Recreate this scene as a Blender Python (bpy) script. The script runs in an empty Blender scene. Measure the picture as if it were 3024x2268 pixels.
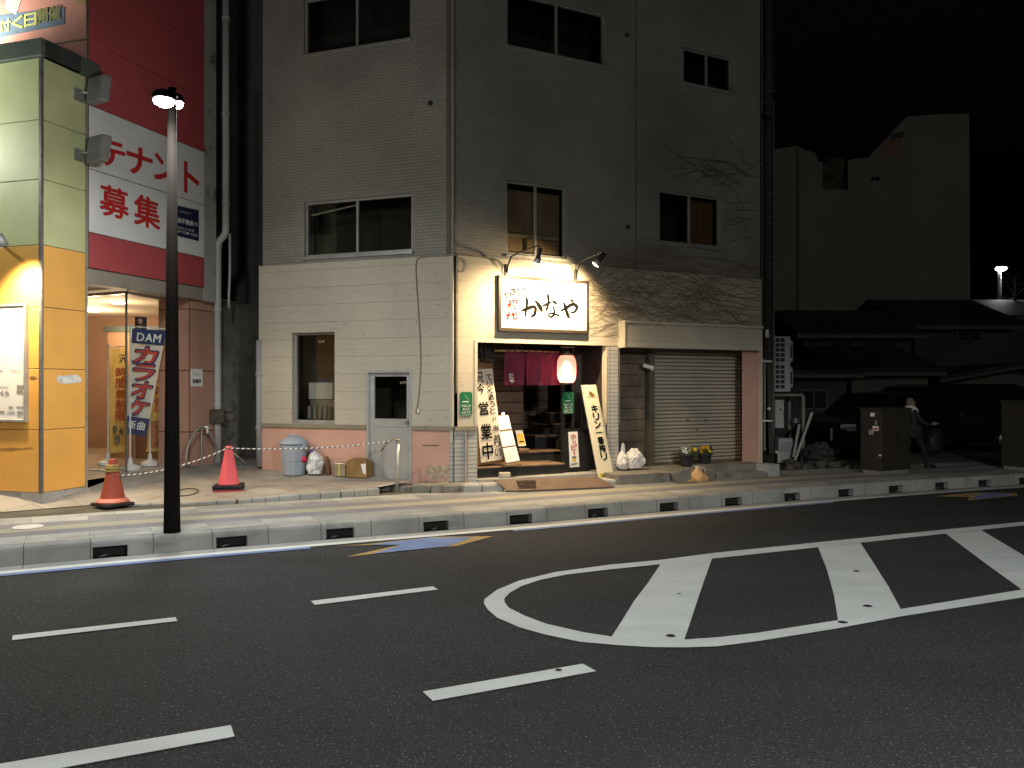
import bpy, bmesh, math, random
from mathutils import Vector
S = bpy.context.scene
COL = S.collection
R = math.radians
# ---------------------------------------------------------------- camera, sky, sun, exposure
FX, CX, YH, H = 2447.0, 1512.0, 1140.0, 1.8      # focal length and horizon in photo pixels, eye height in metres
cam = bpy.data.objects.new('camera', bpy.data.cameras.new('camera'))
COL.objects.link(cam)
cam.location = (0, 0, H)
cam.rotation_euler = (R(90), 0, 0)
cam.data.sensor_width = 36
cam.data.lens = FX / 3024 * 36
cam.data.shift_y = (YH - 1134) / 3024
cam.data.clip_start = .05
cam.data.clip_end = 3000
S.camera = cam
W = bpy.data.worlds.new('World')
S.world = W
W.use_nodes = True
nt = W.node_tree
bg = nt.nodes['Background']
sky = nt.nodes.new('ShaderNodeTexSky')
sky.sky_type = 'NISHITA'
sky.sun_disc = False
sky.sun_elevation = R(-4.3)
sky.sun_rotation = R(210)
nt.links.new(sky.outputs[0], bg.inputs[0])
bg.inputs[1].default_value = .12
sun = bpy.data.objects.new('sun', bpy.data.lights.new('sun', 'SUN'))
COL.objects.link(sun)
sun.data.energy = .10
sun.data.angle = R(3)
sun.data.color = (1, .97, .90)
sun.rotation_euler = Vector((-.12, .95, -.28)).to_track_quat('-Z', 'Y').to_euler()
S.view_settings.view_transform = 'Standard'
S.view_settings.look = 'None'
S.view_settings.gamma = 1
S.view_settings.exposure = 0
S.cycles.max_bounces = 8
S.cycles.transparent_max_bounces = 12
S.cycles.sample_clamp_indirect = 4
S.cycles.use_denoising = True
rng = random.Random(7)

# ---------------------------------------------------------------- pixel -> place
def at(px, py, Y):
    return Vector(((px - CX) / FX * Y, Y, H + (YH - py) / FX * Y))
def gp(px, py, z=0.):
    return at(px, py, (H - z) * FX / (py - YH))

class Fr:
    """upright plane: origin o, u to the right along it, n towards the street"""
    def __init__(s, o, ang):
        s.o = Vector((o[0], o[1], 0)); a = R(ang)
        s.u = Vector((math.sin(a), math.cos(a), 0))
        s.n = Vector((s.u.y, -s.u.x, 0))
        if s.n.y > 0 and ang > 60: s.n = -s.n
    def P(s, a, b, d=0.):
        return s.o + s.u * a + s.n * d + Vector((0, 0, b))
    def hit(s, px, py, d=0.):
        k = (px - CX) / FX
        o = s.o + s.n * d
        a = (k * o.y - o.x) / (s.u.x - k * s.u.y)
        Y = o.y + a * s.u.y
        return a, H + (YH - py) / FX * Y
    def U(s, px, d=0.):
        return s.hit(px, YH, d)[0]
    def Z(s, px, py, d=0.):
        return s.hit(px, py, d)[1]
    def Q(s, px, py, d=0.):
        a, b = s.hit(px, py, d)
        return s.P(a, b, d)

# ---------------------------------------------------------------- mesh builder
class MB:
    def __init__(s):
        s.v = []; s.f = []; s.uv = []; s.m = []; s.mi = 0
    def add(s, pts, uv=None):
        k = len(s.v)
        s.v += [Vector(p) for p in pts]
        s.f.append(list(range(k, k + len(pts)))); s.uv.append(uv); s.m.append(s.mi)
        return s
    def mesh(s, verts, faces):
        k = len(s.v)
        s.v += [Vector(p) for p in verts]
        for f in faces:
            s.f.append([i + k for i in f]); s.uv.append(None); s.m.append(s.mi)
        return s
    def quad(s, F, u0, u1, v0, v1, d=0.):
        return s.add([F.P(u0, v0, d), F.P(u1, v0, d), F.P(u1, v1, d), F.P(u0, v1, d)], [(u0, v0), (u1, v0), (u1, v1), (u0, v1)])
    def box(s, F, u0, u1, v0, v1, d0, d1):
        if u1 < u0: u0, u1 = u1, u0
        if v1 < v0: v0, v1 = v1, v0
        if d1 < d0: d0, d1 = d1, d0
        s.quad(F, u0, u1, v0, v1, d1)
        s.add([F.P(u1, v0, d0), F.P(u0, v0, d0), F.P(u0, v1, d0), F.P(u1, v1, d0)], [(u1, v0), (u0, v0), (u0, v1), (u1, v1)])
        s.add([F.P(u0, v0, d0), F.P(u0, v0, d1), F.P(u0, v1, d1), F.P(u0, v1, d0)], [(d0, v0), (d1, v0), (d1, v1), (d0, v1)])
        s.add([F.P(u1, v0, d1), F.P(u1, v0, d0), F.P(u1, v1, d0), F.P(u1, v1, d1)], [(d1, v0), (d0, v0), (d0, v1), (d1, v1)])
        s.add([F.P(u0, v1, d1), F.P(u1, v1, d1), F.P(u1, v1, d0), F.P(u0, v1, d0)], [(u0, d1), (u1, d1), (u1, d0), (u0, d0)])
        s.add([F.P(u0, v0, d0), F.P(u1, v0, d0), F.P(u1, v0, d1), F.P(u0, v0, d1)], [(u0, d0), (u1, d0), (u1, d1), (u0, d1)])
        return s
    def slab(s, c, t):
        """plate: four corners (tl,tr,br,bl) as front, thickness vector t backwards"""
        c = [Vector(p) for p in c]; b = [p + Vector(t) for p in c]
        w = (c[1] - c[0]).length; h = (c[3] - c[0]).length
        s.add([c[3], c[2], c[1], c[0]], [(0, 0), (w, 0), (w, h), (0, h)])
        s.add([b[0], b[1], b[2], b[3]])
        for i in range(4):
            j = (i + 1) % 4
            s.add([c[i], c[j], b[j], b[i]])
        return s
    def prism(s, poly, t):
        poly = [Vector(p) for p in poly]; b = [p + Vector(t) for p in poly]
        s.add(poly); s.add(b[::-1])
        for i in range(len(poly)):
            j = (i + 1) % len(poly)
            s.add([poly[j], poly[i], b[i], b[j]])
        return s
    def tube(s, pts, r, n=8, caps=True):
        pts = [Vector(p) for p in pts]
        if not isinstance(r, (list, tuple)): r = [r] * len(pts)
        rings = []
        ref = None
        for i, p in enumerate(pts):
            t = (pts[min(i + 1, len(pts) - 1)] - pts[max(i - 1, 0)]).normalized()
            if ref is None:
                ref = Vector((0, 0, 1)) if abs(t.z) < .9 else Vector((1, 0, 0))
            a = (ref - t * ref.dot(t)).normalized(); ref = a
            b = t.cross(a)
            k = len(s.v)
            for j in range(n):
                q = 2 * math.pi * j / n
                s.v.append(p + (a * math.cos(q) + b * math.sin(q)) * r[i])
            rings.append(k)
        for i in range(len(rings) - 1):
            for j in range(n):
                j2 = (j + 1) % n
                s.f.append([rings[i] + j, rings[i] + j2, rings[i + 1] + j2, rings[i + 1] + j]); s.uv.append(None); s.m.append(s.mi)
        if caps:
            s.f.append([rings[0] + j for j in range(n)][::-1]); s.uv.append(None); s.m.append(s.mi)
            s.f.append([rings[-1] + j for j in range(n)]); s.uv.append(None); s.m.append(s.mi)
        return s
    def lathe(s, prof, c, n=24, ax=None, sx=1, sy=1):
        c = Vector(c)
        if ax is None: A, B, T = Vector((1, 0, 0)), Vector((0, 1, 0)), Vector((0, 0, 1))
        else:
            T = Vector(ax).normalized(); A = T.orthogonal().normalized(); B = T.cross(A)
        k = len(s.v)
        for r, z in prof:
            for j in range(n):
                q = 2 * math.pi * j / n
                s.v.append(c + A * r * math.cos(q) * sx + B * r * math.sin(q) * sy + T * z)
        for i in range(len(prof) - 1):
            for j in range(n):
                j2 = (j + 1) % n
                s.f.append([k + i * n + j, k + i * n + j2, k + (i + 1) * n + j2, k + (i + 1) * n + j]); s.uv.append(None); s.m.append(s.mi)
        s.f.append([k + j for j in range(n)][::-1]); s.uv.append(None); s.m.append(s.mi)
        s.f.append([k + (len(prof) - 1) * n + j for j in range(n)]); s.uv.append(None); s.m.append(s.mi)
        return s
    def blob(s, c, rx, ry, rz, jit=.0, n=12, m=8, seed=1):
        rr = random.Random(seed); c = Vector(c); k = len(s.v)
        for i in range(m + 1):
            th = math.pi * i / m
            for j in range(n):
                q = 2 * math.pi * j / n; e = 1 + rr.uniform(-jit, jit)
                s.v.append(c + Vector((rx * math.sin(th) * math.cos(q) * e, ry * math.sin(th) * math.sin(q) * e, -rz * math.cos(th) * e)))
        for i in range(m):
            for j in range(n):
                j2 = (j + 1) % n
                s.f.append([k + i * n + j, k + i * n + j2, k + (i + 1) * n + j2, k + (i + 1) * n + j]); s.uv.append(None); s.m.append(s.mi)
        return s
    def build(s, name, mats, parent=None, smooth=False, bev=0, weld=True, seg=2):
        me = bpy.data.meshes.new(name)
        off = Vector((0, 0, 0))
        if parent is not None:
            p = parent
            while p: off = off + p.location; p = p.parent
        me.from_pydata([v - off for v in s.v], [], s.f)
        if not isinstance(mats, (list, tuple)): mats = [mats]
        for m in mats: me.materials.append(m)
        lay = me.uv_layers.new(name='UVMap')
        for i, p in enumerate(me.polygons):
            p.material_index = s.m[i]; p.use_smooth = smooth
            uv = s.uv[i]
            if uv is None:
                nn = p.normal
                ax = max(range(3), key=lambda q: abs(nn[q]))
                for li in p.loop_indices:
                    c = s.v[me.loops[li].vertex_index]
                    lay.data[li].uv = ((c.y, c.z), (c.x, c.z), (c.x, c.y))[ax]
            else:
                for li, q in zip(p.loop_indices, uv): lay.data[li].uv = q
        if weld:
            bm = bmesh.new(); bm.from_mesh(me)
            bmesh.ops.remove_doubles(bm, verts=bm.verts, dist=.0002)
            bmesh.ops.recalc_face_normals(bm, faces=bm.faces)
            bm.to_mesh(me); bm.free()
        o = bpy.data.objects.new(name, me); COL.objects.link(o)
        if parent is not None: o.parent = parent
        if bev:
            b = o.modifiers.new('bevel', 'BEVEL'); b.width = bev; b.segments = seg; b.limit_method = 'ANGLE'; b.angle_limit = R(35)
        return o

def tag(o, label, cat, group=None, kind=None):
    o['label'] = label; o['category'] = cat
    if group: o['group'] = group
    if kind: o['kind'] = kind
    return o
def thing(name, loc, label, cat, group=None):
    o = bpy.data.objects.new(name, None); COL.objects.link(o)
    o.empty_display_size = .1; o.location = loc
    return tag(o, label, cat, group)
def light(parent, kind, loc, energy, color, size=.1, direction=None, spot=None, blend=.6):
    L = bpy.data.lights.new('lamp_light', kind); L.energy = energy; L.color = color
    if kind == 'AREA': L.shape = 'DISK'; L.size = size
    else: L.shadow_soft_size = size
    if kind == 'SPOT': L.spot_size = R(spot); L.spot_blend = blend
    o = bpy.data.objects.new('lamp_light', L); COL.objects.link(o)
    off = Vector((0, 0, 0)); p = parent
    while p: off = off + p.location; p = p.parent
    o.parent = parent; o.location = Vector(loc) - off
    if direction is not None: o.rotation_euler = Vector(direction).to_track_quat('-Z', 'Y').to_euler()
    return o

# ---------------------------------------------------------------- lettering: flat glyph faces fitted into a quad
_gl = {}
def glyph(ch, bold):
    key = ch
    if key in _gl: return _gl[key]
    cu = bpy.data.curves.new('t', 'FONT'); cu.body = ch; cu.size = 1; cu.resolution_u = 3
    cu.fill_mode = 'FRONT'
    o = bpy.data.objects.new('t', cu); COL.objects.link(o)
    dg = bpy.context.evaluated_depsgraph_get(); dg.update()
    me = o.evaluated_get(dg).to_mesh()
    v = [(p.co.x, p.co.y) for p in me.vertices]; f = [list(p.vertices) for p in me.polygons]
    o.evaluated_get(dg).to_mesh_clear()
    bpy.data.objects.remove(o); bpy.data.curves.remove(cu)
    if not v: _gl[key] = ([], []); return _gl[key]
    x0 = min(p[0] for p in v); x1 = max(p[0] for p in v); y0 = min(p[1] for p in v); y1 = max(p[1] for p in v)
    w = max(x1 - x0, 1e-6); h = max(y1 - y0, 1e-6)
    _gl[key] = ([((p[0] - x0) / w, (p[1] - y0) / h) for p in v], f)
    return _gl[key]
def bil(q, a, b):
    """q = tl,tr,br,bl ; a to the right, b downwards"""
    return (q[0] * (1 - a) + q[1] * a) * (1 - b) + (q[3] * (1 - a) + q[2] * a) * b
def letters(mb, q, s, box, bold=.0, off=.004, shear=0.):
    q = [Vector(p) for p in q]
    n = (q[1] - q[0]).cross(q[3] - q[0]).normalized()
    if n.y > 0: n = -n
    v, f = glyph(s, bold)
    a0, b0, a1, b1 = box
    e = bold * .75                     # heavier weight: the outline laid a few times, each a hair further out
    for k, (ex, ey) in enumerate(((0, 0),) if e < .004 else ((-e, 0), (e, 0), (0, -e), (0, e), (-e * .7, -e * .7), (e * .7, e * .7), (-e * .7, e * .7), (e * .7, -e * .7))):
        mb.mesh([bil(q, a0 + (a1 - a0) * (x + ex) + shear * (y - .5) * (a1 - a0), b1 + (b0 - b1) * (y + ey)) + n * (off + k * .0004) for x, y in v], f)
def column(mb, q, s, box, bold=.0, off=.004, gap=.12, shear=0.):
    a0, b0, a1, b1 = box; k = len(s); st = (b1 - b0) / k
    for i, ch in enumerate(s):
        if ch == ' ': continue
        if ch == 'ー' or ch == '一':
            letters(mb, q, 'I' if ch == 'ー' else ch, (a0 + (a1 - a0) * (.44 if ch == 'ー' else 0), b0 + st * (i + gap / 2 + (.38 if ch == '一' else 0)), a1 - (a1 - a0) * (.44 if ch == 'ー' else 0), b0 + st * (i + 1 - gap / 2 - (.42 if ch == '一' else 0))), bold, off, shear)
        else: letters(mb, q, ch, (a0, b0 + st * (i + gap / 2), a1, b0 + st * (i + 1 - gap / 2)), bold, off, shear)
def stroke(mb, fn, pts):
    """brush stroke: pts (x,y,width) ; fn maps the 2-D point to the sign"""
    dense = []
    for i in range(len(pts) - 1):
        p0 = pts[max(i - 1, 0)]; p1 = pts[i]; p2 = pts[i + 1]; p3 = pts[min(i + 2, len(pts) - 1)]
        for k in range(6):
            t = k / 6
            dense.append([.5 * (2 * p1[c] + (p2[c] - p0[c]) * t + (2 * p0[c] - 5 * p1[c] + 4 * p2[c] - p3[c]) * t * t + (3 * p1[c] - p0[c] - 3 * p2[c] + p3[c]) * t ** 3) for c in range(3)])
    dense.append(list(pts[-1]))
    L = []; Rr = []
    for i, (x, y, w) in enumerate(dense):
        x0, y0, _ = dense[max(i - 1, 0)]; x1, y1, _ = dense[min(i + 1, len(dense) - 1)]
        l = math.hypot(x1 - x0, y1 - y0) or 1
        nx, ny = -(y1 - y0) / l, (x1 - x0) / l
        L.append((x + nx * w / 2, y + ny * w / 2)); Rr.append((x - nx * w / 2, y - ny * w / 2))
    for i in range(len(dense) - 1):
        mb.add([fn(*L[i]), fn(*L[i + 1]), fn(*Rr[i + 1]), fn(*Rr[i])])

# ---------------------------------------------------------------- materials
def lin(*c):
    return tuple((x / 255 / 12.92 if x / 255 <= .04045 else ((x / 255 + .055) / 1.055) ** 2.4) for x in c)
_n = {}
def mat(name, col, rough=.6, noise=(3, .2), bump=(0, 0), metal=0., spec=.4, emit=None, alpha=None, coords='Object', dirt=None):
    m = bpy.data.materials.new(name); m.use_nodes = True
    t = m.node_tree; N = t.nodes; K = t.links
    b = N['Principled BSDF']
    b.inputs['Roughness'].default_value = rough; b.inputs['Metallic'].default_value = metal
    b.inputs['Specular IOR Level'].default_value = spec
    b.inputs['Base Color'].default_value = (*col, 1)
    if noise or bump[1] or dirt:
        tc = N.new('ShaderNodeTexCoord')
    if noise:
        a = N.new('ShaderNodeTexNoise'); a.inputs['Scale'].default_value = noise[0]; a.inputs['Detail'].default_value = 6
        K.new(tc.outputs[coords], a.inputs['Vector'])
        mp = N.new('ShaderNodeMapRange'); mp.inputs['From Min'].default_value = .25; mp.inputs['From Max'].default_value = .75
        mp.inputs['To Min'].default_value = 1 - noise[1]; mp.inputs['To Max'].default_value = 1 + noise[1]
        K.new(a.outputs[0], mp.inputs['Value'])
        mx = N.new('ShaderNodeMix'); mx.data_type = 'RGBA'; mx.blend_type = 'MULTIPLY'; mx.inputs[0].default_value = 1
        mx.inputs[6].default_value = (*col, 1); K.new(mp.outputs[0], mx.inputs[7]); out = mx.outputs[2]
        if dirt:
            d = N.new('ShaderNodeTexNoise'); d.inputs['Scale'].default_value = dirt[0]; d.inputs['Detail'].default_value = 8; d.inputs['Roughness'].default_value = .65
            K.new(tc.outputs[coords], d.inputs['Vector'])
            r = N.new('ShaderNodeMapRange'); r.inputs['From Min'].default_value = dirt[1]; r.inputs['From Max'].default_value = dirt[1] + .12
            K.new(d.outputs[0], r.inputs['Value'])
            m2 = N.new('ShaderNodeMix'); m2.data_type = 'RGBA'; K.new(r.outputs[0], m2.inputs[0]); K.new(out, m2.inputs[6]); m2.inputs[7].default_value = (*dirt[2], 1); out = m2.outputs[2]
        K.new(out, b.inputs['Base Color'])
    if bump[1]:
        a2 = N.new('ShaderNodeTexNoise'); a2.inputs['Scale'].default_value = bump[0]; a2.inputs['Detail'].default_value = 5
        K.new(tc.outputs[coords], a2.inputs['Vector'])
        bp = N.new('ShaderNodeBump'); bp.inputs['Strength'].default_value = bump[1]; bp.inputs['Distance'].default_value = .01
        K.new(a2.outputs[0], bp.inputs['Height']); K.new(bp.outputs[0], b.inputs['Normal'])
    if emit:
        b.inputs['Emission Color'].default_value = (*emit[0], 1); b.inputs['Emission Strength'].default_value = emit[1]
    _n[name] = m
    return m
def brick(name, c1, c2, mortar, bw, bh, ms=.006, rough=.6, bump=.4, offset=.5, var=.12, nscale=1.2, streak=None, spec=.35):
    """tiles laid in the surface's own metres (UV)"""
    m = bpy.data.materials.new(name); m.use_nodes = True
    t = m.node_tree; N = t.nodes; K = t.links; b = N['Principled BSDF']
    b.inputs['Roughness'].default_value = rough; b.inputs['Specular IOR Level'].default_value = spec
    tc = N.new('ShaderNodeTexCoord')
    br = N.new('ShaderNodeTexBrick'); br.offset = offset
    br.inputs['Scale'].default_value = 1; br.inputs['Brick Width'].default_value = bw; br.inputs['Row Height'].default_value = bh
    br.inputs['Mortar Size'].default_value = ms; br.inputs['Mortar Smooth'].default_value = .3
    br.inputs['Color1'].default_value = (*c1, 1); br.inputs['Color2'].default_value = (*c2, 1); br.inputs['Mortar'].default_value = (*mortar, 1)
    K.new(tc.outputs['UV'], br.inputs['Vector'])
    a = N.new('ShaderNodeTexNoise'); a.inputs['Scale'].default_value = nscale; a.inputs['Detail'].default_value = 7
    K.new(tc.outputs['UV'], a.inputs['Vector'])
    mp = N.new('ShaderNodeMapRange'); mp.inputs['From Min'].default_value = .3; mp.inputs['From Max'].default_value = .7
    mp.inputs['To Min'].default_value = 1 - var; mp.inputs['To Max'].default_value = 1 + var
    K.new(a.outputs[0], mp.inputs['Value'])
    mx = N.new('ShaderNodeMix'); mx.data_type = 'RGBA'; mx.blend_type = 'MULTIPLY'; mx.inputs[0].default_value = 1
    K.new(br.outputs['Color'], mx.inputs[6]); K.new(mp.outputs[0], mx.inputs[7]); out = mx.outputs[2]
    if streak:                                  # stains and scratches with a direction: (scale x, scale y, threshold, colour)
        mpn = N.new('ShaderNodeMapping'); mpn.inputs['Scale'].default_value = (streak[0], streak[1], 1); K.new(tc.outputs['UV'], mpn.inputs['Vector'])
        sn = N.new('ShaderNodeTexNoise'); sn.inputs['Scale'].default_value = 1; sn.inputs['Detail'].default_value = 4; K.new(mpn.outputs[0], sn.inputs['Vector'])
        r = N.new('ShaderNodeMapRange'); r.inputs['From Min'].default_value = streak[2]; r.inputs['From Max'].default_value = streak[2] + .1; r.inputs['To Max'].default_value = .75
        K.new(sn.outputs[0], r.inputs['Value'])
        m2 = N.new('ShaderNodeMix'); m2.data_type = 'RGBA'; K.new(r.outputs[0], m2.inputs[0]); K.new(out, m2.inputs[6]); m2.inputs[7].default_value = (*streak[3], 1); out = m2.outputs[2]
    K.new(out, b.inputs['Base Color'])
    f = N.new('ShaderNodeMath'); f.operation = 'SUBTRACT'; f.inputs[0].default_value = 1; K.new(br.outputs['Fac'], f.inputs[1])
    fn = N.new('ShaderNodeTexNoise'); fn.inputs['Scale'].default_value = 60; K.new(tc.outputs['UV'], fn.inputs['Vector'])
    ad = N.new('ShaderNodeMath'); ad.operation = 'MULTIPLY_ADD'; ad.inputs[1].default_value = .5; K.new(fn.outputs[0], ad.inputs[0]); K.new(f.outputs[0], ad.inputs[2])
    bp = N.new('ShaderNodeBump'); bp.inputs['Strength'].default_value = bump; bp.inputs['Distance'].default_value = .008
    K.new(ad.outputs[0], bp.inputs['Height']); K.new(bp.outputs[0], b.inputs['Normal'])
    return m
def glass(name, tint=(.8, .85, .85), refl=.12, rough=.03):
    m = bpy.data.materials.new(name); m.use_nodes = True
    t = m.node_tree; N = t.nodes; K = t.links
    N.remove(N['Principled BSDF'])
    a = N.new('ShaderNodeBsdfTransparent'); a.inputs[0].default_value = (*tint, 1)
    g = N.new('ShaderNodeBsdfGlossy'); g.inputs['Roughness'].default_value = rough; g.inputs[0].default_value = (.9, .9, .9, 1)
    x = N.new('ShaderNodeMixShader'); x.inputs[0].default_value = refl
    K.new(a.outputs[0], x.inputs[1]); K.new(g.outputs[0], x.inputs[2]); K.new(x.outputs[0], N['Material Output'].inputs[0])
    return m
def glow(name, col, strength):
    m = bpy.data.materials.new(name); m.use_nodes = True
    t = m.node_tree; N = t.nodes; N.remove(N['Principled BSDF'])
    e = N.new('ShaderNodeEmission'); e.inputs[0].default_value = (*col, 1); e.inputs[1].default_value = strength
    t.links.new(e.outputs[0], N['Material Output'].inputs[0])
    return m
def cloth(name, col, trans=.35, noise=(8, .15)):
    m = mat(name, col, .85, noise, (25, .15), spec=.1)
    t = m.node_tree; N = t.nodes; K = t.links
    tr = N.new('ShaderNodeBsdfTranslucent'); tr.inputs[0].default_value = (*col, 1)
    x = N.new('ShaderNodeMixShader'); x.inputs[0].default_value = trans
    K.new(N['Principled BSDF'].outputs[0], x.inputs[1]); K.new(tr.outputs[0], x.inputs[2]); K.new(x.outputs[0], N['Material Output'].inputs[0])
    return m
# ---------------------------------------------------------------- palette
M = {}
M['asphalt'] = mat('asphalt', (.035, .038, .0405), .8, (1.1, .16), (90, 1.5), spec=.25)
def speckle(m, sc, thr, col, uv='Object'):
    t = m.node_tree; N = t.nodes; K = t.links; b = N['Principled BSDF']
    src = b.inputs['Base Color'].links[0].from_socket
    tc = N.new('ShaderNodeTexCoord')
    for s_, th, c in ((sc * .8, thr - .05, (.028, .028, .03)), (sc, thr, col), (sc * 1.9, thr + .02, (.11, .11, .11)), (sc * .45, thr, (.022, .022, .023))):
        v = N.new('ShaderNodeTexNoise'); v.inputs['Scale'].default_value = s_; v.inputs['Detail'].default_value = 1; K.new(tc.outputs[uv], v.inputs['Vector'])
        r = N.new('ShaderNodeMapRange'); r.inputs['From Min'].default_value = th; r.inputs['From Max'].default_value = th + .05; K.new(v.outputs[0], r.inputs['Value'])
        x = N.new('ShaderNodeMix'); x.data_type = 'RGBA'; K.new(r.outputs[0], x.inputs[0]); K.new(src, x.inputs[6]); x.inputs[7].default_value = (*c, 1); src = x.outputs[2]
    K.new(src, b.inputs['Base Color'])
speckle(M['asphalt'], 62, .65, (.19, .19, .185))
def streaks(m, rot, sc, amt):
    t = m.node_tree; N = t.nodes; K = t.links; b = N['Principled BSDF']; src = b.inputs['Base Color'].links[0].from_socket
    tc = N.new('ShaderNodeTexCoord'); mp = N.new('ShaderNodeMapping'); mp.inputs['Rotation'].default_value = (0, 0, rot); mp.inputs['Scale'].default_value = (sc[0], sc[1], 1); K.new(tc.outputs['Object'], mp.inputs['Vector'])
    n_ = N.new('ShaderNodeTexNoise'); n_.inputs['Scale'].default_value = 1; n_.inputs['Detail'].default_value = 5; K.new(mp.outputs[0], n_.inputs['Vector'])
    r = N.new('ShaderNodeMapRange'); r.inputs['From Min'].default_value = .3; r.inputs['From Max'].default_value = .7; r.inputs['To Min'].default_value = 1 - amt; r.inputs['To Max'].default_value = 1 + amt; K.new(n_.outputs[0], r.inputs['Value'])
    x = N.new('ShaderNodeMix'); x.data_type = 'RGBA'; x.blend_type = 'MULTIPLY'; x.inputs[0].default_value = 1; K.new(src, x.inputs[6]); K.new(r.outputs[0], x.inputs[7]); K.new(x.outputs[2], b.inputs['Base Color'])
streaks(M['asphalt'], R(-25), (.10, .9), .16)
M['paint'] = mat('road_paint', (.66, .71, .70), .6, (1.6, .08), (120, .5), dirt=(7, .66, (.33, .34, .33)))
streaks(M['paint'], R(-25), (.4, 3.5), .07)
M['bluepaint'] = mat('blue_road_paint', (.17, .25, .47), .7, (3, .15), (120, .5))
M['ochrepaint'] = mat('ochre_road_paint', (.42, .29, .11), .7, (3, .15), (120, .5))
M['concrete'] = mat('concrete', (.33, .335, .32), .85, (2.5, .22), (40, .35), dirt=(3, .62, (.2, .2, .19)))
M['concrete2'] = mat('old_concrete', (.21, .2, .175), .9, (3, .3), (30, .5), dirt=(4, .55, (.10, .10, .085)))
M['dark'] = mat('dark_recess', (.012, .012, .012), .9, None)
M['soil'] = mat('lot_soil', (.095, .09, .07), .95, (2, .4), (18, 1.2))
M['apron'] = brick('apron_paving', (.30, .275, .235), (.36, .33, .29), (.18, .165, .14), .42, .42, .006, .8, .3, 0, .3, .9)
M['tileup'] = brick('upper_wall_tile', (.285, .275, .245), (.255, .245, .22), (.195, .188, .168), .115, .05, .005, .8, .6, .5, .2, .6)
M['siding'] = brick('cream_siding', (.48, .44, .355), (.465, .425, .345), (.385, .35, .28), 14.03, .285, .004, .7, .6, .3, .1, .8, (6, 24, .60, (.33, .28, .2)))
M['pinkwall'] = mat('pink_render', (.56, .33, .26), .85, (1.5, .12), (14, .35), dirt=(2.2, .68, (.33, .2, .16)))
M['piertile'] = brick('grey_pier_tile', (.40, .41, .40), (.45, .455, .44), (.17, .17, .165), .22, .065, .006, .4, .5, 0, .08, 1.5)
M['alu'] = mat('aluminium', (.55, .56, .55), .38, (6, .08), metal=.55)
M['alud'] = mat('weathered_aluminium', (.34, .34, .315), .5, (5, .2), metal=.3)
M['trim'] = mat('cream_trim', (.50, .47, .37), .6, (4, .12))
M['band'] = mat('olive_band', (.24, .22, .16), .6, (4, .15))
M['brownseam'] = mat('brown_seam', (.12, .10, .075), .7, (3, .15))
M['pane'] = glass('dark_pane', (.62, .62, .58), .045, .03)
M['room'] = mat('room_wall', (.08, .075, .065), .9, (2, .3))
M['curtain'] = cloth('brown_curtain', (.42, .25, .13), .3)
M['blind'] = mat('roller_blind', (.42, .31, .2), .9, (1.5, .2))
M['plank'] = brick('dark_planks', (.085, .062, .047), (.11, .08, .06), (.008, .007, .006), 11.6, .19, .008, .55, .9, .4, .35, 3)
M['plankgrey'] = brick('grey_planks', (.13, .105, .08), (.15, .12, .09), (.03, .025, .02), 11.6, .2, .006, .7, .9, .4, .35, 3)
M['black'] = mat('black_paint', (.013, .013, .014), .45, (6, .3), (50, .1))
M['blackstep'] = mat('black_step', (.022, .021, .021), .55, (6, .4), (40, .2), dirt=(9, .66, (.12, .11, .1)))
M['woodtread'] = mat('worn_wood', (.22, .145, .09), .6, (5, .35), (30, .3))
M['shutter'] = mat('shutter_steel', (.44, .41, .33), .5, (1.3, .14), metal=.15, dirt=(3, .67, (.2, .17, .13)))
M['steel'] = mat('grey_steel', (.28, .28, .27), .5, (5, .2), metal=.4)
M['white'] = mat('white_plastic', (.78, .78, .75), .5, (5, .05))
M['ink'] = mat('black_ink', (.008, .008, .008), .95, None, spec=0)
M['corr'] = mat('corrugated_black', (.05, .046, .043), .4, (6, .3))
M['red'] = mat('red_ink', (.50, .03, .028), .7, (5, .06), spec=.1)

# ---------------------------------------------------------------- planes of the place
FR = Fr((-.897, 12.76), 62.7)        # tavern front, right-hand face
FL = Fr((-.897, 12.76), 110.0)       # tavern front, left-hand face (u is negative)
LC = (-6.21, 10.94)                 # corner of the orange column
FW = Fr(LC, 17.4)                   # red wall and right side of the column
FB = Fr(LC, 107.4)                  # front of the column
XY = Fr((0, 0), 90)                 # plain axes
E_L = FL.U(776); E_R = FR.U(2245)

# ---------------------------------------------------------------- ground, road, kerb, pavement
def ext(pl, a=25., b=60.):
    d0 = (pl[0] - pl[1]).normalized(); d1 = (pl[-1] - pl[-2]).normalized()
    return [pl[0] + d0 * a] + pl + [pl[-1] + d1 * b]
kerb_px = [(0, 1676), (480, 1634), (963, 1594.4), (1500, 1551), (2000, 1507.4), (2463, 1469.4), (2764, 1447), (3024, 1430)]
KL = ext([gp(x, y, 0) for x, y in kerb_px])
def smooth_line(pl):
    out = [pl[0]]
    for i in range(1, len(pl) - 2):
        for k in range(6):
            t = k / 6; p0, p1, p2, p3 = pl[i - 1], pl[i], pl[i + 1], pl[i + 2]
            if i == 1: p0 = p1 + (p1 - p2)
            if i == len(pl) - 3: p3 = p2 + (p2 - p1)
            out.append(.5 * (2 * p1 + (p2 - p0) * t + (2 * p0 - 5 * p1 + 4 * p2 - p3) * t * t + (3 * p1 - p0 - 3 * p2 + p3) * t ** 3))
    return out + pl[-2:]
KL = smooth_line(KL)
KS = [0.]
for i in range(1, len(KL)): KS.append(KS[-1] + (KL[i] - KL[i - 1]).length)
def kn(i):
    t = (KL[min(i + 1, len(KL) - 1)] - KL[max(i - 1, 0)]).normalized()
    return Vector((-t.y, t.x, 0))               # away from the road
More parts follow.
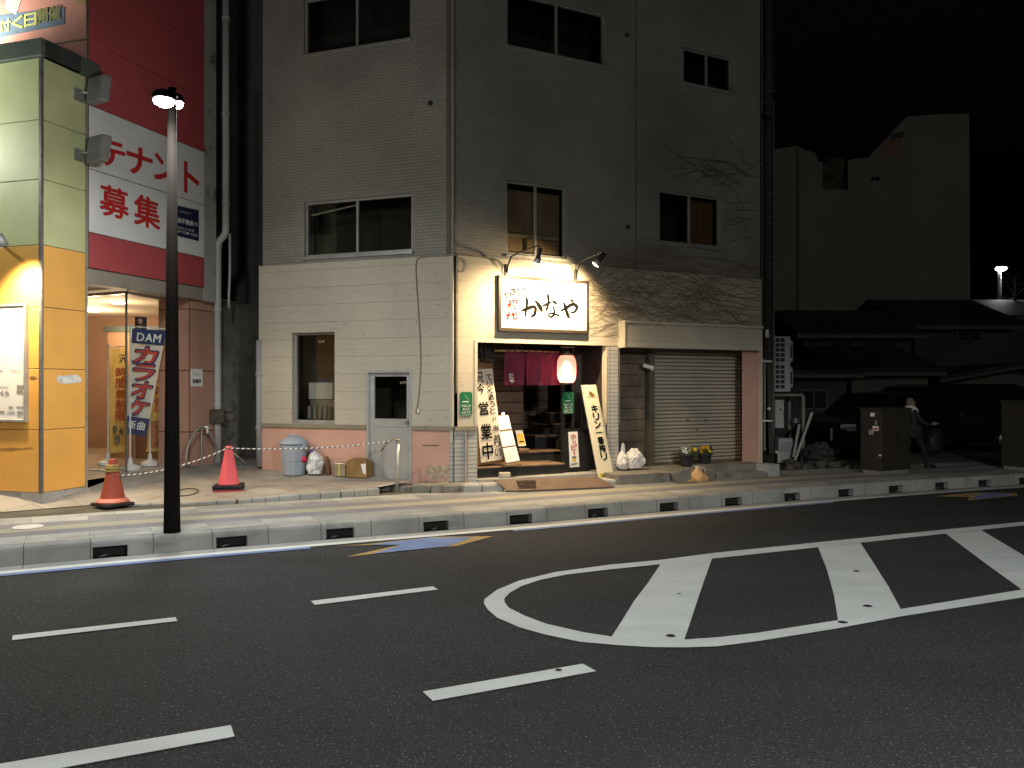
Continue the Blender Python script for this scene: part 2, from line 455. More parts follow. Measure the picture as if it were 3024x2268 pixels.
def kpt(s, off=0., z=0.):
    i = 1
    while i < len(KS) - 1 and KS[i] < s: i += 1
    t = (s - KS[i - 1]) / (KS[i] - KS[i - 1])
    n = (kn(i - 1) * (1 - t) + kn(i) * t).normalized()
    p = KL[i - 1] * (1 - t) + KL[i] * t
    return Vector((p.x, p.y, 0)) + n * off + Vector((0, 0, z))
def ks_of(px):
    best = min(range(0, 2400), key=lambda k: abs(CX + FX * kpt(20 + k * .02).x / kpt(20 + k * .02).y - px) if kpt(20 + k * .02).y > 1 else 9e9)
    return 20 + best * .02
KH = .195                                        # kerb height
mb = MB(); mb.add([(-400, -400, -.03), (400, -400, -.03), (400, 400, -.03), (-400, 400, -.03)])
o = mb.build('ground', M['soil']); tag(o, 'dark bare ground all round the street', 'ground', kind='structure')
mb = MB()
for i in range(len(KL) - 1):
    mb.add([KL[i] + kn(i) * -24, KL[i + 1] + kn(i + 1) * -24, KL[i + 1], KL[i]])
o = mb.build('road', M['asphalt']); tag(o, 'dark grey speckled asphalt road running past the bar', 'road', kind='structure')
# concrete gutter between the kerb and the white line
def strip(name, s0, s1, o0, o1, z, m, label, n=40, vo=0.):
    b = MB()
    for k in range(n):
        a0 = s0 + (s1 - s0) * k / n; a1 = s0 + (s1 - s0) * (k + 1) / n
        b.add([kpt(a0, o0, z), kpt(a1, o0, z), kpt(a1, o1, z), kpt(a0, o1, z)], [(a0, o0 - vo), (a1, o0 - vo), (a1, o1 - vo), (a0, o1 - vo)])
    ob = b.build(name, m); tag(ob, label, name.replace('_', ' '), kind='structure'); return ob
S0, S1 = 5., KS[-1] - 10
M['gutter'] = brick('gutter_concrete', (.34, .345, .335), (.32, .325, .315), (.15, .15, .145), 1.8, 5, .006, .85, .2, 0, .2, 1.5)
GW = .25
def road_offset(px, py):
    p = gp(px, py, 0); s = min((kpt(10 + k * .1) - p).length for k in range(450)); return s
GW = road_offset(963, 1605.7); LW = road_offset(963, 1614.7) - GW
strip('gutter', S0, S1, -GW, 0, .004, M['gutter'], 'pale concrete gutter strip along the foot of the kerb', 90)
strip('edge_line', S0, S1, -GW - .13, -GW, .008, M['paint'], 'continuous white edge line along the gutter', 90)
for a, b in ((-700, 890), (1471, 2398)):
    sa = ks_of(a) if a > -500 else S0
    strip('cycle_line', sa, ks_of(b), -GW - .13 - .11, -GW - .13, .008, M['bluepaint'], 'blue cycle stripe beside the white edge line, ' + ('left stretch' if a < 0 else 'stretch before the bar'))
# kerb with drain mouths
opens = [(276, 365), (641, 718), (964, 1032), (1250, 1311), (1507, 1560), (1738, 1789), (1949, 1996), (2143, 2183), (2318, 2356), (2478, 2515), (2626, 2657), (2763, 2793), (2891, 2922), (3011, 3050)]
op = []
for a, b in opens:
    sa = ks_of(a); op.append((sa, sa + .33))
stp = op[1][0] - op[0][0]
for k in range(1, 4): op.insert(0, (op[0][0] - stp, op[0][1] - stp))
M['kerb'] = brick('kerb_concrete', (.30, .305, .29), (.275, .28, .265), (.10, .10, .095), .6, 5, .006, .85, .35, 0, .25, 2, (1.2, 6, .62, (.19, .19, .175)))
mb = MB()
def kq(s0, s1, pr):
    n = max(1, int((s1 - s0) / .5))
    for k in range(n):
        a = s0 + (s1 - s0) * k / n; b = s0 + (s1 - s0) * (k + 1) / n
        v = 0
        for (o0, z0), (o1, z1) in zip(pr[:-1], pr[1:]):
            l = math.hypot(o1 - o0, z1 - z0)
            mb.add([kpt(a, o0, z0), kpt(b, o0, z0), kpt(b, o1, z1), kpt(a, o1, z1)], [(a, v), (b, v), (b, v + l), (a, v + l)]); v += l
full = [(0, 0), (.012, .155), (.02, .18), (.045, .195), (.17, .195)]
top = [(.010, .118)] + full[1:]
prev = S0
for a, b in op:
    kq(prev, a, full); kq(a, b, top); prev = b
    # recess
    for p, q in (((a, 0), (a, .16)), ((b, .16), (b, 0))):
        mb.add([kpt(p[0], p[1], 0), kpt(q[0], q[1], 0), kpt(q[0], q[1], .118), kpt(p[0], p[1] + .01, .118)])
    mb.add([kpt(a, .01, .118), kpt(b, .01, .118), kpt(b, .16, .118), kpt(a, .16, .118)])
    mb.add([kpt(a, .16, 0), kpt(b, .16, 0), kpt(b, .16, .118), kpt(a, .16, .118)])
kq(prev, S1, full)
kb = mb.build('kerb', M['kerb']); tag(kb, 'grey concrete kerb pierced by a row of dark drain mouths', 'kerb', kind='structure')
for a, b in op:
    g = MB()
    n = 5
    g.add([kpt(a + .004, .10, .004), kpt(b - .004, .10, .004), kpt(b - .004, .10, .112), kpt(a + .004, .10, .112)])  # near-black sheet paints the shade inside the drain opening
    g.build('mouth_shade', M['dark'], kb)
    if (rng.random() < .6):
        g = MB(); m0 = rng.uniform(.05, .2)
        for j in range(3): g.tube([kpt(a + m0 + j * .02, .03 + .02 * j, .012), kpt(a + m0 + .05 + j * .015, .045, .03)], .006, 5)
        g.build('litter', M['steel'], kb)
# pavement: paved band along the kerb
def paving():
    m = brick('pavement_blocks', (.34, .345, .33), (.40, .405, .39), (.21, .21, .2), .6, .30, .004, .8, .3, .5, .18, 2.5)
    t = m.node_tree; N = t.nodes; K = t.links; b = N['Principled BSDF']
    src = b.inputs['Base Color'].links[0].from_socket
    tc = N.new('ShaderNodeTexCoord'); sp = N.new('ShaderNodeSeparateXYZ'); K.new(tc.outputs['UV'], sp.inputs[0])
    # random grey/blue blocks
    wn = N.new('ShaderNodeTexWhiteNoise'); wn.noise_dimensions = '2D'
    cm = N.new('ShaderNodeCombineXYZ')
    for i, (k, w, o_) in enumerate(((0, .6, 0), (1, .3, 0))):
        d = N.new('ShaderNodeMath'); d.operation = 'DIVIDE'; d.inputs[1].default_value = w; K.new(sp.outputs[k], d.inputs[0])
        f = N.new('ShaderNodeMath'); f.operation = 'FLOOR'; K.new(d.outputs[0], f.inputs[0]); K.new(f.outputs[0], cm.inputs[k])
    K.new(cm.outputs[0], wn.inputs[0])
    cr = N.new('ShaderNodeValToRGB'); cr.color_ramp.interpolation = 'CONSTANT'
    e = cr.color_ramp.elements; e[0].position = 0; e[0].color = (.78, .8, .82, 1); e[1].position = .25; e[1].color = (1, 1, 1, 1)
    x = e.new(.62); x.color = (.88, .87, .84, 1); x = e.new(.9); x.color = (.62, .63, .7, 1)
    K.new(wn.outputs[0], cr.inputs[0])
    mx = N.new('ShaderNodeMix'); mx.data_type = 'RGBA'; mx.blend_type = 'MULTIPLY'; mx.inputs[0].default_value = 1
    K.new(src, mx.inputs[6]); K.new(cr.outputs[0], mx.inputs[7])
    # dark courses and the yellow guide course by distance from the kerb
    c2 = N.new('ShaderNodeValToRGB'); c2.color_ramp.interpolation = 'CONSTANT'
    dv = N.new('ShaderNodeMath'); dv.operation = 'DIVIDE'; dv.inputs[1].default_value = 2.; K.new(sp.outputs[1], dv.inputs[0]); K.new(dv.outputs[0], c2.inputs[0])
    e = c2.color_ramp.elements; e[0].position = 0; e[0].color = (0, 0, 0, 1); e[1].position = B0 / 2; e[1].color = (.18, .18, .215, 1)
    for p, c in ((B1, (.36, .34, .25)), (B2, (.19, .19, .215)), (B3, (0, 0, 0))): x = e.new(p / 2); x.color = (*c, 1)
    gt = N.new('ShaderNodeMath'); gt.operation = 'GREATER_THAN'; gt.inputs[1].default_value = .01; K.new(c2.outputs[0], gt.inputs[0])
    ms = N.new('ShaderNodeMath'); ms.operation = 'MULTIPLY'; ms.inputs[1].default_value = .8; K.new(gt.outputs[0], ms.inputs[0])
    m3 = N.new('ShaderNodeMix'); m3.data_type = 'RGBA'; K.new(ms.outputs[0], m3.inputs[0]); K.new(mx.outputs[2], m3.inputs[6]); K.new(c2.outputs[0], m3.inputs[7])
    K.new(m3.outputs[2], b.inputs['Base Color'])
    return m
def pave_offset(px, py):
    p = gp(px, py, KH); return min((kpt(10 + k * .05, 0, KH) - p).length for k in range(900))
B0, B1, B2, B3 = .6, .9, 1.2, 1.5
M['paving'] = paving()
PW = 2.1
ob = strip('pavement', S0, S1, .17, PW, KH + .001, M['paving'], 'block paved pavement with a yellow guide course', 90, .035)
mb = MB()
for k in range(60):
    a0 = S0 + (S1 - S0) * k / 60; a1 = S0 + (S1 - S0) * (k + 1) / 60
    mb.add([kpt(a0, PW, KH - .004), kpt(a1, PW, KH - .004), kpt(a1, 45, KH - .004), kpt(a0, 45, KH - .004)])
o = mb.build('lot_ground', M['soil']); tag(o, 'rough dark ground of the car lot and the yards behind the pavement', 'ground', kind='structure')
# apron in front of the alley and the left part of the bar: rises gently
ap_front = [(-250, 1530, .2), (60, 1508, .2), (280, 1490, .2), (533, 1483, .215), (700, 1474, .24), (820, 1463, .26), (1000, 1449, .28), (1112, 1440, .285)]
ap_back = [(-250, 1452, .36), (60, 1448, .37), (262, 1440, .37), (375, 1398, .42), (559, 1379, .44), (760, 1377, .42), (1000, 1395, .372), (1215, 1420, .345)]
mb = MB()
Fp = [gp(*p) for p in ap_front]; Bp = [gp(*p) for p in ap_back]
NR = 6
for i in range(len(Fp) - 1):
    for k in range(NR):
        q = []
        for (j, t) in ((i, k / NR), (i + 1, k / NR), (i + 1, (k + 1) / NR), (i, (k + 1) / NR)):
            q.append(Fp[j].lerp(Bp[j], t))
        cs = math.cos(R(30)); sn = math.sin(R(30))
        mb.add(q, [(p.x * cs - p.y * sn, p.x * sn + p.y * cs) for p in q])
for i in range(1, len(Bp) - 1):                      # runs on into the alley
    d = Vector((-.25, 3.2, 0))
    if 2 <= i <= 5: mb.add([Bp[i], Bp[i + 1], Bp[i + 1] + d, Bp[i] + d])
o = mb.build('apron', M['apron']); tag(o, 'sloping flagstone forecourt between the orange shop and the bar', 'forecourt', kind='structure')
mb = MB()
for i in range(2, len(Fp) - 1):                      # rounded edging stones
    a, b = Fp[i], Fp[i + 1]; t = (b - a).normalized(); n = Vector((-t.y, t.x, 0))
    c = -.12 if i > 2 else -.1
    for k in range(3):
        p = a.lerp(b, k / 3 + .004); q = a.lerp(b, (k + 1) / 3 - .004)
        A = [p + n * c, q + n * c, q + n * .05, p + n * .05]
        lo = [Vector((v.x, v.y, KH - .02)) for v in A]
        mb.add([v + Vector((0, 0, .004)) for v in A])
        mb.add([lo[0], lo[1], A[1] + Vector((0, 0, .004)), A[0] + Vector((0, 0, .004))])
        mb.add([lo[1], lo[2], A[2] + Vector((0, 0, .004)), A[1] + Vector((0, 0, .004))]); mb.add([lo[3], lo[0], A[0] + Vector((0, 0, .004)), A[3] + Vector((0, 0, .004))])
o = mb.build('edging', M['concrete'], bev=.012); tag(o, 'worn concrete edging stones along the forecourt', 'edging', kind='structure')
# --- painted markings on the asphalt
def patch(name, pts, m, label, z=.008, sc=None, o=(0, 0)):
    P = [gp(o[0] + x / sc, o[1] + y / sc, z) if sc else gp(x, y, z) for x, y in pts]
    b = MB(); b.add(P); ob = b.build(name, m); tag(ob, label, name.replace('_', ' '), kind='structure'); return ob
patch('lane_dash', [(37, 1876.3), (518.7, 1822), (524.2, 1833.6), (35.3, 1890.6)], M['paint'], 'white lane dash at the left, second row from the kerb')
patch('lane_dash', [(917.5, 1774.6), (1278.2, 1731.2), (1293.8, 1740.7), (930.4, 1786.1)], M['paint'], 'white lane dash left of the rounded island nose')
patch('lane_dash', [(-200, 2288.6), (681.5, 2140.8), (693, 2174.7), (-200, 2337)], M['paint'], 'white lane dash cut by the bottom left of the view')
patch('lane_dash', [(1248, 2042), (1720.9, 1959.8), (1761.4, 1981.6), (1278, 2069.6)], M['paint'], 'white lane dash below the rounded island nose')
zs, zo = 1.2831, (1300, 1500)
outer = [(3500, -166), (2700, -32), (2212, 52), (1905, 82), (1430, 130), (1040, 170), (830, 197), (640, 215), (440, 242), (300, 275), (215, 310), (168, 345), (165, 360), (180, 385), (215, 415), (300, 452), (400, 480), (530, 507), (680, 520), (800, 527), (930, 528), (1050, 524), (1200, 505), (1500, 457), (1750, 410), (2212, 338), (2700, 262), (3500, 137)]
inner = [(3500, -128), (2700, -10), (2212, 66), (1915, 97), (1440, 148), (1030, 192), (835, 213), (640, 233), (480, 252), (380, 272), (310, 295), (265, 320), (243, 343), (244, 357), (260, 378), (320, 408), (400, 438), (540, 470), (650, 487), (780, 497), (930, 498), (1050, 490), (1200, 473), (1507, 425), (1745, 383), (2212, 308), (2700, 232), (3500, 107)]
b = MB()
g = lambda p: gp(zo[0] + p[0] / zs, zo[1] + p[1] / zs, .008)
for i in range(len(outer) - 1): b.add([g(outer[i]), g(outer[i + 1]), g(inner[i + 1]), g(inner[i])])
zeb = b.build('island_outline', M['paint']); tag(zeb, 'white rounded outline of the painted traffic island', 'road marking', kind='structure')
for q, lab in (([(835, 213), (1030, 192), (1000, 275), (968, 370), (945, 440), (925, 498), (780, 497), (650, 487), (690, 425), (735, 352), (790, 280)], 'first'), ([(1432, 149), (1592, 132), (1640, 205), (1700, 300), (1745, 383), (1630, 404), (1507, 425), (1492, 330), (1465, 232)], 'second'), ([(1915, 97), (2050, 84), (2212, 180), (2440, 290), (2440, 273), (2212, 308), (2080, 220)], 'third')):
    b = MB(); P = [gp(zo[0] + x / zs, zo[1] + y / zs, .006) for x, y in q]
    if lab == 'third': P = [gp(zo[0] + x / zs, zo[1] + y / zs, .006) for x, y in [(1915, 97), (2050, 84), (2212, 180), (2400, 291), (2205, 310), (2080, 220)]]
    b.add(P); o = b.build('island_bar', M['paint']); tag(o, 'white diagonal bar of the painted island, %s from its rounded nose' % lab, 'road marking', kind='structure')
for x, y, r_ in ((1578, 240, .028), (1620, 372, .034), (1525, 434, .036), (873, 485, .032), (448, 615, .022), (905, 325, .016)):
    c = g((x, y)); b = MB(); b.add([c + Vector((r_ * (1 + .2 * math.sin(3 * a)) * math.cos(a * .6283), r_ * math.sin(a * .6283), .004)) for a in range(10)]); o = b.build('road_spot', M['dark']); tag(o, 'small black hole worn in the white road paint', 'road spot', 'black spots in the road paint', 'structure')
k = 2.0109; oo = (900, 1380)
ar = lambda pts, m, lab, z: patch('cycle_arrow', pts, m, lab, z, k, oo)
ar([(190, 465), (340, 458), (775, 412), (1118, 409), (905, 466), (840, 471), (405, 514), (245, 531), (572, 459)], M['ochrepaint'], 'ochre edged cycle arrow painted beside the white edge line', .006)
ar([(378, 459), (740, 417), (1000, 414), (845, 468), (405, 513), (572, 460)], M['bluepaint'], 'blue body of the cycle arrow in front of the bar', .009)
k = 2.16; oo = (2000, 1350)
ar([(1620, 250), (1900, 226), (2165, 228), (2172, 245), (1850, 278), (1862, 254)], M['ochrepaint'], 'dim cycle arrow border at the far right of the road', .006)
ar([(1900, 247), (1960, 229), (2120, 231), (2120, 243), (1890, 270)], M['bluepaint'], 'dim blue body of the far right cycle arrow', .009)
# ---------------------------------------------------------------- the tavern building
cpos = FR.P(0, 0); TOPZ = 13.2
tav = thing('tavern_building', (cpos.x, cpos.y, 0), 'cream and grey tiled corner building with the bar entrance on its ground floor', 'building')
LEDGE = FL.Z(1336, 754)
BANDZ = FL.Z(1330, 1265)
def wall(mb, F, u0, u1, v0, v1, holes, rev=.1, d=0.):
    us = sorted({u0, u1, *[h[0] for h in holes], *[h[1] for h in holes]}); vs = sorted({v0, v1, *[h[2] for h in holes], *[h[3] for h in holes]})
    us = [u for u in us if u0 <= u <= u1]; vs = [v for v in vs if v0 <= v <= v1]
    for i in range(len(us) - 1):
        for j in range(len(vs) - 1):
            a, b = (us[i] + us[i + 1]) / 2, (vs[j] + vs[j + 1]) / 2
            if any(h[0] < a < h[1] and h[2] < b < h[3] for h in holes): continue
            mb.quad(F, us[i], us[i + 1], vs[j], vs[j + 1], d)
    for a, b, c, e in holes:
        if b <= u0 or a >= u1 or e <= v0 or c >= v1: continue
        cc, ee = c, e; c = max(c, v0); e = min(e, v1)
        for p, q in ([((a, c), (b, c))] if cc >= v0 else []) + ([((b, e), (a, e))] if ee <= v1 else []) + ([((b, c), (b, e))] if b <= u1 else []) + [((a, e), (a, c))]:
            mb.add([F.P(*p, d), F.P(*q, d), F.P(*q, d - rev), F.P(*p, d - rev)], [(0, p[1]), (.01, q[1]), (rev, q[1]), (rev, p[1])])
def rect(F, x0, x1, yt, yb, xt=None):
    """pixel box -> (u0,u1,v0,v1); yt/yb measured at column xt (default x0)"""
    xt = x0 if xt is None else xt
    return (F.U(x0), F.U(x1), F.Z(xt, yb), F.Z(xt, yt))
wins = {
    'La': (FL, rect(FL, 897, 1213, -2, 164), [1055], None),
    'Lb': (FL, rect(FL, 899, 1217, 598, 761), [1056], 'torn'),
    'Ra': (FR, (FR.U(1497), FR.U(1789), FR.Z(1501, 135), FR.Z(1788, 41)), [1642.6], None),
    'Rb': (FR, rect(FR, 2019, 2165, 137.5, 243.6), [2086], None),
    'Rc': (FR, rect(FR, 1496.5, 1674, 530.6, 751.5), [1580.9], 'blind'),
    'Rd': (FR, rect(FR, 1948.4, 2130.7, 559.5, 715), [2035], 'curtain'),
}
gwin = rect(FL, 866, 991, 983.5, 1248)
door = (FL.U(1085), FL.U(1219), FL.Z(1100, 1415), FL.Z(1100, 1094))
entry = (FR.U(1407), FR.U(1789), 0, FR.Z(1407, 1010.7))
shut_u = (FR.U(1826), FR.U(2187)); AWB, AWT = FR.Z(1830, 1026), FR.Z(1830, 966)
hl = [w[1] for w in wins.values() if w[0] is FL]; hr = [w[1] for w in wins.values() if w[0] is FR]
# upper tiled walls, side returns and roof slab
mb = MB()
wall(mb, FL, E_L, 0, LEDGE, TOPZ, hl, .11)
wall(mb, FR, 0, E_R, LEDGE, TOPZ, hr, .11)
LS = Fr(FL.P(E_L, 0)[:2], 20); RS = Fr(FR.P(E_R, 0)[:2], -27.3)
for F in (LS, RS): mb.quad(F, 0, 9, 0, TOPZ)
mb.build('upper_wall', M['tileup'], tav)
mb = MB(); poly = [FL.P(E_L, TOPZ), FL.P(0, TOPZ), FR.P(E_R, TOPZ), RS.P(9, TOPZ), LS.P(9, TOPZ)]
mb.prism([p + Vector((0, 0, .25)) for p in poly], (0, 0, -.25)); mb.build('roof', M['concrete2'], tav)
# lower cream siding, a little proud of the tiles
SD = .03
mb = MB()
wall(mb, FL, E_L - .03, -.04, BANDZ, LEDGE, [gwin, door], .12, SD)
wall(mb, FR, .05, E_R, BANDZ, LEDGE, [entry, (entry[1], FR.U(1827), 0, entry[3]), (FR.U(1827), E_R + 1, 0, AWB)], .05, SD)
mb.add([FL.P(E_L - .03, LEDGE, 0), FL.P(-.04, LEDGE, 0), FL.P(-.04, LEDGE, SD), FL.P(E_L - .03, LEDGE, SD)])
mb.add([FR.P(.05, LEDGE, 0), FR.P(E_R, LEDGE, 0), FR.P(E_R, LEDGE, SD), FR.P(.05, LEDGE, SD)])
mb.build('lower_wall', M['siding'], tav)
mb = MB(); mb.box(FL, -.045, .0, .95, LEDGE + .01, -.02, SD + .012); mb.box(FL, E_L - .05, E_L - .03, BANDZ, LEDGE + .012, -.05, SD + .008)
mb.box(FR, entry[0] - .05, entry[0], BANDZ, entry[3] + .04, -.02, SD + .01)
mb.build('corner_trim', M['trim'], tav)
mb = MB(); mb.box(FL, -.12, -.05, LEDGE, TOPZ, -.01, .012); mb.box(FR, 0, .012, LEDGE, TOPZ, -.01, .014); us = FR.U(1877.5); mb.box(FR, us - .008, us + .008, LEDGE + .01, TOPZ, -.01, .006)
mb.build('wall_seam', M['brownseam'], tav)
# pink skirting wall, olive band, grey tiled pier
SK = .02
mb = MB(); wall(mb, FL, E_L, -.06, -.1, BANDZ, [door], .12, SK); mb.build('skirting_wall', M['pinkwall'], tav)
mb = MB(); mb.box(FL, E_L - .03, door[0] - .01, BANDZ - .035, BANDZ + .03, 0, .055); mb.box(FL, door[1] + .01, -.0, BANDZ - .035, BANDZ + .03, 0, .055); mb.box(FR, .003, entry[0] - .004, BANDZ - .035, BANDZ + .03, 0, .055)
mb.build('wall_band', M['band'], tav)
mb = MB(); mb.box(FL, -.058, 0, -.1, BANDZ - .037, -.05, .026); mb.box(FR, .003, entry[0], -.1, BANDZ - .037, -.4, .026); mb.build('tiled_pier', M['piertile'], tav)
p0, p1 = FR.U(1792), FR.U(1823)
mb = MB(); mb.box(FR, p0, p1, .1, FR.Z(1800, 1022), -.5, .03); mb.build('tiled_pier', M['piertile'], tav)
mb = MB(); mb.box(FR, entry[1] - .03, p0 - .005, .1, entry[3], -.07, -.02); mb.build('door_jamb', M['trim'], tav)
mb = MB(); uu = FR.U(1370); mb.tube([FR.P(uu, .25, .05), FR.P(uu, BANDZ - .05, .05)], .018, 8); mb.build('wall_conduit', M['alud'], tav)
for nm, pts, m_ in (('peeled_patch', [(1258, 1378), (1275, 1372), (1296, 1376), (1318, 1373), (1330, 1378), (1331, 1404), (1322, 1416), (1300, 1412), (1284, 1418), (1262, 1410), (1254, 1394)], mat('bare_mortar', (.42, .33, .24), .95, (16, .4), (40, 1.))), ('wall_slot', [(1247, 1314), (1296, 1314), (1296, 1317), (1247, 1317)], M['brownseam'])):
    mb = MB(); mb.add([FL.Q(x, y, .024) for x, y in pts][::-1]); mb.build(nm, m_, tav)
# windows
def window(F, r, mulls, extra, name='window'):
    u0, u1, v0, v1 = r; fw = .035
    mb = MB()
    for a, b, c, e in ((u0, u0 + fw, v0, v1), (u1 - fw, u1, v0, v1), (u0 + fw, u1 - fw, v1 - fw, v1), (u0 + fw, u1 - fw, v0, v0 + fw * 1.3)):
        mb.box(F, a, b, c, e, -.10, -.045)
    for m in mulls:
        u = F.U(m, -.06); mb.box(F, u - .02, u + .02, v0 + fw * 1.3, v1 - fw, -.095, -.05)
    w = mb.build(name, M['alud'], tav, bev=.003, seg=1)
    mb = MB(); mb.box(F, u0 - .02, u1 + .02, v0 - .045, v0 + .004, -.09, .035); mb.build('sill', M['alud'], w, bev=.004, seg=1)
    mb = MB(); mb.quad(F, u0 + .01, u1 - .01, v0 + .01, v1 - .01, -.075); mb.build('pane', M['pane'], w)
    if extra == 'blind':
        mb = MB(); mb.quad(F, u0 + .03, u1 - .03, v0 + .02, v1 - .1, -.2); mb.build('blind', M['blind'], w)
        mb = MB(); z = v0 + (v1 - v0) * .27; mb.box(F, u0 + .05, u1 - .08, z, z + .05, -.17, -.14); mb.build('blind_rail', M['trim'], w)
    if extra == 'curtain':
        mb = MB(); n = 26
        for k in range(n):
            a = u0 + (u1 - u0) * (.56 + .42 * k / n); b = u0 + (u1 - u0) * (.56 + .42 * (k + 1) / n)
            da, db = (-.22 + .03 * math.sin(q * 1.7) for q in (k, k + 1))
            mb.add([F.P(a, v0 + .05, da), F.P(b, v0 + .05, db), F.P(b, v1 - .05, db), F.P(a, v1 - .05, da)])
        mb.build('curtain', M['curtain'], w, smooth=True)
        mb = MB(); rr = random.Random(3)
        for k in range(8):
            a = u0 + .06 + k * .1; mb.box(F, a, a + .08, v0 + .03, v0 + .12 + rr.random() * .28, -.3, -.22)
        mb.build('stacked_goods', M['room'], w)
    if extra == 'torn':
        mb = MB(); w_ = u1 - u0
        for k in range(9):
            a = u0 + .07 + k * .1; mb.add([F.P(a, v1 - .22 + k * .013, -.09), F.P(a + .1, v1 - .205 + k * .013, -.09), F.P(a + .1, v1 - .175 + k * .013, -.09), F.P(a, v1 - .19 + k * .012, -.09)])
        mb.build('peeling_film', M['trim'], w)
    return w
for k, (F, r, m, e) in wins.items(): window(F, r, m, e)
mb = MB()
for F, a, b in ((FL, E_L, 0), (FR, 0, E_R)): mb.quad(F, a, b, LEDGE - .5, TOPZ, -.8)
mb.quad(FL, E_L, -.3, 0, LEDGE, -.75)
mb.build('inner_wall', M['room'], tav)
# ground floor window with dark goods behind the glass
gw = window(FL, gwin, [], None)
u0, u1, v0, v1 = gwin
mb = MB(); a, b = FL.hit(912, 1178, -.4), FL.hit(982, 1130, -.4); mb.box(FL, a[0], b[0], a[1], b[1], -.6, -.4); mb.build('white_box', M['white'], gw)
mb = MB(); mb.box(FL, u0 + .1, u1 - .02, v0, a[1] - .01, -.7, -.35); mb.build('shelf', M['alud'], gw)
mb = MB()
for k in range(5): mb.tube([FL.P(u0 + .15 + .1 * k, v0 + .06, -.25), FL.P(u0 + .15 + .1 * k, v0 + .27 + .03 * (k % 2), -.25)], .035, 8)
mb.build('bottle', M['steel'], gw)
# side door
u0, u1, v0, v1 = door
mb = MB(); mb.box(FL, u0, u0 + .04, v0, v1, -.12, .045); mb.box(FL, u1 - .04, u1, v0, v1, -.12, .045); mb.box(FL, u0 + .04, u1 - .04, v1 - .04, v1, -.12, .045); mb.box(FL, u0 + .04, u1 - .04, v0, v0 + .03, -.12, .045)
mb.build('door_frame', M['alu'], tav, bev=.003, seg=1)
gz0, gz1 = FL.Z(1105, 1236), FL.Z(1105, 1112)
mb = MB(); s = .075
mb.box(FL, u0 + .042, u0 + .042 + s, v0 + .032, v1 - .042, -.06, -.02); mb.box(FL, u1 - .042 - s, u1 - .042, v0 + .032, v1 - .042, -.06, -.02)
mb.box(FL, u0 + .042 + s, u1 - .042 - s, gz1, v1 - .042, -.06, -.02); mb.box(FL, u0 + .042 + s, u1 - .042 - s, gz0 - .13, gz0, -.06, -.02); mb.box(FL, u0 + .042 + s, u1 - .042 - s, v0 + .032, v0 + .13, -.06, -.02)
dr = mb.build('door', M['alu'], tav, bev=.003, seg=1)
mb = MB(); mb.box(FL, u0 + .1, u1 - .1, v0 + .12, gz0 - .12, -.05, -.032); mb.build('door_panel', M['alu'], dr)
mb = MB(); mb.quad(FL, u0 + .1, u1 - .1, gz0 - .01, gz1 + .01, -.04); mb.build('pane', M['pane'], dr)
ku = FL.U(1203); kz = FL.Z(1203, 1247)
mb = MB(); mb.lathe([(.03, 0), (.03, .01), (.012, .015), (.012, .04), (.028, .045), (.03, .06), (.02, .075)], FL.P(ku, kz, -.02), 16, FL.n); mb.build('knob', M['steel'], dr, smooth=True)
for (x, y) in ((1192, 1130), (951, 1009)):                 # chalked figures on both panes
    q = [FL.Q(x - 9, y - 4, -.03), FL.Q(x + 8, y - 4, -.03), FL.Q(x + 8, y + 4, -.03), FL.Q(x - 9, y + 4, -.03)]
    mb = MB(); letters(mb, q, '1', (0, 0, .1, 1), .0, .006); letters(mb, q, '2', (.22, .1, .42, .9), 0, .006); letters(mb, q, '時', (.5, 0, 1, .9), 0, .006)
    mb.build('chalk_figures', M['trim'], dr if y > 1100 else gw)
# shutter bay: boxed head, recess, planks, roller shutter, pink return
D = -.42
mb = MB(); aw0, aw1 = FR.U(1827), FR.U(2228)
mb.box(FR, aw0, aw1, AWB, AWT + .06, .032, .20); mb.build('awning_box', M['siding'], tav)
mb = MB(); mb.box(FR, aw0 - .03, aw1 + .01, AWT + .06, AWT + .10, .03, .225); mb.box(FR, aw0 - .025, aw0 - .001, AWB - .01, AWT + .058, .03, .215); mb.build('awning_trim', M['trim'], tav)
mb = MB(); mb.quad(FR, p1, aw1, .2, AWB + .1, D - .03)
mb.add([FR.P(p1, AWB + .002, .03), FR.P(aw1, AWB + .002, .03), FR.P(aw1, AWB + .002, D - .03), FR.P(p1, AWB + .002, D - .03)])
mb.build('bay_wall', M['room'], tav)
w0, w1 = FR.U(1826, D), FR.U(1903, D)
mb = MB(); mb.box(FR, w0, w1, .3, AWB, D - .02, D); mb.build('plank_wall', M['plankgrey'], tav)
mb = MB(); a, b = FR.U(1908, D), FR.U(1924, D); mb.box(FR, a, b, .25, AWB, D - .02, D + .1); mb.build('shutter_post', M['brownseam'], tav, bev=.004)
s0, s1 = FR.U(1925, D), FR.U(2187, D); zb, zt = FR.Z(1940, 1377, D), AWB
mb = MB(); pt = .068; n = int((zt - zb) / pt)
for k in range(n + 1):
    z = zb + .06 + k * pt
    prof = [(0, .0), (.008, .014), (.038, .02), (.054, .014), (.056, -.03), (.068, -.03)]
    for (za, da), (zc, dc) in zip(prof[:-1], prof[1:]):
        if z + zc > zt: break
        mb.add([FR.P(s0, z + za, D + da), FR.P(s1, z + za, D + da), FR.P(s1, z + zc, D + dc), FR.P(s0, z + zc, D + dc)])
sh = mb.build('shutter', M['shutter'], tav)
mb = MB(); mb.box(FR, s0, s1, zb - .02, zb + .06, D - .01, D + .03); mb.build('bottom_rail', M['brownseam'], sh)
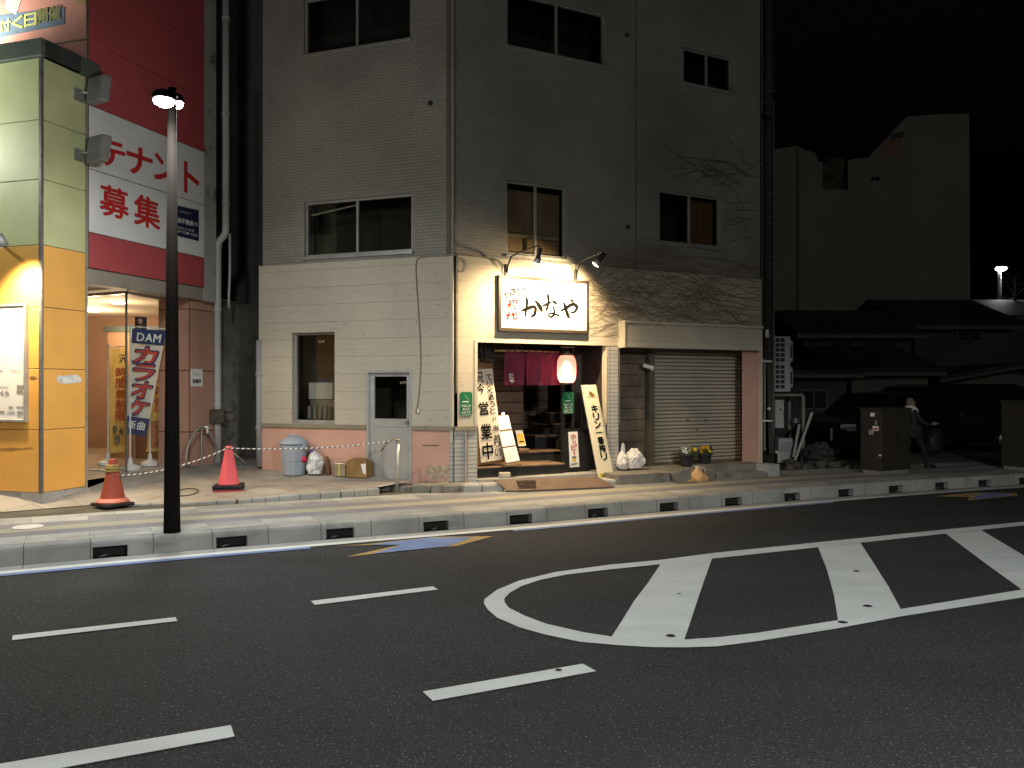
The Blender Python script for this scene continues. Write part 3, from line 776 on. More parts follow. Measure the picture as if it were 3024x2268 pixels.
for x in (2029, 2082):
    mb = MB(); u, z = FR.hit(x, 1240, D); mb.box(FR, u - .04, u + .04, z - .018, z + .018, D, D + .03); mb.build('handle', M['brownseam'], sh, bev=.005)
mb = MB(); u, z = FR.hit(2056, 1269, D); mb.box(FR, u - .03, u + .03, z - .015, z + .015, D, D + .026); mb.build('lock', M['brownseam'], sh, bev=.004)
mb = MB(); q0 = FR.U(2187, D) ; mb.add([FR.P(s1, .28, D + .1), FR.P(E_R - .45, .28, .0), FR.P(E_R - .45, LEDGE - 1.05, .0), FR.P(s1, LEDGE - 1.05, D + .1)])
mb.add([FR.P(E_R - .45, .2, 0), FR.P(E_R, .2, 0), FR.P(E_R, AWT + .1, 0), FR.P(E_R - .45, AWT + .1, 0)])
mb.build('pink_return', M['pinkwall'], tav)
mb = MB(); mb.box(FR, E_R - .02, E_R + .04, .3, AWB + .1, -.2, .02); mb.build('corner_trim', M['trim'], tav)
# step under the shutter bay
def block(name, pts, z0, z1, m, parent, bev=.012):
    b = MB(); b.prism([Vector((p.x, p.y, z1)) for p in pts], (0, 0, z0 - z1)); return b.build(name, m, parent, bev=bev)
st_l = gp(1826, 1434, .19); st_m = gp(2112, 1418, .19); st_e = gp(2303, 1407, .19)
inn = lambda p, d: Vector((p.x, p.y, 0)) - FR.n * d
block('front_step', [st_l, st_m, inn(st_m, 1.1), inn(st_l, 1.1)], .1, .365, M['concrete2'], tav)
e0 = st_m + (st_e - st_m) * .02
block('front_step', [e0, st_m + (st_e - st_m) * .80, inn(st_m + (st_e - st_m) * .80, .32), inn(e0, .32)], .1, .29, M['concrete2'], tav)
block('front_step', [inn(e0, .325), inn(st_e, .325), inn(st_e, .9), inn(e0, .9)], .1, .395, M['concrete2'], tav)
block('front_step', [st_m + (st_e - st_m) * .82, st_e, inn(st_e, .32), inn(st_m + (st_e - st_m) * .82, .32)], .1, .41, M['concrete'], tav)
# rough stones along the foot of the wall, left of the entrance
for (xa, ya, xb, yb, F_, dp, zt_, m_) in ((1118, 1450, 1210, 1453, FL, .45, .275, 'concrete2'), (1213, 1455, 1268, 1456, FL, .42, .315, 'concrete2'), (1270, 1457, 1303, 1457, FL, .40, .33, 'concrete2'), (1306, 1458, 1362, 1456, FL, .40, .32, 'concrete2'), (1367, 1455, 1424, 1454, FR, .45, .31, 'concrete'), (1427, 1454, 1492, 1452, FR, .42, .305, 'concrete'), (1764, 1437, 1822, 1434, FR, .5, .29, 'concrete')):
    A, B = gp(xa, ya, .19), gp(xb, yb, .19); jj = rng.uniform(-.03, .03)
    P = [A, A.lerp(B, .5) + F_.n * jj, B, B - F_.n * dp, A - F_.n * dp]
    block('plinth_stone', P, .1, zt_, M[m_], tav, .03)
# ---- entrance recess
a0, a1 = entry[0] + .0, entry[1]
FZ = .345; CZ = entry[3]
mb = MB(); mb.box(FR, a0, p0 + .1, .1, FZ, -.3, .10); mb.build('threshold', M['concrete'], tav, bev=.008)
mb = MB(); mb.quad(FR, a0 - .3, a1 + .3, FZ, CZ + .02, -2.5)
mb.build('back_wall', M['plank'], tav)
mb = MB(); mb.add([FR.P(a0 - .02, FZ, -.02), FR.P(a0 - .02, FZ, -2.5), FR.P(a0 - .02, CZ, -2.5), FR.P(a0 - .02, CZ, -.02)], [(0, 0), (2.5, 0), (2.5, 2.3), (0, 2.3)])
mb.quad(FR, a0 - .02, FR.U(1545, -.95), FZ, CZ, -.95)
mb.build('plank_wall', M['plank'], tav)
mb = MB(); mb.add([FR.P(a0 - .3, CZ + .01, -.01), FR.P(a1 + .3, CZ + .01, -.01), FR.P(a1 + .3, CZ + .01, -2.5), FR.P(a0 - .3, CZ + .01, -2.5)]); mb.build('recess_ceiling', M['black'], tav)
mb = MB(); mb.add([FR.P(a0 - .1, FZ - .004, -.2), FR.P(a1 + .1, FZ - .004, -.2), FR.P(a1 + .1, FZ - .004, -2.5), FR.P(a0 - .1, FZ - .004, -2.5)]); mb.build('recess_floor', M['concrete2'], tav)
c0, c1 = FR.U(1692, -.8), a1 + .02
mb = MB(); n = int((c1 - c0) / .045)
for k in range(n):                                   # corrugated black sheet
    for j in range(4):
        q0, q1 = k * .045 + j * .01125, k * .045 + (j + 1) * .01125
        d0, d1 = (-.8 + .012 * math.cos(2 * math.pi * q / .045) for q in (q0, q1))
        mb.add([FR.P(c0 + q0, FZ, d0), FR.P(c0 + q1, FZ, d1), FR.P(c0 + q1, CZ, d1), FR.P(c0 + q0, CZ, d0)])
mb.add([FR.P(c1, FZ, -.8), FR.P(c1, FZ, 0), FR.P(c1, CZ, 0), FR.P(c1, CZ, -.8)])
mb.build('corrugated_wall', M['corr'], tav, smooth=True)
k0, k1 = FR.U(1664, -.22), FR.U(1762, -.22)
mb = MB(); mb.box(FR, k0, k1, FZ, FR.Z(1700, 1266, -.22), -.30, -.22); mb.build('low_partition', M['black'], tav, bev=.004)
g0, g1 = FR.U(1661, -.2), FR.U(1669, -.2)
mb = MB(); mb.box(FR, g0, g1, FZ, CZ, -.26, -.20); mb.box(FR, FR.U(1690, -.2), FR.U(1696, -.2), FR.Z(1690, 1262, -.2), CZ, -.26, -.2)
mb.build('black_post', M['black'], tav)
def tread(x0, x1, yt, d, zb_, deep, m=None):
    u0, u1 = FR.U(x0, d), FR.U(x1, d); z = FR.Z((x0 + x1) / 2, yt, d)
    b = MB(); b.box(FR, u0, u1, zb_, z - .03, d - deep, d); s_ = b.build('stair_step', m or M['blackstep'], tav, bev=.006, seg=1)
    b = MB(); b.box(FR, u0 - .01, u1 + .01, z - .03, z, d - deep, d + .025); b.build('tread', M['woodtread'], s_, bev=.006, seg=1); return z
z1 = tread(1404, 1664, 1373, -.12, FZ, .62)
z2 = tread(1530, 1655, 1331, -.66, FZ, .5)
z3 = tread(1580, 1662, 1284, -1.15, FZ, .4)
z4 = tread(1600, 1690, 1250, -1.5, FZ, .35)
z5 = tread(1625, 1730, 1217, -1.8, FZ, .4)
mb = MB(); A = FR.Q(1645, 1303, -.75); B = FR.Q(1697, 1243, -.75); t = Vector((0, 0, -.16)); mb.prism([A, B, B + t, A + t], FR.n * -.04); mb.build('stair_rail', M['black'], tav)
# ---------------------------------------------------------------- things on and around the bar
def bulb_lamp(mount, elbow, head, aim, label):
    m = FR.Q(*mount, .035); e = Vector(elbow); h = Vector(head); a = Vector(aim).normalized()
    t = thing('sign_spotlight', m, label, 'spotlight', 'spotlights over the bar sign')
    b = MB(); b.box(Fr(m[:2], 62.7), -.025, .025, m.z - .09, m.z + .09, -.004, .03); b.build('mount', M['black'], t, bev=.006)
    pts = [m + FR.n * .03 + Vector((0, 0, -.05)), m + FR.n * .06 + Vector((0, 0, .12)), e]
    arc = [pts[0], pts[0].lerp(pts[1], .6) + FR.n * .02, pts[1].lerp(e, .12) + Vector((0, 0, .05)), pts[1].lerp(e, .35) + Vector((0, 0, .05)), e, h - a * .09]
    b = MB(); b.tube(arc, .013, 8); b.build('arm', M['black'], t, smooth=True)
    b = MB(); b.lathe([(.03, -.10), (.038, -.09), (.04, .03), (.045, .05)], h, 16, a); hd = b.build('lamp_head', M['black'], t, smooth=True)
    b = MB(); b.lathe([(.042, .05), (.06, .075), (.066, .11), (.066, .125)], h, 20, a); b.build('reflector', M['alu'], hd, smooth=True)
    b = MB(); b.lathe([(.062, .127), (.05, .142), (.02, .15), (.002, .151)], h, 20, a); b.build('bulb', glow('sign_bulb', (1, .74, .42), 9), hd, smooth=True)
    light(t, 'SPOT', h + a * .18, SPOT_W, (1, .72, .40), .05, a, 165, 1.)
    return t
SPOT_W = 470
h1 = FR.Q(1592, 752, .72); h2 = FR.Q(1774, 762, .72)
bulb_lamp((1494, 797), h1 - FR.n * .02 + Vector((0, 0, .14)), h1, FR.n * -.42 + Vector((0, 0, -1)), 'black arm spotlight over the left half of the bar sign')
bulb_lamp((1699, 812), h2 + FR.u * .02 + Vector((0, 0, .10)), h2, FR.n * -.45 - FR.u * .5 + Vector((0, 0, -.8)), 'black arm spotlight over the right end of the bar sign, tilted to the left')
# signboard
SU = (FR.U(1465), FR.U(1731)); SZ = (FR.Z(1465, 978), FR.Z(1465, 813.5))
sg = thing('bar_signboard', FR.P((SU[0] + SU[1]) / 2, SZ[0], .03), 'white bar signboard in a black frame with black brush lettering above the entrance', 'sign')
b = MB(); b.box(FR, SU[0] + .03, SU[1] - .03, SZ[0] + .03, SZ[1] - .03, .032, .075); pn = b.build('sign_panel', mat('sign_white', (.82, .80, .74), .5, (4, .02)), sg)
b = MB(); f = .045
for a, c, e, g_ in ((SU[0], SU[0] + f, SZ[0], SZ[1]), (SU[1] - f, SU[1], SZ[0], SZ[1]), (SU[0] + f, SU[1] - f, SZ[1] - f, SZ[1]), (SU[0] + f, SU[1] - f, SZ[0], SZ[0] + f * 1.2)):
    b.box(FR, a, c, e, g_, .031, .10)
b.build('sign_frame', mat('sign_frame', (.035, .025, .018), .5, (8, .2)), sg, bev=.004, seg=1)
zq = 3.318
def sfn(x, y):
    u, v = FR.hit(1300 + x / zq, 500 + y / zq, .079); return FR.P(u, v, .079)
b = MB()
K_ = [[(788, 1390, 10), (830, 1374, 24), (880, 1354, 28), (918, 1346, 26), (935, 1366, 24), (930, 1402, 24), (916, 1432, 22), (884, 1440, 10)],
      [(840, 1254, 14), (850, 1290, 24), (846, 1350, 20), (838, 1400, 18), (834, 1442, 12)], [(926, 1284, 12), (958, 1318, 28), (984, 1362, 32), (1002, 1398, 12)],
      [(1000, 1342, 12), (1040, 1322, 20), (1088, 1300, 12)], [(1052, 1218, 12), (1060, 1258, 22), (1060, 1310, 18), (1048, 1356, 18), (1036, 1392, 8)],
      [(1096, 1288, 10), (1122, 1302, 22), (1145, 1326, 10)], [(1108, 1342, 10), (1118, 1390, 16), (1110, 1428, 16), (1084, 1448, 14), (1062, 1432, 12), (1078, 1412, 12), (1118, 1416, 14), (1170, 1438, 16)],
      [(1180, 1388, 10), (1226, 1364, 24), (1278, 1330, 28), (1318, 1324, 28), (1338, 1352, 26), (1326, 1386, 20), (1300, 1404, 16), (1276, 1396, 8)],
      [(1268, 1276, 8), (1292, 1288, 20), (1306, 1304, 8)], [(1206, 1304, 10), (1222, 1340, 24), (1238, 1392, 24), (1252, 1432, 26), (1268, 1460, 12)]]
for s_ in K_: stroke(b, sfn, [(x, y, w * 1.25 + 2) for x, y, w in s_])
b.build('brush_lettering', M['ink'], pn)
q = [sfn(560, 1060), sfn(1420, 1060), sfn(1420, 1590), sfn(560, 1590)]
def zb4(x0, y0, x1, y1): return ((x0 - 560) / 860, (y0 - 1060) / 530, (x1 - 560) / 860, (y1 - 1060) / 530)
b = MB()
for ch, bx in (('や', (615, 1200, 680, 1262)), ('き', (682, 1165, 732, 1230)), ('と', (736, 1150, 782, 1228)), ('ん', (786, 1130, 842, 1206))): letters(b, q, ch, zb4(*bx), .07, .002, .12)
b.build('small_lettering', mat('grey_ink', (.006, .005, .004), .95, None, spec=0), pn)
b = MB()
letters(b, q, '初', zb4(650, 1272, 742, 1368), .04, .002, .1); letters(b, q, '代', zb4(636, 1394, 748, 1472), .045, .002, .1)
b.build('red_lettering', mat('brush_red', (.20, .012, .01), .95, None, spec=0), pn)
# noren curtain
nr = thing('noren_curtain', FR.Q(1577, 1137, -.35), 'purple split shop curtain hanging from a bamboo rod across the bar entrance', 'curtain')
D_ = -.35
b = MB(); b.tube([FR.Q(1452, 1035, D_), FR.Q(1560, 1036.5, D_), FR.Q(1688, 1041, D_)], .016, 10); b.build('rod', mat('bamboo', (.36, .22, .1), .5, (9, .25)), nr, smooth=True)
na, nb = FR.U(1489, D_), FR.U(1668, D_); nz0, nz1 = FR.Z(1500, 1137.5, D_), FR.Z(1500, 1043, D_)
ncl = cloth('noren_cloth', (.24, .05, .10), .4)
n = 3; wdt = (nb - na) / n
for k in range(n):
    b = MB(); G, Hh = 18, 10
    for i in range(G):
        for j in range(Hh):
            pp = []
            for (x, y) in ((i, j), (i + 1, j), (i + 1, j + 1), (i, j + 1)):
                s_, t_ = x / G, y / Hh
                fl = (1 - t_)
                wv = .035 * fl * math.sin(s_ * 7 + k * 2.1) + .02 * fl * math.sin(s_ * 17 + k) - .02 * fl
                sk = (.012 * fl * (s_ - .5)) * (-1 if k == 1 else 1)
                sp = .008 * fl * fl * (s_ if k == 0 else (-(1 - s_) if k == 1 else 0)) * -1
                z = nz0 + (nz1 - nz0) * t_ + .015 * math.sin(s_ * math.pi) * (t_ > .95)
                pp.append(FR.P(na + wdt * (k + s_ * .985) + sk + sp, z, D_ + wv + .01))
            b.add(pp)
    pnl = b.build('curtain_panel', ncl, nr, smooth=True)
    if k == 0:
        b = MB(); qq = [FR.P(na + x, z, D_ + .035) for x, z in ((.05, nz1 - .33), (.15, nz1 - .33), (.17, nz0 + .04), (.07, nz0 + .04))]
        column(b, qq, 'かなや', (0, 0, 1, 1), .01, .014, .1); b.build('lettering', M['white'], pnl)
b = MB()
for k in range(9):
    u = na + .06 + k * (nb - na - .1) / 8; b.box(FR, u - .018, u + .018, nz1 - .02, nz1 + .045, D_ - .02, D_ + .02)
b.build('hanging_loops', ncl, nr)
# lantern
lp = FR.Q(1673.5, 1090, -.05)
lt = thing('paper_lantern', (lp.x, lp.y, FR.Z(1673, 1131, -.05)), 'glowing white and pink paper lantern hanging beside the shop curtain', 'lantern')
lr = .16; lz0, lz1 = FR.Z(1673, 1130, -.05), FR.Z(1673, 1050, -.05)
pr = []; NB = 22
for k in range(NB + 1):
    t_ = k / NB; z = lz0 + (lz1 - lz0) * t_
    e = 1 - abs(2 * t_ - 1) ** 4 * .32
    pr.append((lr * e * (1 - .018 * (k % 2)), z - lp.z))
paper = bpy.data.materials.new('lantern_paper'); paper.use_nodes = True
t = paper.node_tree; N = t.nodes; b_ = N['Principled BSDF']; b_.inputs['Base Color'].default_value = (.85, .35, .30, 1); b_.inputs['Roughness'].default_value = .7
tr = N.new('ShaderNodeBsdfTranslucent'); tr.inputs[0].default_value = (.95, .31, .26, 1); x = N.new('ShaderNodeMixShader'); x.inputs[0].default_value = .75
t.links.new(b_.outputs[0], x.inputs[1]); t.links.new(tr.outputs[0], x.inputs[2])
tp = N.new('ShaderNodeBsdfTransparent'); tp.inputs[0].default_value = (1, .8, .75, 1); x2 = N.new('ShaderNodeMixShader'); x2.inputs[0].default_value = .14
t.links.new(x.outputs[0], x2.inputs[1]); t.links.new(tp.outputs[0], x2.inputs[2]); t.links.new(x2.outputs[0], N['Material Output'].inputs[0])
b = MB(); k0_ = len(b.v)
b.lathe(pr, lp, 32); b.f = b.f[:-2]; b.uv = b.uv[:-2]; b.m = b.m[:-2]; b.build('paper_body', paper, lt, smooth=True)
b = MB(); b.lathe([(lr * .7, lz1 - lp.z + .001), (lr * .72, lz1 - lp.z + .03), (lr * .5, lz1 - lp.z + .032)], lp, 24); b.lathe([(lr * .5, lz0 - lp.z - .032), (lr * .72, lz0 - lp.z - .03), (lr * .7, lz0 - lp.z - .001)], lp, 24)
b.tube([Vector((lp.x, lp.y, lz1 + .03)), Vector((lp.x, lp.y, lz1 + .14))], .005, 6)
b.build('black_ring', M['black'], lt)
b = MB(); q_ = Vector((lp.x, lp.y, lz1 + .14)); b.tube([q_ - FR.u * .12, q_ + FR.u * .16, q_ + FR.u * .16 - FR.n * .35], .01, 6); b.build('bracket', M['woodtread'], lt)
b = MB(); b.blob(lp, .088, .088, .14, 0, 18, 12); b.build('inner_bulb', glow('lantern_bulb', (1, .86, .76), 7), lt, smooth=True)
light(lt, 'POINT', lp - Vector((0, 0, .17)), 8, (1, .72, .56), .05)
# woven mat with the paper notice in front of it
mt = thing('woven_mat', FR.Q(1440, 1372, -.1), 'brown woven reed mat leaning behind the long paper notice', 'mat')
b = MB(); b.slab([FR.Q(1392, 1060, -.42), FR.Q(1449, 1058, -.42), FR.Q(1489, 1364, -.17), FR.Q(1404, 1376, -.17)], FR.n * -.015)
b.build('reed_sheet', brick('reed', (.30, .17, .07), (.36, .2, .09), (.09, .05, .025), .5, .022, .003, .7, 1., .3, .3, 4), mt)
b = MB(); b.tube([FR.Q(1392, 1062, -.41), FR.Q(1451, 1060, -.41)], .012, 6); b.build('top_batten', M['woodtread'], mt)
nt_ = thing('paper_notice', FR.Q(1452, 1362, -.12), 'long white paper notice with black brush writing tied to a reed mat', 'notice')
NQ = [FR.Q(1396, 1090, -.36), FR.Q(1454, 1088.5, -.36), FR.Q(1486, 1356, -.14), FR.Q(1421, 1367, -.14)]
b = MB(); G = 16
nn = FR.n
for i in range(G):
    for j in range(3):
        pp = []
        for (x, y) in ((j, i + 1), (j + 1, i + 1), (j + 1, i), (j, i)): pp.append(bil(NQ, x / 3, y / G) + nn * (.006 * math.sin(y * 1.9) + .004 * math.sin(y * .8 + x)))
        b.add(pp)
sheet = b.build('paper_sheet', cloth('washi_paper', (.74, .68, .58), .15, (4, .06)), nt_, smooth=True)
b = MB()
column(b, NQ, '只今', (.12, .03, .46, .28), .03, .016, .12); letters(b, NQ, '営', (.12, .36, .56, .50), .03, .016); letters(b, NQ, '業', (.10, .60, .60, .76), .03, .016); letters(b, NQ, '中', (.10, .80, .56, .97), .03, .016)
column(b, NQ, 'ていくあうと', (.62, .06, .90, .50), .02, .016, .1); letters(b, NQ, '弁', (.68, .53, .92, .575), .02, .016); letters(b, NQ, '当', (.68, .62, .94, .68), .02, .016)
column(b, NQ, 'あり', (.66, .725, .92, .86), .02, .016, .1); letters(b, NQ, '〼', (.66, .88, .90, .95), .02, .016)
b.build('brush_writing', M['ink'], sheet)
# lit menu board
mn = thing('menu_board', FR.Q(1515, 1366, .02), 'tall leaning menu board of three lit white panels with a clip lamp on top', 'menu board')
MQ = [FR.Q(1460, 1229, -.32), FR.Q(1501, 1225, -.32), FR.Q(1536, 1361, .0), FR.Q(1493, 1369, .0)]
b = MB(); b.slab(MQ, FR.n * -.03); bd = b.build('board', M['woodtread'], mn, bev=.004)
for i, (t0, t1) in enumerate(((.02, .30), (.345, .655), (.685, .985))):
    c = [bil(MQ, .05, t0) + nn * .012, bil(MQ, .95, t0) + nn * .012, bil(MQ, .95, t1) + nn * .012, bil(MQ, .05, t1) + nn * .012]
    b = MB(); b.slab(c, nn * -.01); pg = b.build('menu_sheet', M['white'], bd)
    if i == 2:
        b = MB()
        for r_ in range(7):
            y = .12 + r_ * .11; b.add([bil(c, .1, y + .02) + nn * .003, bil(c, .55 + .1 * (r_ % 3), y + .02) + nn * .003, bil(c, .55 + .1 * (r_ % 3), y) + nn * .003, bil(c, .1, y) + nn * .003])
        b.build('faint_lines', mat('faint_ink', (.55, .52, .48), .8, None), pg)
b = MB(); b.box(FR, FR.U(1490, .03), FR.U(1539, .03), z1 + .002, z1 + .04, -.06, .06); b.build('foot', M['woodtread'], mn, bev=.006)
c_ = bil(MQ, .5, 0) + nn * .07 + Vector((0, 0, .05))
b = MB(); b.tube([bil(MQ, .5, 0), bil(MQ, .5, 0) + Vector((0, 0, .06)), c_], .008, 6); b.build('clip', M['black'], mn)
b = MB(); b.blob(c_ - Vector((0, 0, .02)), .02, .02, .022); b.build('bulb', glow('menu_bulb', (1, .86, .62), 14), mn, smooth=True)
light(mn, 'POINT', c_ + nn * .02 - Vector((0, 0, .04)), 5.5, (1, .80, .52), .03)
# little card stand
sd = thing('card_stand', FR.Q(1543, 1325, -.6), 'small yellow and white card in a wooden stand on the entrance step', 'card stand')
CQ = [FR.Q(1522, 1271, -.75), FR.Q(1543, 1270, -.75), FR.Q(1553.5, 1316, -.68), FR.Q(1532, 1318, -.68)]
b = MB(); b.slab(CQ, nn * -.006); b.build('card', M['white'], sd)
b = MB(); qy = [bil(CQ, .06, .22) + nn * .004, bil(CQ, .94, .22) + nn * .004, bil(CQ, .94, .9) + nn * .004, bil(CQ, .06, .9) + nn * .004]; b.add(qy[::-1]); yc = b.build('yellow_print', mat('yellow_print', (.62, .40, .06), .6, (6, .2)), sd)
b = MB(); b.add([bil(CQ, .2, .68) + nn * .007, bil(CQ, .8, .68) + nn * .007, bil(CQ, .8, .76) + nn * .007, bil(CQ, .2, .76) + nn * .007][::-1]); b.build('print_line', M['ink'], sd)
b = MB(); b.box(FR, FR.U(1529, -.66), FR.U(1559, -.66), z2 + .002, z2 + .05, -.72, -.6); b.build('stand_base', M['woodtread'], sd, bev=.006)
# the two green smoking notices
green = mat('green_sign', (.012, .16, .065), .4, (4, .06))
def smoke_sign(x0, x1, yt, yb, d, label):
    u0, u1 = FR.U(x0, d), FR.U(x1, d); z0, z1_ = FR.Z((x0 + x1) / 2, yb, d), FR.Z((x0 + x1) / 2, yt, d)
    t = thing('smoking_notice', FR.P((u0 + u1) / 2, z0, d), label, 'sign', 'green smoking notices')
    b = MB(); r = .035; pts = []
    for cx_, cy_, a in ((u1 - r, z1_ - r, 0), (u0 + r, z1_ - r, 90), (u0 + r, z0 + r, 180), (u1 - r, z0 + r, 270)):
        for k in range(5): q = R(a + 22.5 * k); pts.append(FR.P(cx_ + r * math.cos(q), cy_ + r * math.sin(q), d + .008))
    b.prism(pts, nn * -.008); pl = b.build('plate', green, t)
    q = [FR.P(u0, z1_, d + .008), FR.P(u1, z1_, d + .008), FR.P(u1, z0, d + .008), FR.P(u0, z0, d + .008)]
    b = MB()
    for i, s_ in enumerate(('たばこが', '吸える', 'お店です')):
        y = .52 + i * .14; w = .22 * len(s_) / 1.15
        for k, ch in enumerate(s_): letters(b, q, ch, (.5 - w / 2 + w * k / len(s_), y, .5 - w / 2 + w * (k + .9) / len(s_), y + .10), .02, .003)
    b.add([bil(q, .18, .42) + nn * .003, bil(q, .72, .42) + nn * .003, bil(q, .72, .375) + nn * .003, bil(q, .18, .375) + nn * .003])
    b.add([bil(q, .1, .955) + nn * .003, bil(q, .9, .955) + nn * .003, bil(q, .9, .94) + nn * .003, bil(q, .1, .94) + nn * .003])
    b.build('white_lettering', M['white'], pl)
    b = MB()
    for o_ in (0, .1): stroke(b, lambda x, y: bil(q, x + o_, y) + nn * .003, [(.66, .36, .02), (.62, .29, .03), (.42, .2, .03), (.34, .1, .02), (.30, .05, .01)])
    b.build('smoke_curl', mat('pale_green', (.16, .36, .24), .5, None), pl)
smoke_sign(1358.5, 1394, 1158, 1229, .034, 'green smoking notice on the cream wall left of the entrance')
smoke_sign(1661.5, 1694, 1158, 1222, -.18, 'green smoking notice on the black post inside the entrance')
# tall red lettered beverage notice
hz = thing('drink_notice', FR.Q(1698, 1381, -.2), 'narrow white drink notice with red lettering on the black partition', 'sign')
HQ = [FR.Q(1679, 1276, -.2), FR.Q(1705.5, 1274.5, -.2), FR.Q(1711, 1378, -.2), FR.Q(1683.5, 1380.5, -.2)]
b = MB(); b.slab(HQ, nn * -.012); hp = b.build('plate', M['white'], hz)
b = MB(); letters(b, HQ, 'ホ', (.2, .07, .8, .22), .03, .004); letters(b, HQ, 'ッ', (.32, .25, .75, .36), .03, .004); letters(b, HQ, 'ピ', (.22, .36, .85, .52), .03, .004); letters(b, HQ, 'I', (.45, .56, .58, .66), .02, .004)
b.build('red_lettering', M['red'], hp)
b = MB(); b.mesh([bil(HQ, .47 + .2 * math.cos(k * .5236), .80 + .05 * math.sin(k * .5236)) + nn * .004 for k in range(12)], [list(range(12))]); b.build('yellow_mark', mat('mark_yellow', (.65, .45, .03), .5, None), hp)
b = MB()
for k in range(5): a = (k - 2) * .4; b.mesh([bil(HQ, .47 + .26 * math.sin(a) + .07 * math.cos(j * .785), .745 - .03 * math.cos(a) + .018 * math.sin(j * .785)) + nn * .005 for j in range(8)], [list(range(8))])
for k, ch in enumerate('HOPPY'): letters(b, HQ, ch, (.1 + k * .165, .885, .1 + k * .165 + .14, .945), .02, .004, .1)
b.build('black_lettering', M['ink'], hp)
# long leaning beer board
kb_ = thing('beer_board', FR.Q(1793, 1416, .2), 'tall cream beer board with black lettering leaning against the tiled pier', 'sign')
BQ = [FR.Q(1718, 1137.5, -.02), FR.Q(1761, 1136, -.02), FR.Q(1816, 1415.5, .22), FR.Q(1771, 1417.5, .22)]
b = MB(); b.slab(BQ, nn * -.05); bp_ = b.build('board', mat('cream_board', (.76, .70, .52), .45, (3, .03)), kb_, bev=.012)
b = MB(); column(b, BQ, 'キリン一番搾リ', (.36, .21, .76, .80), .06, .004, .1); b.build('black_lettering', M['ink'], bp_)
b = MB(); column(b, BQ, '最初に製法で選ぶ最上のうまさ', (.84, .22, .93, .68), .0, .004, .15); b.build('fine_lettering', mat('grey_print', (.34, .30, .22), .6, None), bp_)
b = MB(); b.add([bil(BQ, .04, .992) + nn * .003, bil(BQ, .97, .992) + nn * .003, bil(BQ, .95, .935) + nn * .003, bil(BQ, .05, .935) + nn * .003]); yl = b.build('yellow_band', mat('band_yellow', (.68, .48, .02), .5, None), bp_)
b = MB()
for k, ch in enumerate('取扱店'): letters(b, BQ, ch, (.2 + k * .21, .945, .2 + k * .21 + .18, .98), .03, .006)
b.build('band_lettering', M['ink'], yl)
b = MB(); rr = random.Random(5)
for k in range(7): stroke(b, lambda x, y: bil(BQ, x, y) + nn * .004, [(.36 + .03 * k, .1 - .008 * (k % 3), .01), (.44 + .05 * k * .6, .085 + .004 * k, .05), (.50 + .04 * k, .105 + .004 * (k % 2), .01)])
b.add([bil(BQ, .18, .123) + nn * .004, bil(BQ, .86, .123) + nn * .004, bil(BQ, .86, .120) + nn * .004, bil(BQ, .18, .120) + nn * .004]); b.add([bil(BQ, .18, .133) + nn * .004, bil(BQ, .86, .133) + nn * .004, bil(BQ, .86, .131) + nn * .004, bil(BQ, .18, .131) + nn * .004])
b.build('gold_emblem', mat('gold_ink', (.42, .27, .06), .5, None), bp_)
# brown ramp plate
rq = [gp(1461, 1421.5, .345), gp(1764, 1410.5, .345), gp(1816, 1441, .2), gp(1592, 1450.5, .2), gp(1499, 1453.5, .2)]
rp = thing('ramp_mat', rq[4], 'brown ribbed rubber ramp mat lying in front of the bar entrance', 'mat')
b = MB(); b.prism([p + Vector((0, 0, .022)) for p in rq][::-1], (0, 0, -.016)); b.build('rubber_sheet', mat('brown_rubber', (.13, .088, .065), .65, (5, .2), (90, .4)), rp)
b = MB()
for k in range(6):
    y = 1426 + k * 4.2; A = gp(1524 + k * 1.5, y, .34 - k * .022) + Vector((0, 0, .028)); B = gp(1582 + k * .5, y - 1.2, .34 - k * .022) + Vector((0, 0, .028)); b.tube([A, B], .009, 6)
b.build('raised_ribs', mat('rib_rubber', (.06, .03, .02), .6, None), rp)
# small white weight
ww = MB(); ww.box(Fr(FR.P(FR.U(1490, .02), 0, .02)[:2], 62.7), -.09, .09, FZ + .002, FZ + .09, -.05, .05); o = ww.build('white_block', M['trim'], None, bev=.02, seg=3); tag(o, 'small off white block lying on the threshold before the steps', 'block')
# carved wooden bear-like ornament hung on the plank wall: dark gnarled branch
br_ = MB(); p_ = FR.Q(1437, 1045, -.3); rr = random.Random(2)
for k in range(7):
    a = rr.uniform(-1.2, 1.2); q_ = p_ + FR.u * rr.uniform(-.06, .06); b_l = rr.uniform(.1, .2)
    br_.tube([q_ + Vector((0, 0, -.12)), q_ + FR.u * .03 * a, q_ + FR.u * .08 * a + Vector((0, 0, b_l)) + nn * rr.uniform(0, .05)], [.035, .03, .012], 7)
o = br_.build('driftwood_ornament', M['black'], None, smooth=True); tag(o, 'dark gnarled wooden ornament in the upper left of the entrance', 'ornament')
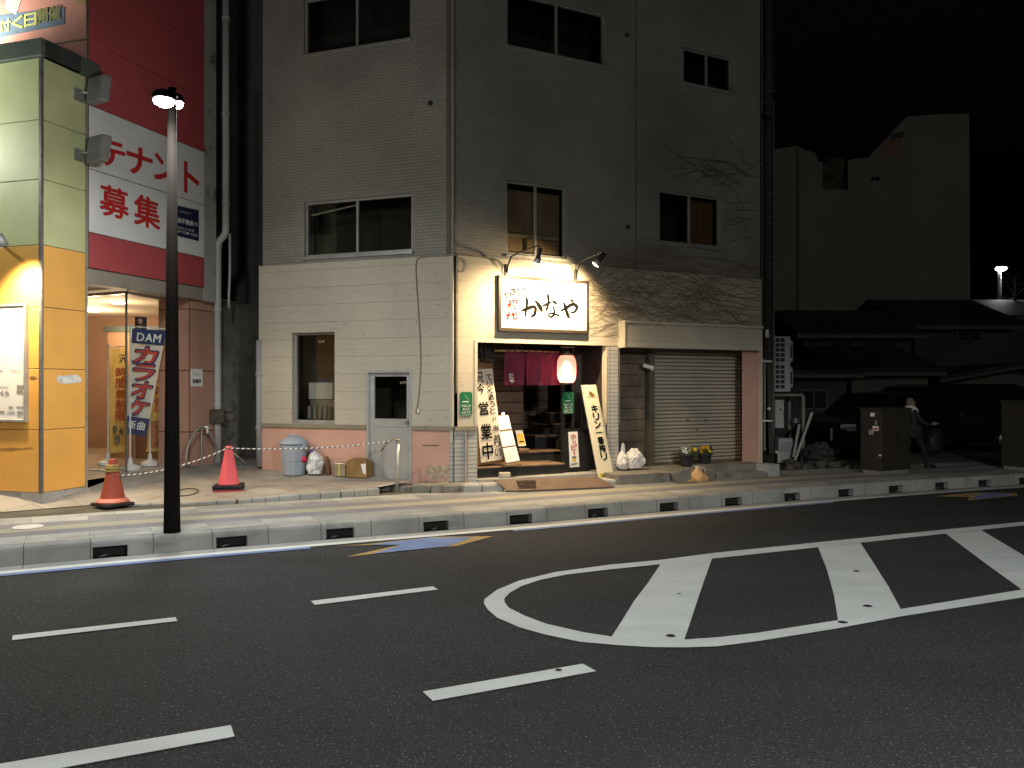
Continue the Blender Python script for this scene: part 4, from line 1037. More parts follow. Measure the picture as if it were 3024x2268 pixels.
# plastic bags by the planks
def bag(pts_c, rx, ry, rz, seed, m, name, label, cat, ear=True, group=None):
    from mathutils import noise as NZ
    t = thing(name, Vector((pts_c.x, pts_c.y, pts_c.z - rz)), label, cat, group)
    b = MB(); b.blob(pts_c, rx, ry, rz, 0, 44, 30, seed)
    sv = Vector((seed * 3.1, seed * 1.7, 0))
    for i, v in enumerate(b.v):
        d = v - pts_c; dn_ = Vector((d.x / rx, d.y / ry, d.z / rz))
        f_ = 1 + .34 * NZ.noise(dn_ * 1.3 + sv) - .22 * abs(NZ.noise(dn_ * 2.7 + sv)) + .10 * abs(NZ.noise(dn_ * 6 + sv))
        if d.z > 0: f_ *= 1 - .22 * (d.z / rz) * abs(math.sin(math.atan2(d.y, d.x) * 4.5 + seed))
        z = pts_c.z + d.z * (1 + .25 * NZ.noise(dn_ * 1.8 - sv))
        low = max(0, -d.z / rz)
        b.v[i] = Vector((pts_c.x + d.x * f_ * (1 + .25 * low), pts_c.y + d.y * f_ * (1 + .25 * low), max(z, pts_c.z - rz * .8)))
    b.build('bag_body', m, t, smooth=False)
    if ear:
        b = MB(); tp = pts_c + Vector((0, 0, rz * .6))
        for s_ in ear: b.slab([tp + FR.u * (s_ * rx + .0) + Vector((0, 0, .22)), tp + FR.u * (s_ * rx + .035) + Vector((0, 0, .19)), tp + FR.u * (s_ * rx + .05), tp + FR.u * (s_ * rx - .05)], FR.n * -.02)
        b.build('tied_handle', m, t)
    return t
bagm = cloth('white_bag', (.80, .80, .80), .25, (9, .06))
SB = .366
c = FR.Q(1838, 1375, .1); c.z = SB + .15; bag(c, .10, .12, .16, 3, bagm, 'plastic_bag', 'narrow white plastic bag with a tall knot beside the grey pier', 'bag', (.1,), 'white bags on the shutter step')
c = FR.Q(1873, 1375, .1); c.z = SB + .18; bag(c, .165, .14, .185, 8, bagm, 'plastic_bag', 'wide crumpled white plastic bag in front of the plank panel', 'bag', None, 'white bags on the shutter step')
# flower pots
def pot(px, ytop, d, colors, label, seed):
    u = FR.U(px, d); c = FR.P(u, 0, d)
    t = thing('flower_pot', Vector((c.x, c.y, SB)), label, 'flower pot', 'pots of pansies before the shutter')
    b = MB(); b.lathe([(.092, SB + .001), (.10, SB + .05), (.125, SB + .19), (.14, SB + .20), (.14, SB + .215), (.122, SB + .215), (.12, SB + .18)], c, 20); b.build('pot', mat('dark_pot%d' % seed, (.03, .032, .035), .5, (5, .2)), t, smooth=True)
    rr = random.Random(seed); b = MB()
    for k in range(90):
        a = rr.uniform(0, 6.28); r_ = rr.uniform(0, .15); z = SB + .2 + rr.uniform(0, .12); p_ = c + Vector((r_ * math.cos(a), r_ * math.sin(a), z))
        d1 = Vector((rr.uniform(-1, 1), rr.uniform(-1, 1), rr.uniform(-.3, 1))).normalized(); d2 = d1.orthogonal().normalized(); l = rr.uniform(.025, .045)
        b.add([p_ - d2 * l * .4, p_ + d1 * l, p_ + d2 * l * .4, p_ - d1 * l])
    b.build('leaves', mat('pansy_leaf%d' % seed, (.03, .07, .02), .6, (20, .3)), t)
    for ci, (col, lo, hi, n_) in enumerate(colors):
        b = MB()
        for k in range(n_):
            uo = rr.uniform(lo, hi); p_ = c + FR.u * uo + nn * rr.uniform(-.02, .12) + Vector((0, 0, SB + .25 + rr.uniform(0, .09)))
            f_ = (nn + Vector((rr.uniform(-.5, .5), rr.uniform(-.3, .3), rr.uniform(-.2, .7)))).normalized(); x_ = f_.orthogonal().normalized(); y_ = f_.cross(x_)
            for j in range(5):
                a = j * 1.2566; q_ = p_ + (x_ * math.cos(a) + y_ * math.sin(a)) * .02
                b.mesh([q_ + (x_ * math.cos(e * 1.05) + y_ * math.sin(e * 1.05)) * .018 + f_ * (.004 * (e % 2)) for e in range(6)], [list(range(6))])
        b.build('flowers', mat('petal%d%d' % (seed, ci), col, .6, (30, .15)), t)
pot(2026, 1343, .02, (((.75, .75, .72), -.14, .06, 9), ((.65, .45, .03), .05, .14, 5)), 'dark pot of white and yellow pansies before the shutter', 1)
pot(2081, 1339, .0, (((.70, .42, .02), -.13, .06, 11), ((.05, .03, .09), .05, .14, 5)), 'dark pot of orange and violet pansies before the shutter', 2)
# concrete block and parasol base on the pavement
bk = gp(2022, 1428, KH); F_ = Fr(bk[:2], 70)
b = MB(); L_, W_, T_ = .30, .19, .12
def bpnt(x, y, z):
    ca, sa = math.cos(R(17)), math.sin(R(17)); return F_.P(x * ca - z * sa, KH + .03 + x * sa + z * ca, -y)
def bbox(x0, x1, y0, y1, z0, z1):
    v = [bpnt(x, y, z) for x in (x0, x1) for y in (y0, y1) for z in (z0, z1)]
    b.mesh(v, [(0, 1, 3, 2), (4, 6, 7, 5), (0, 4, 5, 1), (2, 3, 7, 6), (0, 2, 6, 4), (1, 5, 7, 3)])
bbox(-.14, .15, 0, .035, 0, .19); bbox(-.14, .15, .085, .12, 0, .19)
for x in (-.14, -.0, .118): bbox(x, x + .032, .0352, .0848, 0, .19)
blk = b.build('concrete_block', M['concrete2'], None, bev=.004, seg=1); tag(blk, 'hollow grey concrete block tilted against the parasol base on the pavement', 'concrete block')
pc = gp(2066, 1424, KH) + Vector((0, .16, 0))
t = thing('parasol_base', (pc.x, pc.y, KH), 'faded orange plastic parasol base lying beside the concrete block', 'parasol base')
om = mat('faded_orange', (.58, .36, .18), .55, (6, .12))
b = MB(); NL = 4
prof = [(.16, 0), (.172, .02), (.168, .085), (.145, .105), (.115, .125), (.075, .17), (.045, .20), (.04, .21)]; nn_ = 32; k0_ = len(b.v)
for r_, z in prof:
    for j in range(nn_):
        a = 2 * math.pi * j / nn_; f_ = 1 + .12 * math.cos(4 * a + .6) * (z < .1); b.v.append(pc + Vector((r_ * f_ * math.cos(a), r_ * f_ * math.sin(a), z)))
for i in range(len(prof) - 1):
    for j in range(nn_):
        j2 = (j + 1) % nn_; b.f.append([i * nn_ + j, i * nn_ + j2, (i + 1) * nn_ + j2, (i + 1) * nn_ + j]); b.uv.append(None); b.m.append(0)
b.f.append(list(range((len(prof) - 1) * nn_, len(prof) * nn_))); b.uv.append(None); b.m.append(0)
b.build('water_tank', om, t, smooth=True)
b = MB(); b.lathe([(.035, .205), (.04, .21), (.04, .26), (.03, .262)], pc, 16); b.build('socket', M['trim'], t)
b = MB(); b.tube([pc + Vector((.05, .03, .17)), pc + Vector((.07, .04, .22)), pc + Vector((.13, .06, .21)), pc + Vector((.145, .06, .10))], .018, 8); b.build('carry_handle', M['trim'], t, smooth=True)
# small unlit spotlight in the shutter bay
hp_ = FR.Q(1908, 1081, -.2)
t = thing('bay_spotlight', FR.Q(1893, 1079, -.4), 'small white unlit spotlight on the plank wall by the shutter', 'spotlight')
a_ = (FR.u * .85 + nn * .35 - Vector((0, 0, .28))).normalized()
b = MB(); b.tube([FR.Q(1893, 1079, -.42), FR.Q(1896, 1078, -.25), hp_ - a_ * .05], .012, 8); b.build('arm', M['black'], t)
b = MB(); b.lathe([(.03, -.06), (.035, -.05), (.036, .06), (.04, .065)], hp_, 14, a_); b.build('lamp_head', M['white'], t, smooth=True)
b = MB(); b.lathe([(.036, .066), (.05, .11), (.045, .14), (.01, .15)], hp_, 14, a_); b.build('bulb', mat('clear_bulb', (.6, .6, .6), .1, None, spec=1), t, smooth=True)
# cables on the wall
def cable(name, F, pts, r, label, m='band', parent=None, d=.045):
    b = MB(); P = [F.Q(x, y, d) for x, y in pts]; D2 = []
    for i in range(len(P) - 1):
        p0 = P[max(i - 1, 0)]; p1 = P[i]; p2 = P[i + 1]; p3 = P[min(i + 2, len(P) - 1)]
        for k in range(5):
            t_ = k / 5; D2.append(.5 * (2 * p1 + (p2 - p0) * t_ + (2 * p0 - 5 * p1 + 4 * p2 - p3) * t_ ** 2 + (3 * p1 - p0 - 3 * p2 + p3) * t_ ** 3))
    D2.append(P[-1]); b.tube(D2, r, 6); o = b.build(name, M[m], parent, smooth=True)
    if label: tag(o, label, 'cable')
    return o
z3 = lambda *p: [(700 + x / 2.0737, 700 + y / 2.0737) for x, y in p]
z4_ = lambda *p: [(1300 + x / 3.318, 500 + y / 3.318) for x, y in p]
cable('wall_cable', FL, z3((1325, 112), (1230, 115), (1130, 124), (1096, 160), (1100, 300), (1112, 480), (1122, 650), (1124, 800), (1115, 950), (1101, 1050), (1094, 1070), (1105, 1080), (1116, 1065)), .008, 'thin cable hanging down the cream wall to a white plug by the door')
cable('wall_cable', FR, z4_((150, 840), (250, 832), (340, 850), (440, 866), (540, 880), (590, 905), (615, 950), (610, 1000), (630, 1022), (655, 1005)), .008, 'thin cable running from the corner to the left sign spotlight')
cable('wall_cable', FR, z4_((160, 850), (158, 1000), (156, 1250), (156, 1500), (156, 1700), (157, 1900), (157, 2200)), .008, 'thin cable dropping along the corner of the wall')
cable('wall_cable', FR, z4_((205, 866), (255, 900), (268, 945), (245, 990), (205, 1004), (170, 980), (165, 930), (185, 880), (205, 866)), .006, 'coiled loop of spare cable near the corner')
cable('wall_cable', FR, z4_((1100, 905), (1160, 925), (1270, 930), (1300, 970), (1296, 1040), (1315, 1078), (1340, 1055)), .007, 'thin cable feeding the right sign spotlight')
b = MB(); p_ = FL.Q(1235, 1207, .05); b.tube([p_, p_ - Vector((0, 0, .07))], .018, 8); o = b.build('cable_plug', M['white']); tag(o, 'white plug at the end of the hanging wall cable', 'plug')
# climbing vine, bare
rr = random.Random(11); b = MB()
def vine(px, py, dx, dy, n_, r, depth=0):
    P = []; ang = math.atan2(dy, dx)
    for k in range(n_):
        u, v = FR.hit(px, py, .045)
        P.append(FR.P(min(u, E_R - .02), v, .037 + rr.uniform(-.002, .006)))
        ang += rr.uniform(-.24, .24); ang = ang + (math.pi * round(ang / math.pi) - ang) * .06
        st_ = rr.uniform(11, 17)
        px += math.cos(ang) * st_; py += math.sin(ang) * st_
        if depth < 2 and rr.random() < .17 * (1 if depth == 0 else .6): vine(px, py, math.cos(ang + rr.choice((-.9, .9))), math.sin(ang + rr.choice((-.8, .8))), int(n_ * .5), r * .6, depth + 1)
        if not (1728 < px < 2250) or not (720 < py < 1000): break
    if len(P) > 2: b.tube(P, [r * (1 - .6 * i / len(P)) for i in range(len(P))], 4, False)
for k in range(18): vine(2250, 790 + k * 11.3 + rr.uniform(-6, 6), -1, rr.uniform(-.35, .2), 46, .0065)
for k in range(6): vine(1990 + rr.uniform(-120, 160), 958, -rr.uniform(.3, 1), -.7, 30, .005)
o = b.build('climbing_vine', mat('vine_bark', (.25, .205, .15), .9, (30, .3))); tag(o, 'bare climbing vine spreading over the wall right of the bar sign', 'vine')
b = MB()
def vine2(px, py, a, n_, r):
    P = []
    for k in range(n_):
        u, v = FR.hit(px, py, .02); P.append(FR.P(min(u, E_R - .02), v, .014)); a += rr.uniform(-.35, .35); px += math.cos(a) * 12; py += math.sin(a) * 12
        if px > 2250 or (1935 < px < 2142 and 550 < py < 728): break
    if len(P) > 2: b.tube(P, r, 3, False)
for k in range(40): vine2(rr.uniform(2090, 2240), rr.uniform(480, 720), rr.uniform(2.6, 3.7), 14, .006)
o = b.build('climbing_vine', mat('dry_vine', (.17, .155, .125), .9, (30, .3))); tag(o, 'faint dry vine stems on the upper wall beside the curtained window', 'vine')
for F, x, y in ((FL, 1272, 306), (FR, 1852, 671), (FR, 1850, 104)):
    b = MB(); b.lathe([(.035, 0), (.035, .03), (.02, .05)], F.Q(x, y, 0), 12, F.n); b.build('wall_vent', M['black'], tav)
# ---------------------------------------------------------------- street lamps
M['pole'] = mat('brown_pole', (.012, .010, .009), .9, (3, .15), spec=.02)
lens_glow = glow('lamp_lens', (.96, 1, .99), 60)
LAMP_N, LAMP_W = 235, 78
def street_lamp(base, hgt, arms, label, power, point=0., cut=0.):
    t = thing('street_lamp', base, label, 'street lamp', 'twin headed street lamps along the road')
    b = MB(); b.tube([base, base + Vector((0, 0, .3)), base + Vector((0, 0, hgt * .5)), base + Vector((0, 0, hgt + .12))], [.088, .084, .066, .044], 14); b.build('pole', M['pole'], t, smooth=True)
    for d in arms:
        d = Vector(d); c = base + Vector((0, 0, hgt)) + d; q_ = .68 if d.y > .4 else 1
        b = MB(); b.lathe([(.04 * q_, .095), (.08 * q_, .085), (.115 * q_, .05), (.128 * q_, .01), (.12 * q_, -.004)][::-1], c, 20); b.tube([base + Vector((0, 0, hgt + .06)), c + Vector((0, 0, .06))], .026, 8)
        hd = b.build('lamp_head', M['pole'], t, smooth=True)
        b = MB(); b.lathe([(.10 * q_, .002), (.105 * q_, -.02), (.09 * q_, -.05), (.055 * q_, -.07), (.01, -.076)], c, 20); b.build('lens', lens_glow, hd, smooth=True)
        light(hd, 'AREA', c + Vector((0, 0, -.10)), power, (.97, 1, .98), .2, (0, 0, -1))
        if point: light(hd, 'POINT', c + Vector((0, 0, -.16)), point, (1, .98, .92), .08)
        if cut: light(hd, 'SPOT', c + Vector((0, 0, -.12)), cut, (1, .98, .93), .1, (0, 0, -1), 169, .12)
    return t
lb = gp(508, 1572, KH)
street_lamp(lb, 4.95 - KH, ((.10, -.45, -.16), (-.13, .45, .12)), 'dark brown street lamp with two lit heads on the kerb before the red shop', LAMP_W, 45)
street_lamp(Vector((-11.0, -6.0, .1)), 5.6, ((.12, .25, 0), (-.12, -.25, 0)), 'unseen dark street lamp added on the near pavement to the left', 170, 170, 170)  # unseen lamp behind the camera, added to light road and upper walls
street_lamp(Vector((4.6, -1.9, .1)), 5.0, ((.12, .25, 0), (-.12, -.25, 0)), 'unseen dark street lamp placed on the near pavement to the right', 150, 75, 1450)  # unseen lamp behind the camera, placed to account for light on road and shutter bay
# ---------------------------------------------------------------- the orange and red shop building
C_ = {}
C_['orange'] = mat('orange_panel', (.74, .39, .09), .45, (2, .08), dirt=(2.6, .70, (.6, .27, .03)))
C_['lime'] = mat('lime_panel', (.50, .54, .29), .5, (2, .12), dirt=(1.3, .66, (.40, .42, .22)))
C_['sage'] = mat('cap_green', (.09, .11, .095), .5, (2, .15))
C_['redw'] = mat('red_panel', (.45, .08, .088), .45, (1.5, .1))
C_['signw'] = mat('white_panel', (.72, .74, .74), .45, (2, .05))
C_['beam'] = mat('grey_beam', (.30, .27, .23), .6, (3, .15))
C_['pinkt'] = brick('pink_tile', (.46, .27, .20), (.44, .255, .19), (.10, .05, .035), .9, 1.03, .010, .35, .3, 0, .08, 1.5)
C_['navy'] = mat('navy_panel', (.018, .022, .06), .4, (4, .1))
C_['clear'] = glass('shop_glass', (.93, .96, .95), .07, .0)
C_['ceil'] = mat('shop_ceiling', (.62, .52, .42), .7, (2, .05))
C_['pinkfront'] = mat('salmon_panel', (.52, .26, .21), .5, (2, .12))
shop = thing('karaoke_building', (LC[0], LC[1], .2), 'orange, lime and red clad shop building with a white letting sign', 'building')
zc = lambda y: H + (YH - y) / FX * LC[1]          # height of a pixel row at the column corner
ZB, ZO, ZG = zc(1456), zc(722), zc(168)
uC = FW.U(252)                                     # depth of the column
# column: plinth, orange and lime skins with seams
def colskin(z0, z1, m, name, joints):
    b = MB(); zs = [z0] + joints + [z1]
    for za, zb_ in zip(zs[:-1], zs[1:]):
        b.box(FB, -4., -.045, za + .004, zb_ - .004, -.3, 0)
        b.box(FW, .03, uC, za + .004, zb_ - .004, -.3, 0)
    return b.build(name, m, shop, bev=.004, seg=1)
colskin(ZB, ZO, C_['orange'], 'orange_cladding', [zc(1270), zc(1089), zc(906)])
colskin(ZO, ZG, C_['lime'], 'lime_cladding', [zc(528), zc(352)])
b = MB(); b.box(FB, -3.9, -.05, ZB, ZG, -.32, -.008); b.box(FW, .04, uC - .01, ZB, ZG, -.32, -.008); b.build('seam_backing', M['brownseam'], shop)
b = MB(); b.box(FB, -.048, -.002, ZB, ZG + .02, -.05, .006); b.box(FW, .0, .03, ZB, ZG + .02, -.05, .006); b.build('corner_strip', mat('dark_strip', (.16, .155, .15), .4, (9, .35), metal=.4), shop, bev=.004, seg=1)
b = MB(); b.box(FW, uC, uC + .03, ZB - .1, ZG, -.3, .012); b.build('corner_strip', M['alud'], shop)
b = MB(); b.box(FB, -4., .0, .1, ZB, -.35, -.012); b.box(FW, .0, uC, .1, ZB, -.35, -.012); b.build('plinth', M['concrete'], shop)
b = MB(); b.box(FB, -4., .06, ZG, ZG + .23, -.6, .06); b.box(FW, -.0, uC + .22, ZG, ZG + .23, -.4, .06); b.build('cap_band', C_['sage'], shop, bev=.006, seg=1)
# torn patches
def torn(F, pts, name):
    b = MB(); b.add([F.Q(x, y, .003) for x, y in pts]); o = b.build(name, mat('torn_white', (.6, .62, .6), .7, (14, .35)), shop); return o
torn(FW, [(168, 1113), (174, 1108), (186, 1111), (200, 1108), (228, 1106), (233, 1112), (241, 1118), (239, 1128), (222, 1131), (190, 1134), (172, 1130), (167, 1122)], 'torn_patch')
b = MB(); b.add([FB.Q(x, y, .003) for x, y in [(0, 1325), (30, 1322), (60, 1324), (98, 1321), (96, 1324), (58, 1327), (30, 1330), (0, 1329)]][::-1]); b.build('torn_patch', mat('torn_dark', (.3, .15, .05), .8, (14, .3)), shop)
b = MB(); b.add([FB.Q(x, y, .004) for x, y in [(86, 1113), (95, 1110), (106, 1112), (110, 1116), (102, 1120), (90, 1119)]][::-1]); b.build('torn_patch', mat('torn_brown', (.25, .13, .04), .8, (14, .3)), shop)
# red wall above the shop window
uE = FW.U(603)
ru0 = uC + .03
rz = lambda y: FW.Z(300, y)
def yline(x, x0, y0, x1, y1): return y0 + (y1 - y0) * (x - x0) / (x1 - x0)
zr = [FW.Z(435, yline(435, 268, 791, 603, 850)), FW.Z(435, yline(435, 268, 685, 603, 763)), FW.Z(435, yline(435, 268, 499, 603, 605)), FW.Z(435, yline(435, 268, 311, 603, 448)), FW.Z(435, yline(435, 268, 121, 603, 292)), FW.Z(435, yline(435, 268, -62, 603, 130)), 11.5]
for i, (za, zb_) in enumerate(zip(zr[:-1], zr[1:])):
    isw = i in (1, 2)
    b = MB(); b.box(FW, ru0 + .03, uE, za + .006, zb_ - .006, -.06, .0)
    o = b.build('sign_panel' if isw else 'red_cladding', C_['signw'] if isw else C_['redw'], shop, bev=.003, seg=1)
    if i == 2: SP2 = o
    if i == 1: SP1 = o
b = MB(); b.box(FW, ru0, uE + .02, zr[0], 11.5, -.5, -.02); b.box(FW, ru0, ru0 + .028, zr[0], 11.5, -.1, .006); b.build('seam_backing', M['brownseam'], shop)
def wq(x0, x1, y0l, y1l, xr):
    return None
def charq(F, c, d=.003):
    """character cell from four photo corners tl,tr,br,bl"""
    return [F.Q(x, y, d) for x, y in c]
zz = lambda *p: [(x / 2.0737, y / 2.0737) for x, y in p]
b = MB()
def put(ch, tl, tr, br, bl, bold=.045):
    letters(b, charq(FW, zz(tl, tr, br, bl)), ch, (0, 0, 1, 1), bold, .003)
put('テ', (612, 845), (762, 890), (762, 1035), (612, 1000)); put('ナ', (778, 880), (930, 935), (930, 1092), (778, 1048)); put('ン', (945, 935), (1066, 975), (1066, 1128), (945, 1090)); put('ト', (1128, 990), (1216, 1022), (1216, 1200), (1128, 1172))
b.build('red_lettering', M['red'], SP2)
b = MB()
put('募', (612, 1122), (785, 1175), (785, 1350), (612, 1310), .03); put('集', (822, 1182), (977, 1230), (977, 1410), (822, 1370), .03)
b.build('red_lettering', M['red'], SP1)
nq = charq(FW, zz((1050, 1250), (1218, 1288), (1218, 1476), (1050, 1435)), .012)
b = MB(); b.slab(nq, FW.n * -.01); npn = b.build('navy_plate', C_['navy'], SP1)
b = MB()
for k, ch in enumerate('大和不動産'): letters(b, nq, ch, (.06 + k * .148, .40, .06 + k * .148 + .135, .56), .02, .003)
letters(b, nq, '㈱', (.83, .40, .95, .54), .0, .003)
for k, ch in enumerate('29-821-2323'): letters(b, nq, ch if ch != '-' else 'ー', (.20 + k * .068, .80 if ch != '-' else .83, .20 + k * .068 + .055, .88 if ch != '-' else .845), .0, .003)
for k, ch in enumerate('土浦市大和町'): letters(b, nq, ch, (.08 + k * .13, .68, .08 + k * .13 + .1, .755), .0, .003)
for k, ch in enumerate('売買仲介'): letters(b, nq, ch, (.3 + k * .1, .14, .3 + k * .1 + .08, .2), .0, .003)
b.build('white_lettering', M['white'], npn)
# upper salmon front, set back over the column
FU = Fr(FW.P(uC + .02, 0, -.01)[:2], 107.4)
b = MB(); b.box(FU, -4.5, 0, ZG - .2, 11.5, -.4, 0); up = b.build('salmon_front', C_['pinkfront'], shop)
b = MB(); sz = FU.Z(255, 116); b.box(FU, -4.5, 0, sz - .012, sz + .012, -.1, .004); b.build('front_seam', M['brownseam'], up)
q = [FU.Q(x, y, .006) for x, y in ((-60, 52), (190, 20), (190, 72), (-60, 122))]
b = MB(); b.slab(q, FU.n * -.004); bp2 = b.build('banner_strip', mat('banner_blue', (.10, .16, .22), .6, (8, .2)), up)
b = MB(); yq = [FU.Q(x, y, .006) for x, y in ((-40, 66), (180, 14), (180, 66), (-40, 112))]
for k, ch in enumerate('付く日'): letters(b, yq, ch, (.185 + k * .17, .10, .185 + k * .17 + .15, .86), .04, .006)
b.build('yellow_lettering', mat('yellow_green', (.50, .52, .16), .6, (5, .1)), up)
b = MB()
for k, ch in enumerate('開催'): letters(b, yq, ch, (.68 + k * .165, .02, .68 + k * .165 + .15, .80), .05, .006)
b.build('olive_lettering', mat('olive_letter', (.19, .20, .085), .6, (5, .15)), up)
q = [FU.Q(x, y, .008) for x, y in ((28, -40), (74, -34), (46, 44), (14, 22))]
b = MB(); b.slab(q, FU.n * -.004); ph = b.build('phone_drawing', mat('drawn_white', (.6, .62, .55), .6, None), up)
b = MB(); b.slab([q[0] * .5 + q[1] * .5 + (p - (q[0] * .5 + q[1] * .5)) * 1.0 * s_ + FU.n * .004 for p, s_ in zip(q, (.7, .7, .8, .8))], FU.n * -.003); b.build('drawn_screen', mat('drawn_pale', (.42, .5, .40), .6, None), ph)
q = [FU.Q(x, y, .008) for x, y in ((222, -8), (253, -12), (252, 12), (221, 17))]
b = MB(); b.slab(q, FU.n * -.004); b.build('drawn_square', mat('drawn_ochre', (.42, .28, .14), .6, None), up)
# beam, soffit
BZ = FW.Z(260, 834)
b = MB(); b.box(FW, uC + .03, uE + .1, BZ, zr[0], -.3, -.03); b.build('beam', C_['beam'], shop, bev=.006, seg=1)
# ground floor: glass box, pink columns, interior
G0 = gp(373, 1399, .42); GR = gp(490, 1376, .44); GL_ = gp(252, 1388, .42)
PK = gp(559, 1380, .44); PL = gp(488, 1380, .44)
FP = Fr(PK[:2], 17.4); FPL = Fr(PK[:2], 107.4)
GT = 3.30
b = MB(); b.add([FW.P(uC + .02, GT + .03, -.03), FW.P(uE + .6, GT + .03, -.03), FW.P(uE + 5, GT + .03, -.8), FW.P(uE + 5, GT + .03, -12), FW.P(uC + .02, GT + .03, -12)]); b.add([FW.P(.05, GT + .032, -.06), FW.P(uC + .02, GT + .032, -.06), FW.P(uC + .02, GT + .032, -12), FW.P(.05, GT + .032, -12)]); b.build('shop_ceiling', C_['ceil'], shop)
b = MB(); uP = FP.U(638); b.box(FP, 0, uP, .3, GT + .02, -.5, 0); pkc = b.build('pink_column', C_['pinkt'], shop)
b = MB(); b.box(FPL, -.62, -.004, .3, GT + .02, -.3, .004); b.build('pink_column', C_['pinkt'], shop)
# glass panes
def pane(p0, p1, name='glass_pane'):
    b = MB(); b.add([Vector((p0.x, p0.y, .45)), Vector((p1.x, p1.y, .45)), Vector((p1.x, p1.y, GT)), Vector((p0.x, p0.y, GT))]); g_ = b.build(name, C_['clear'], shop)
    d = (p1 - p0).normalized(); n = Vector((d.y, -d.x, 0)); n = n if n.y < 0 else -n
    for z0, z1_ in ((.40, .45), (GT - .05, GT)):
        b = MB(); c = [Vector((p0.x, p0.y, z1_)) + n * .03, Vector((p1.x, p1.y, z1_)) + n * .03, Vector((p1.x, p1.y, z0)) + n * .03, Vector((p0.x, p0.y, z0)) + n * .03]; b.slab(c, n * -.06)
        b.build('glass_rail', M['alu'], g_)
pane(GL_ + Vector((-.4, .13, 0)), G0); pane(G0 + Vector((.012, 0.012, 0)), GR)
b = MB(); b.tube([Vector((G0.x, G0.y, .4)), Vector((G0.x, G0.y, GT))], .018, 8); b.build('glass_post', M['brownseam'], shop)
# interior
b = MB(); F1 = FP
b.add([FW.P(.05, .43, -.33), FW.P(8, .43, -.33), FW.P(8, .43, -12), FW.P(.05, .43, -12)]); b.build('shop_floor', mat('shop_floor', (.50, .42, .32), .25, (3, .15)), shop)
FI = Fr(at(300, YH, 18.4)[:2], 90)
b = MB(); b.quad(FI, -6, 2.0, .43, GT + .03, 0); b.build('shop_back_wall', mat('shop_wall', (.42, .25, .17), .6, (1.2, .1)), shop)
b = MB(); ia, ib = FI.U(262), FI.U(318); b.box(FI, ia - .6, ib - .9, .43, 2.9, .05, .6); b.build('pink_column', C_['pinkt'], shop)
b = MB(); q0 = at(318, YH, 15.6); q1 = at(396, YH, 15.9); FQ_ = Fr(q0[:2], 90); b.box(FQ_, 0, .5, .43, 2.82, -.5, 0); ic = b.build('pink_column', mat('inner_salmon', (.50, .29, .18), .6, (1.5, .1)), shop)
b = MB(); b.box(FQ_, -.06, 1.15, 2.82, 2.92, -.56, .06); b.build('cornice', C_['sage'], ic)
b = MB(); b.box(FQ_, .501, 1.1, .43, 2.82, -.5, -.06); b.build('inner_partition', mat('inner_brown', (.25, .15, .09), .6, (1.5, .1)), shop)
for p_, e_ in ((at(275, 945, 16.6), 90), (at(350, 909, 15.0), 45)):
    b = MB(); c = Vector((p_.x, p_.y, GT + .02)); b.lathe([(.11, -.03), (.11, -.01), (.07, .0)], c, 18); dl = b.build('ceiling_lamp', glow('shop_lamp', (1, .82, .58), 8), shop)
    light(dl, 'POINT', c - Vector((0, 0, .45)), e_, (1, .74, .46), .1)
b = MB(); b.box(FP, uP + .005, uP + 4.5, .2, GT + .03, -.4, -.06); b.build('side_wall', M['alleyc'] if 'alleyc' in M else M['concrete2'], shop)
# white plate on the pink column
q = [FP.Q(x, y, .008) for x, y in ((564, 1089), (598.5, 1090), (598.5, 1141), (564, 1141))]
t = thing('bicycle_park_plate', FP.Q(581, 1141, .01), 'small white plate with grey and black lettering on the pink tiled column', 'sign')
b = MB(); b.slab(q, FP.n * -.006); pl = b.build('plate', M['white'], t)
b = MB()
for k, ch in enumerate('Patio'): letters(b, q, ch, (.14 + k * .145, .18 if ch in 'Pt' else .26, .14 + k * .145 + (.06 if ch == 'i' else .12), .42), .0, .003)
b.build('grey_lettering', mat('plate_grey', (.35, .35, .34), .6, None), pl)
b = MB()
for k, ch in enumerate('駐輪所'): letters(b, q, ch, (.13 + k * .25, .58, .13 + k * .25 + .23, .82), .02, .003)
b.build('black_lettering', M['ink'], pl)
# nobori banners behind the glass
def banner(name, tl, tr, br, bl, Y, m, label, wav=.04):
    q = [at(*p, Y + k * .25) for p, k in zip((tl, tr, br, bl), (0, 1, 1, 0))]
    n_ = (q[1] - q[0]).cross(q[3] - q[0]).normalized(); n_ = n_ if n_.y < 0 else -n_
    t = thing(name, Vector((q[3].x, q[3].y, .44)), label, 'banner', 'tall banners behind the shop window')
    b = MB(); G = 18
    for i in range(G):
        for j in range(6):
            b.add([bil(q, x / 6, y / G) + n_ * wav * math.sin(x * 1.1 + y * .5) * .5 for (x, y) in ((j, i + 1), (j + 1, i + 1), (j + 1, i), (j, i))])
    cl = b.build('banner_cloth', m, t, smooth=True)
    b = MB(); pb = Vector((q[0].x - .03, q[0].y, .44)); b.tube([pb, Vector((pb.x, pb.y, q[0].z + .08))], .014, 8); b.tube([Vector((pb.x, pb.y, q[0].z + .03)), q[1] + Vector((0, 0, .03))], .01, 6); b.build('banner_pole', M['white'], t)
    b = MB(); b.lathe([(.16, 0), (.16, .05), (.04, .10), (.03, .2)], Vector((pb.x, pb.y, .44)), 16); b.build('banner_base', M['white'], t)
    return q, cl, n_
wcl = cloth('banner_white', (.70, .68, .62), .3, (5, .05)); ycl = cloth('banner_yellow', (.70, .52, .18), .4, (2, .25))
nav = mat('banner_navy', (.03, .045, .12), .8, None); rdl = mat('banner_red', (.56, .06, .035), .8, None)
q, cl, n_ = banner('nobori_banner', (390, 969), (491, 977), (432, 1290), (368, 1280), 13.45, wcl, 'white karaoke banner with a navy head and big red letters behind the glass corner')
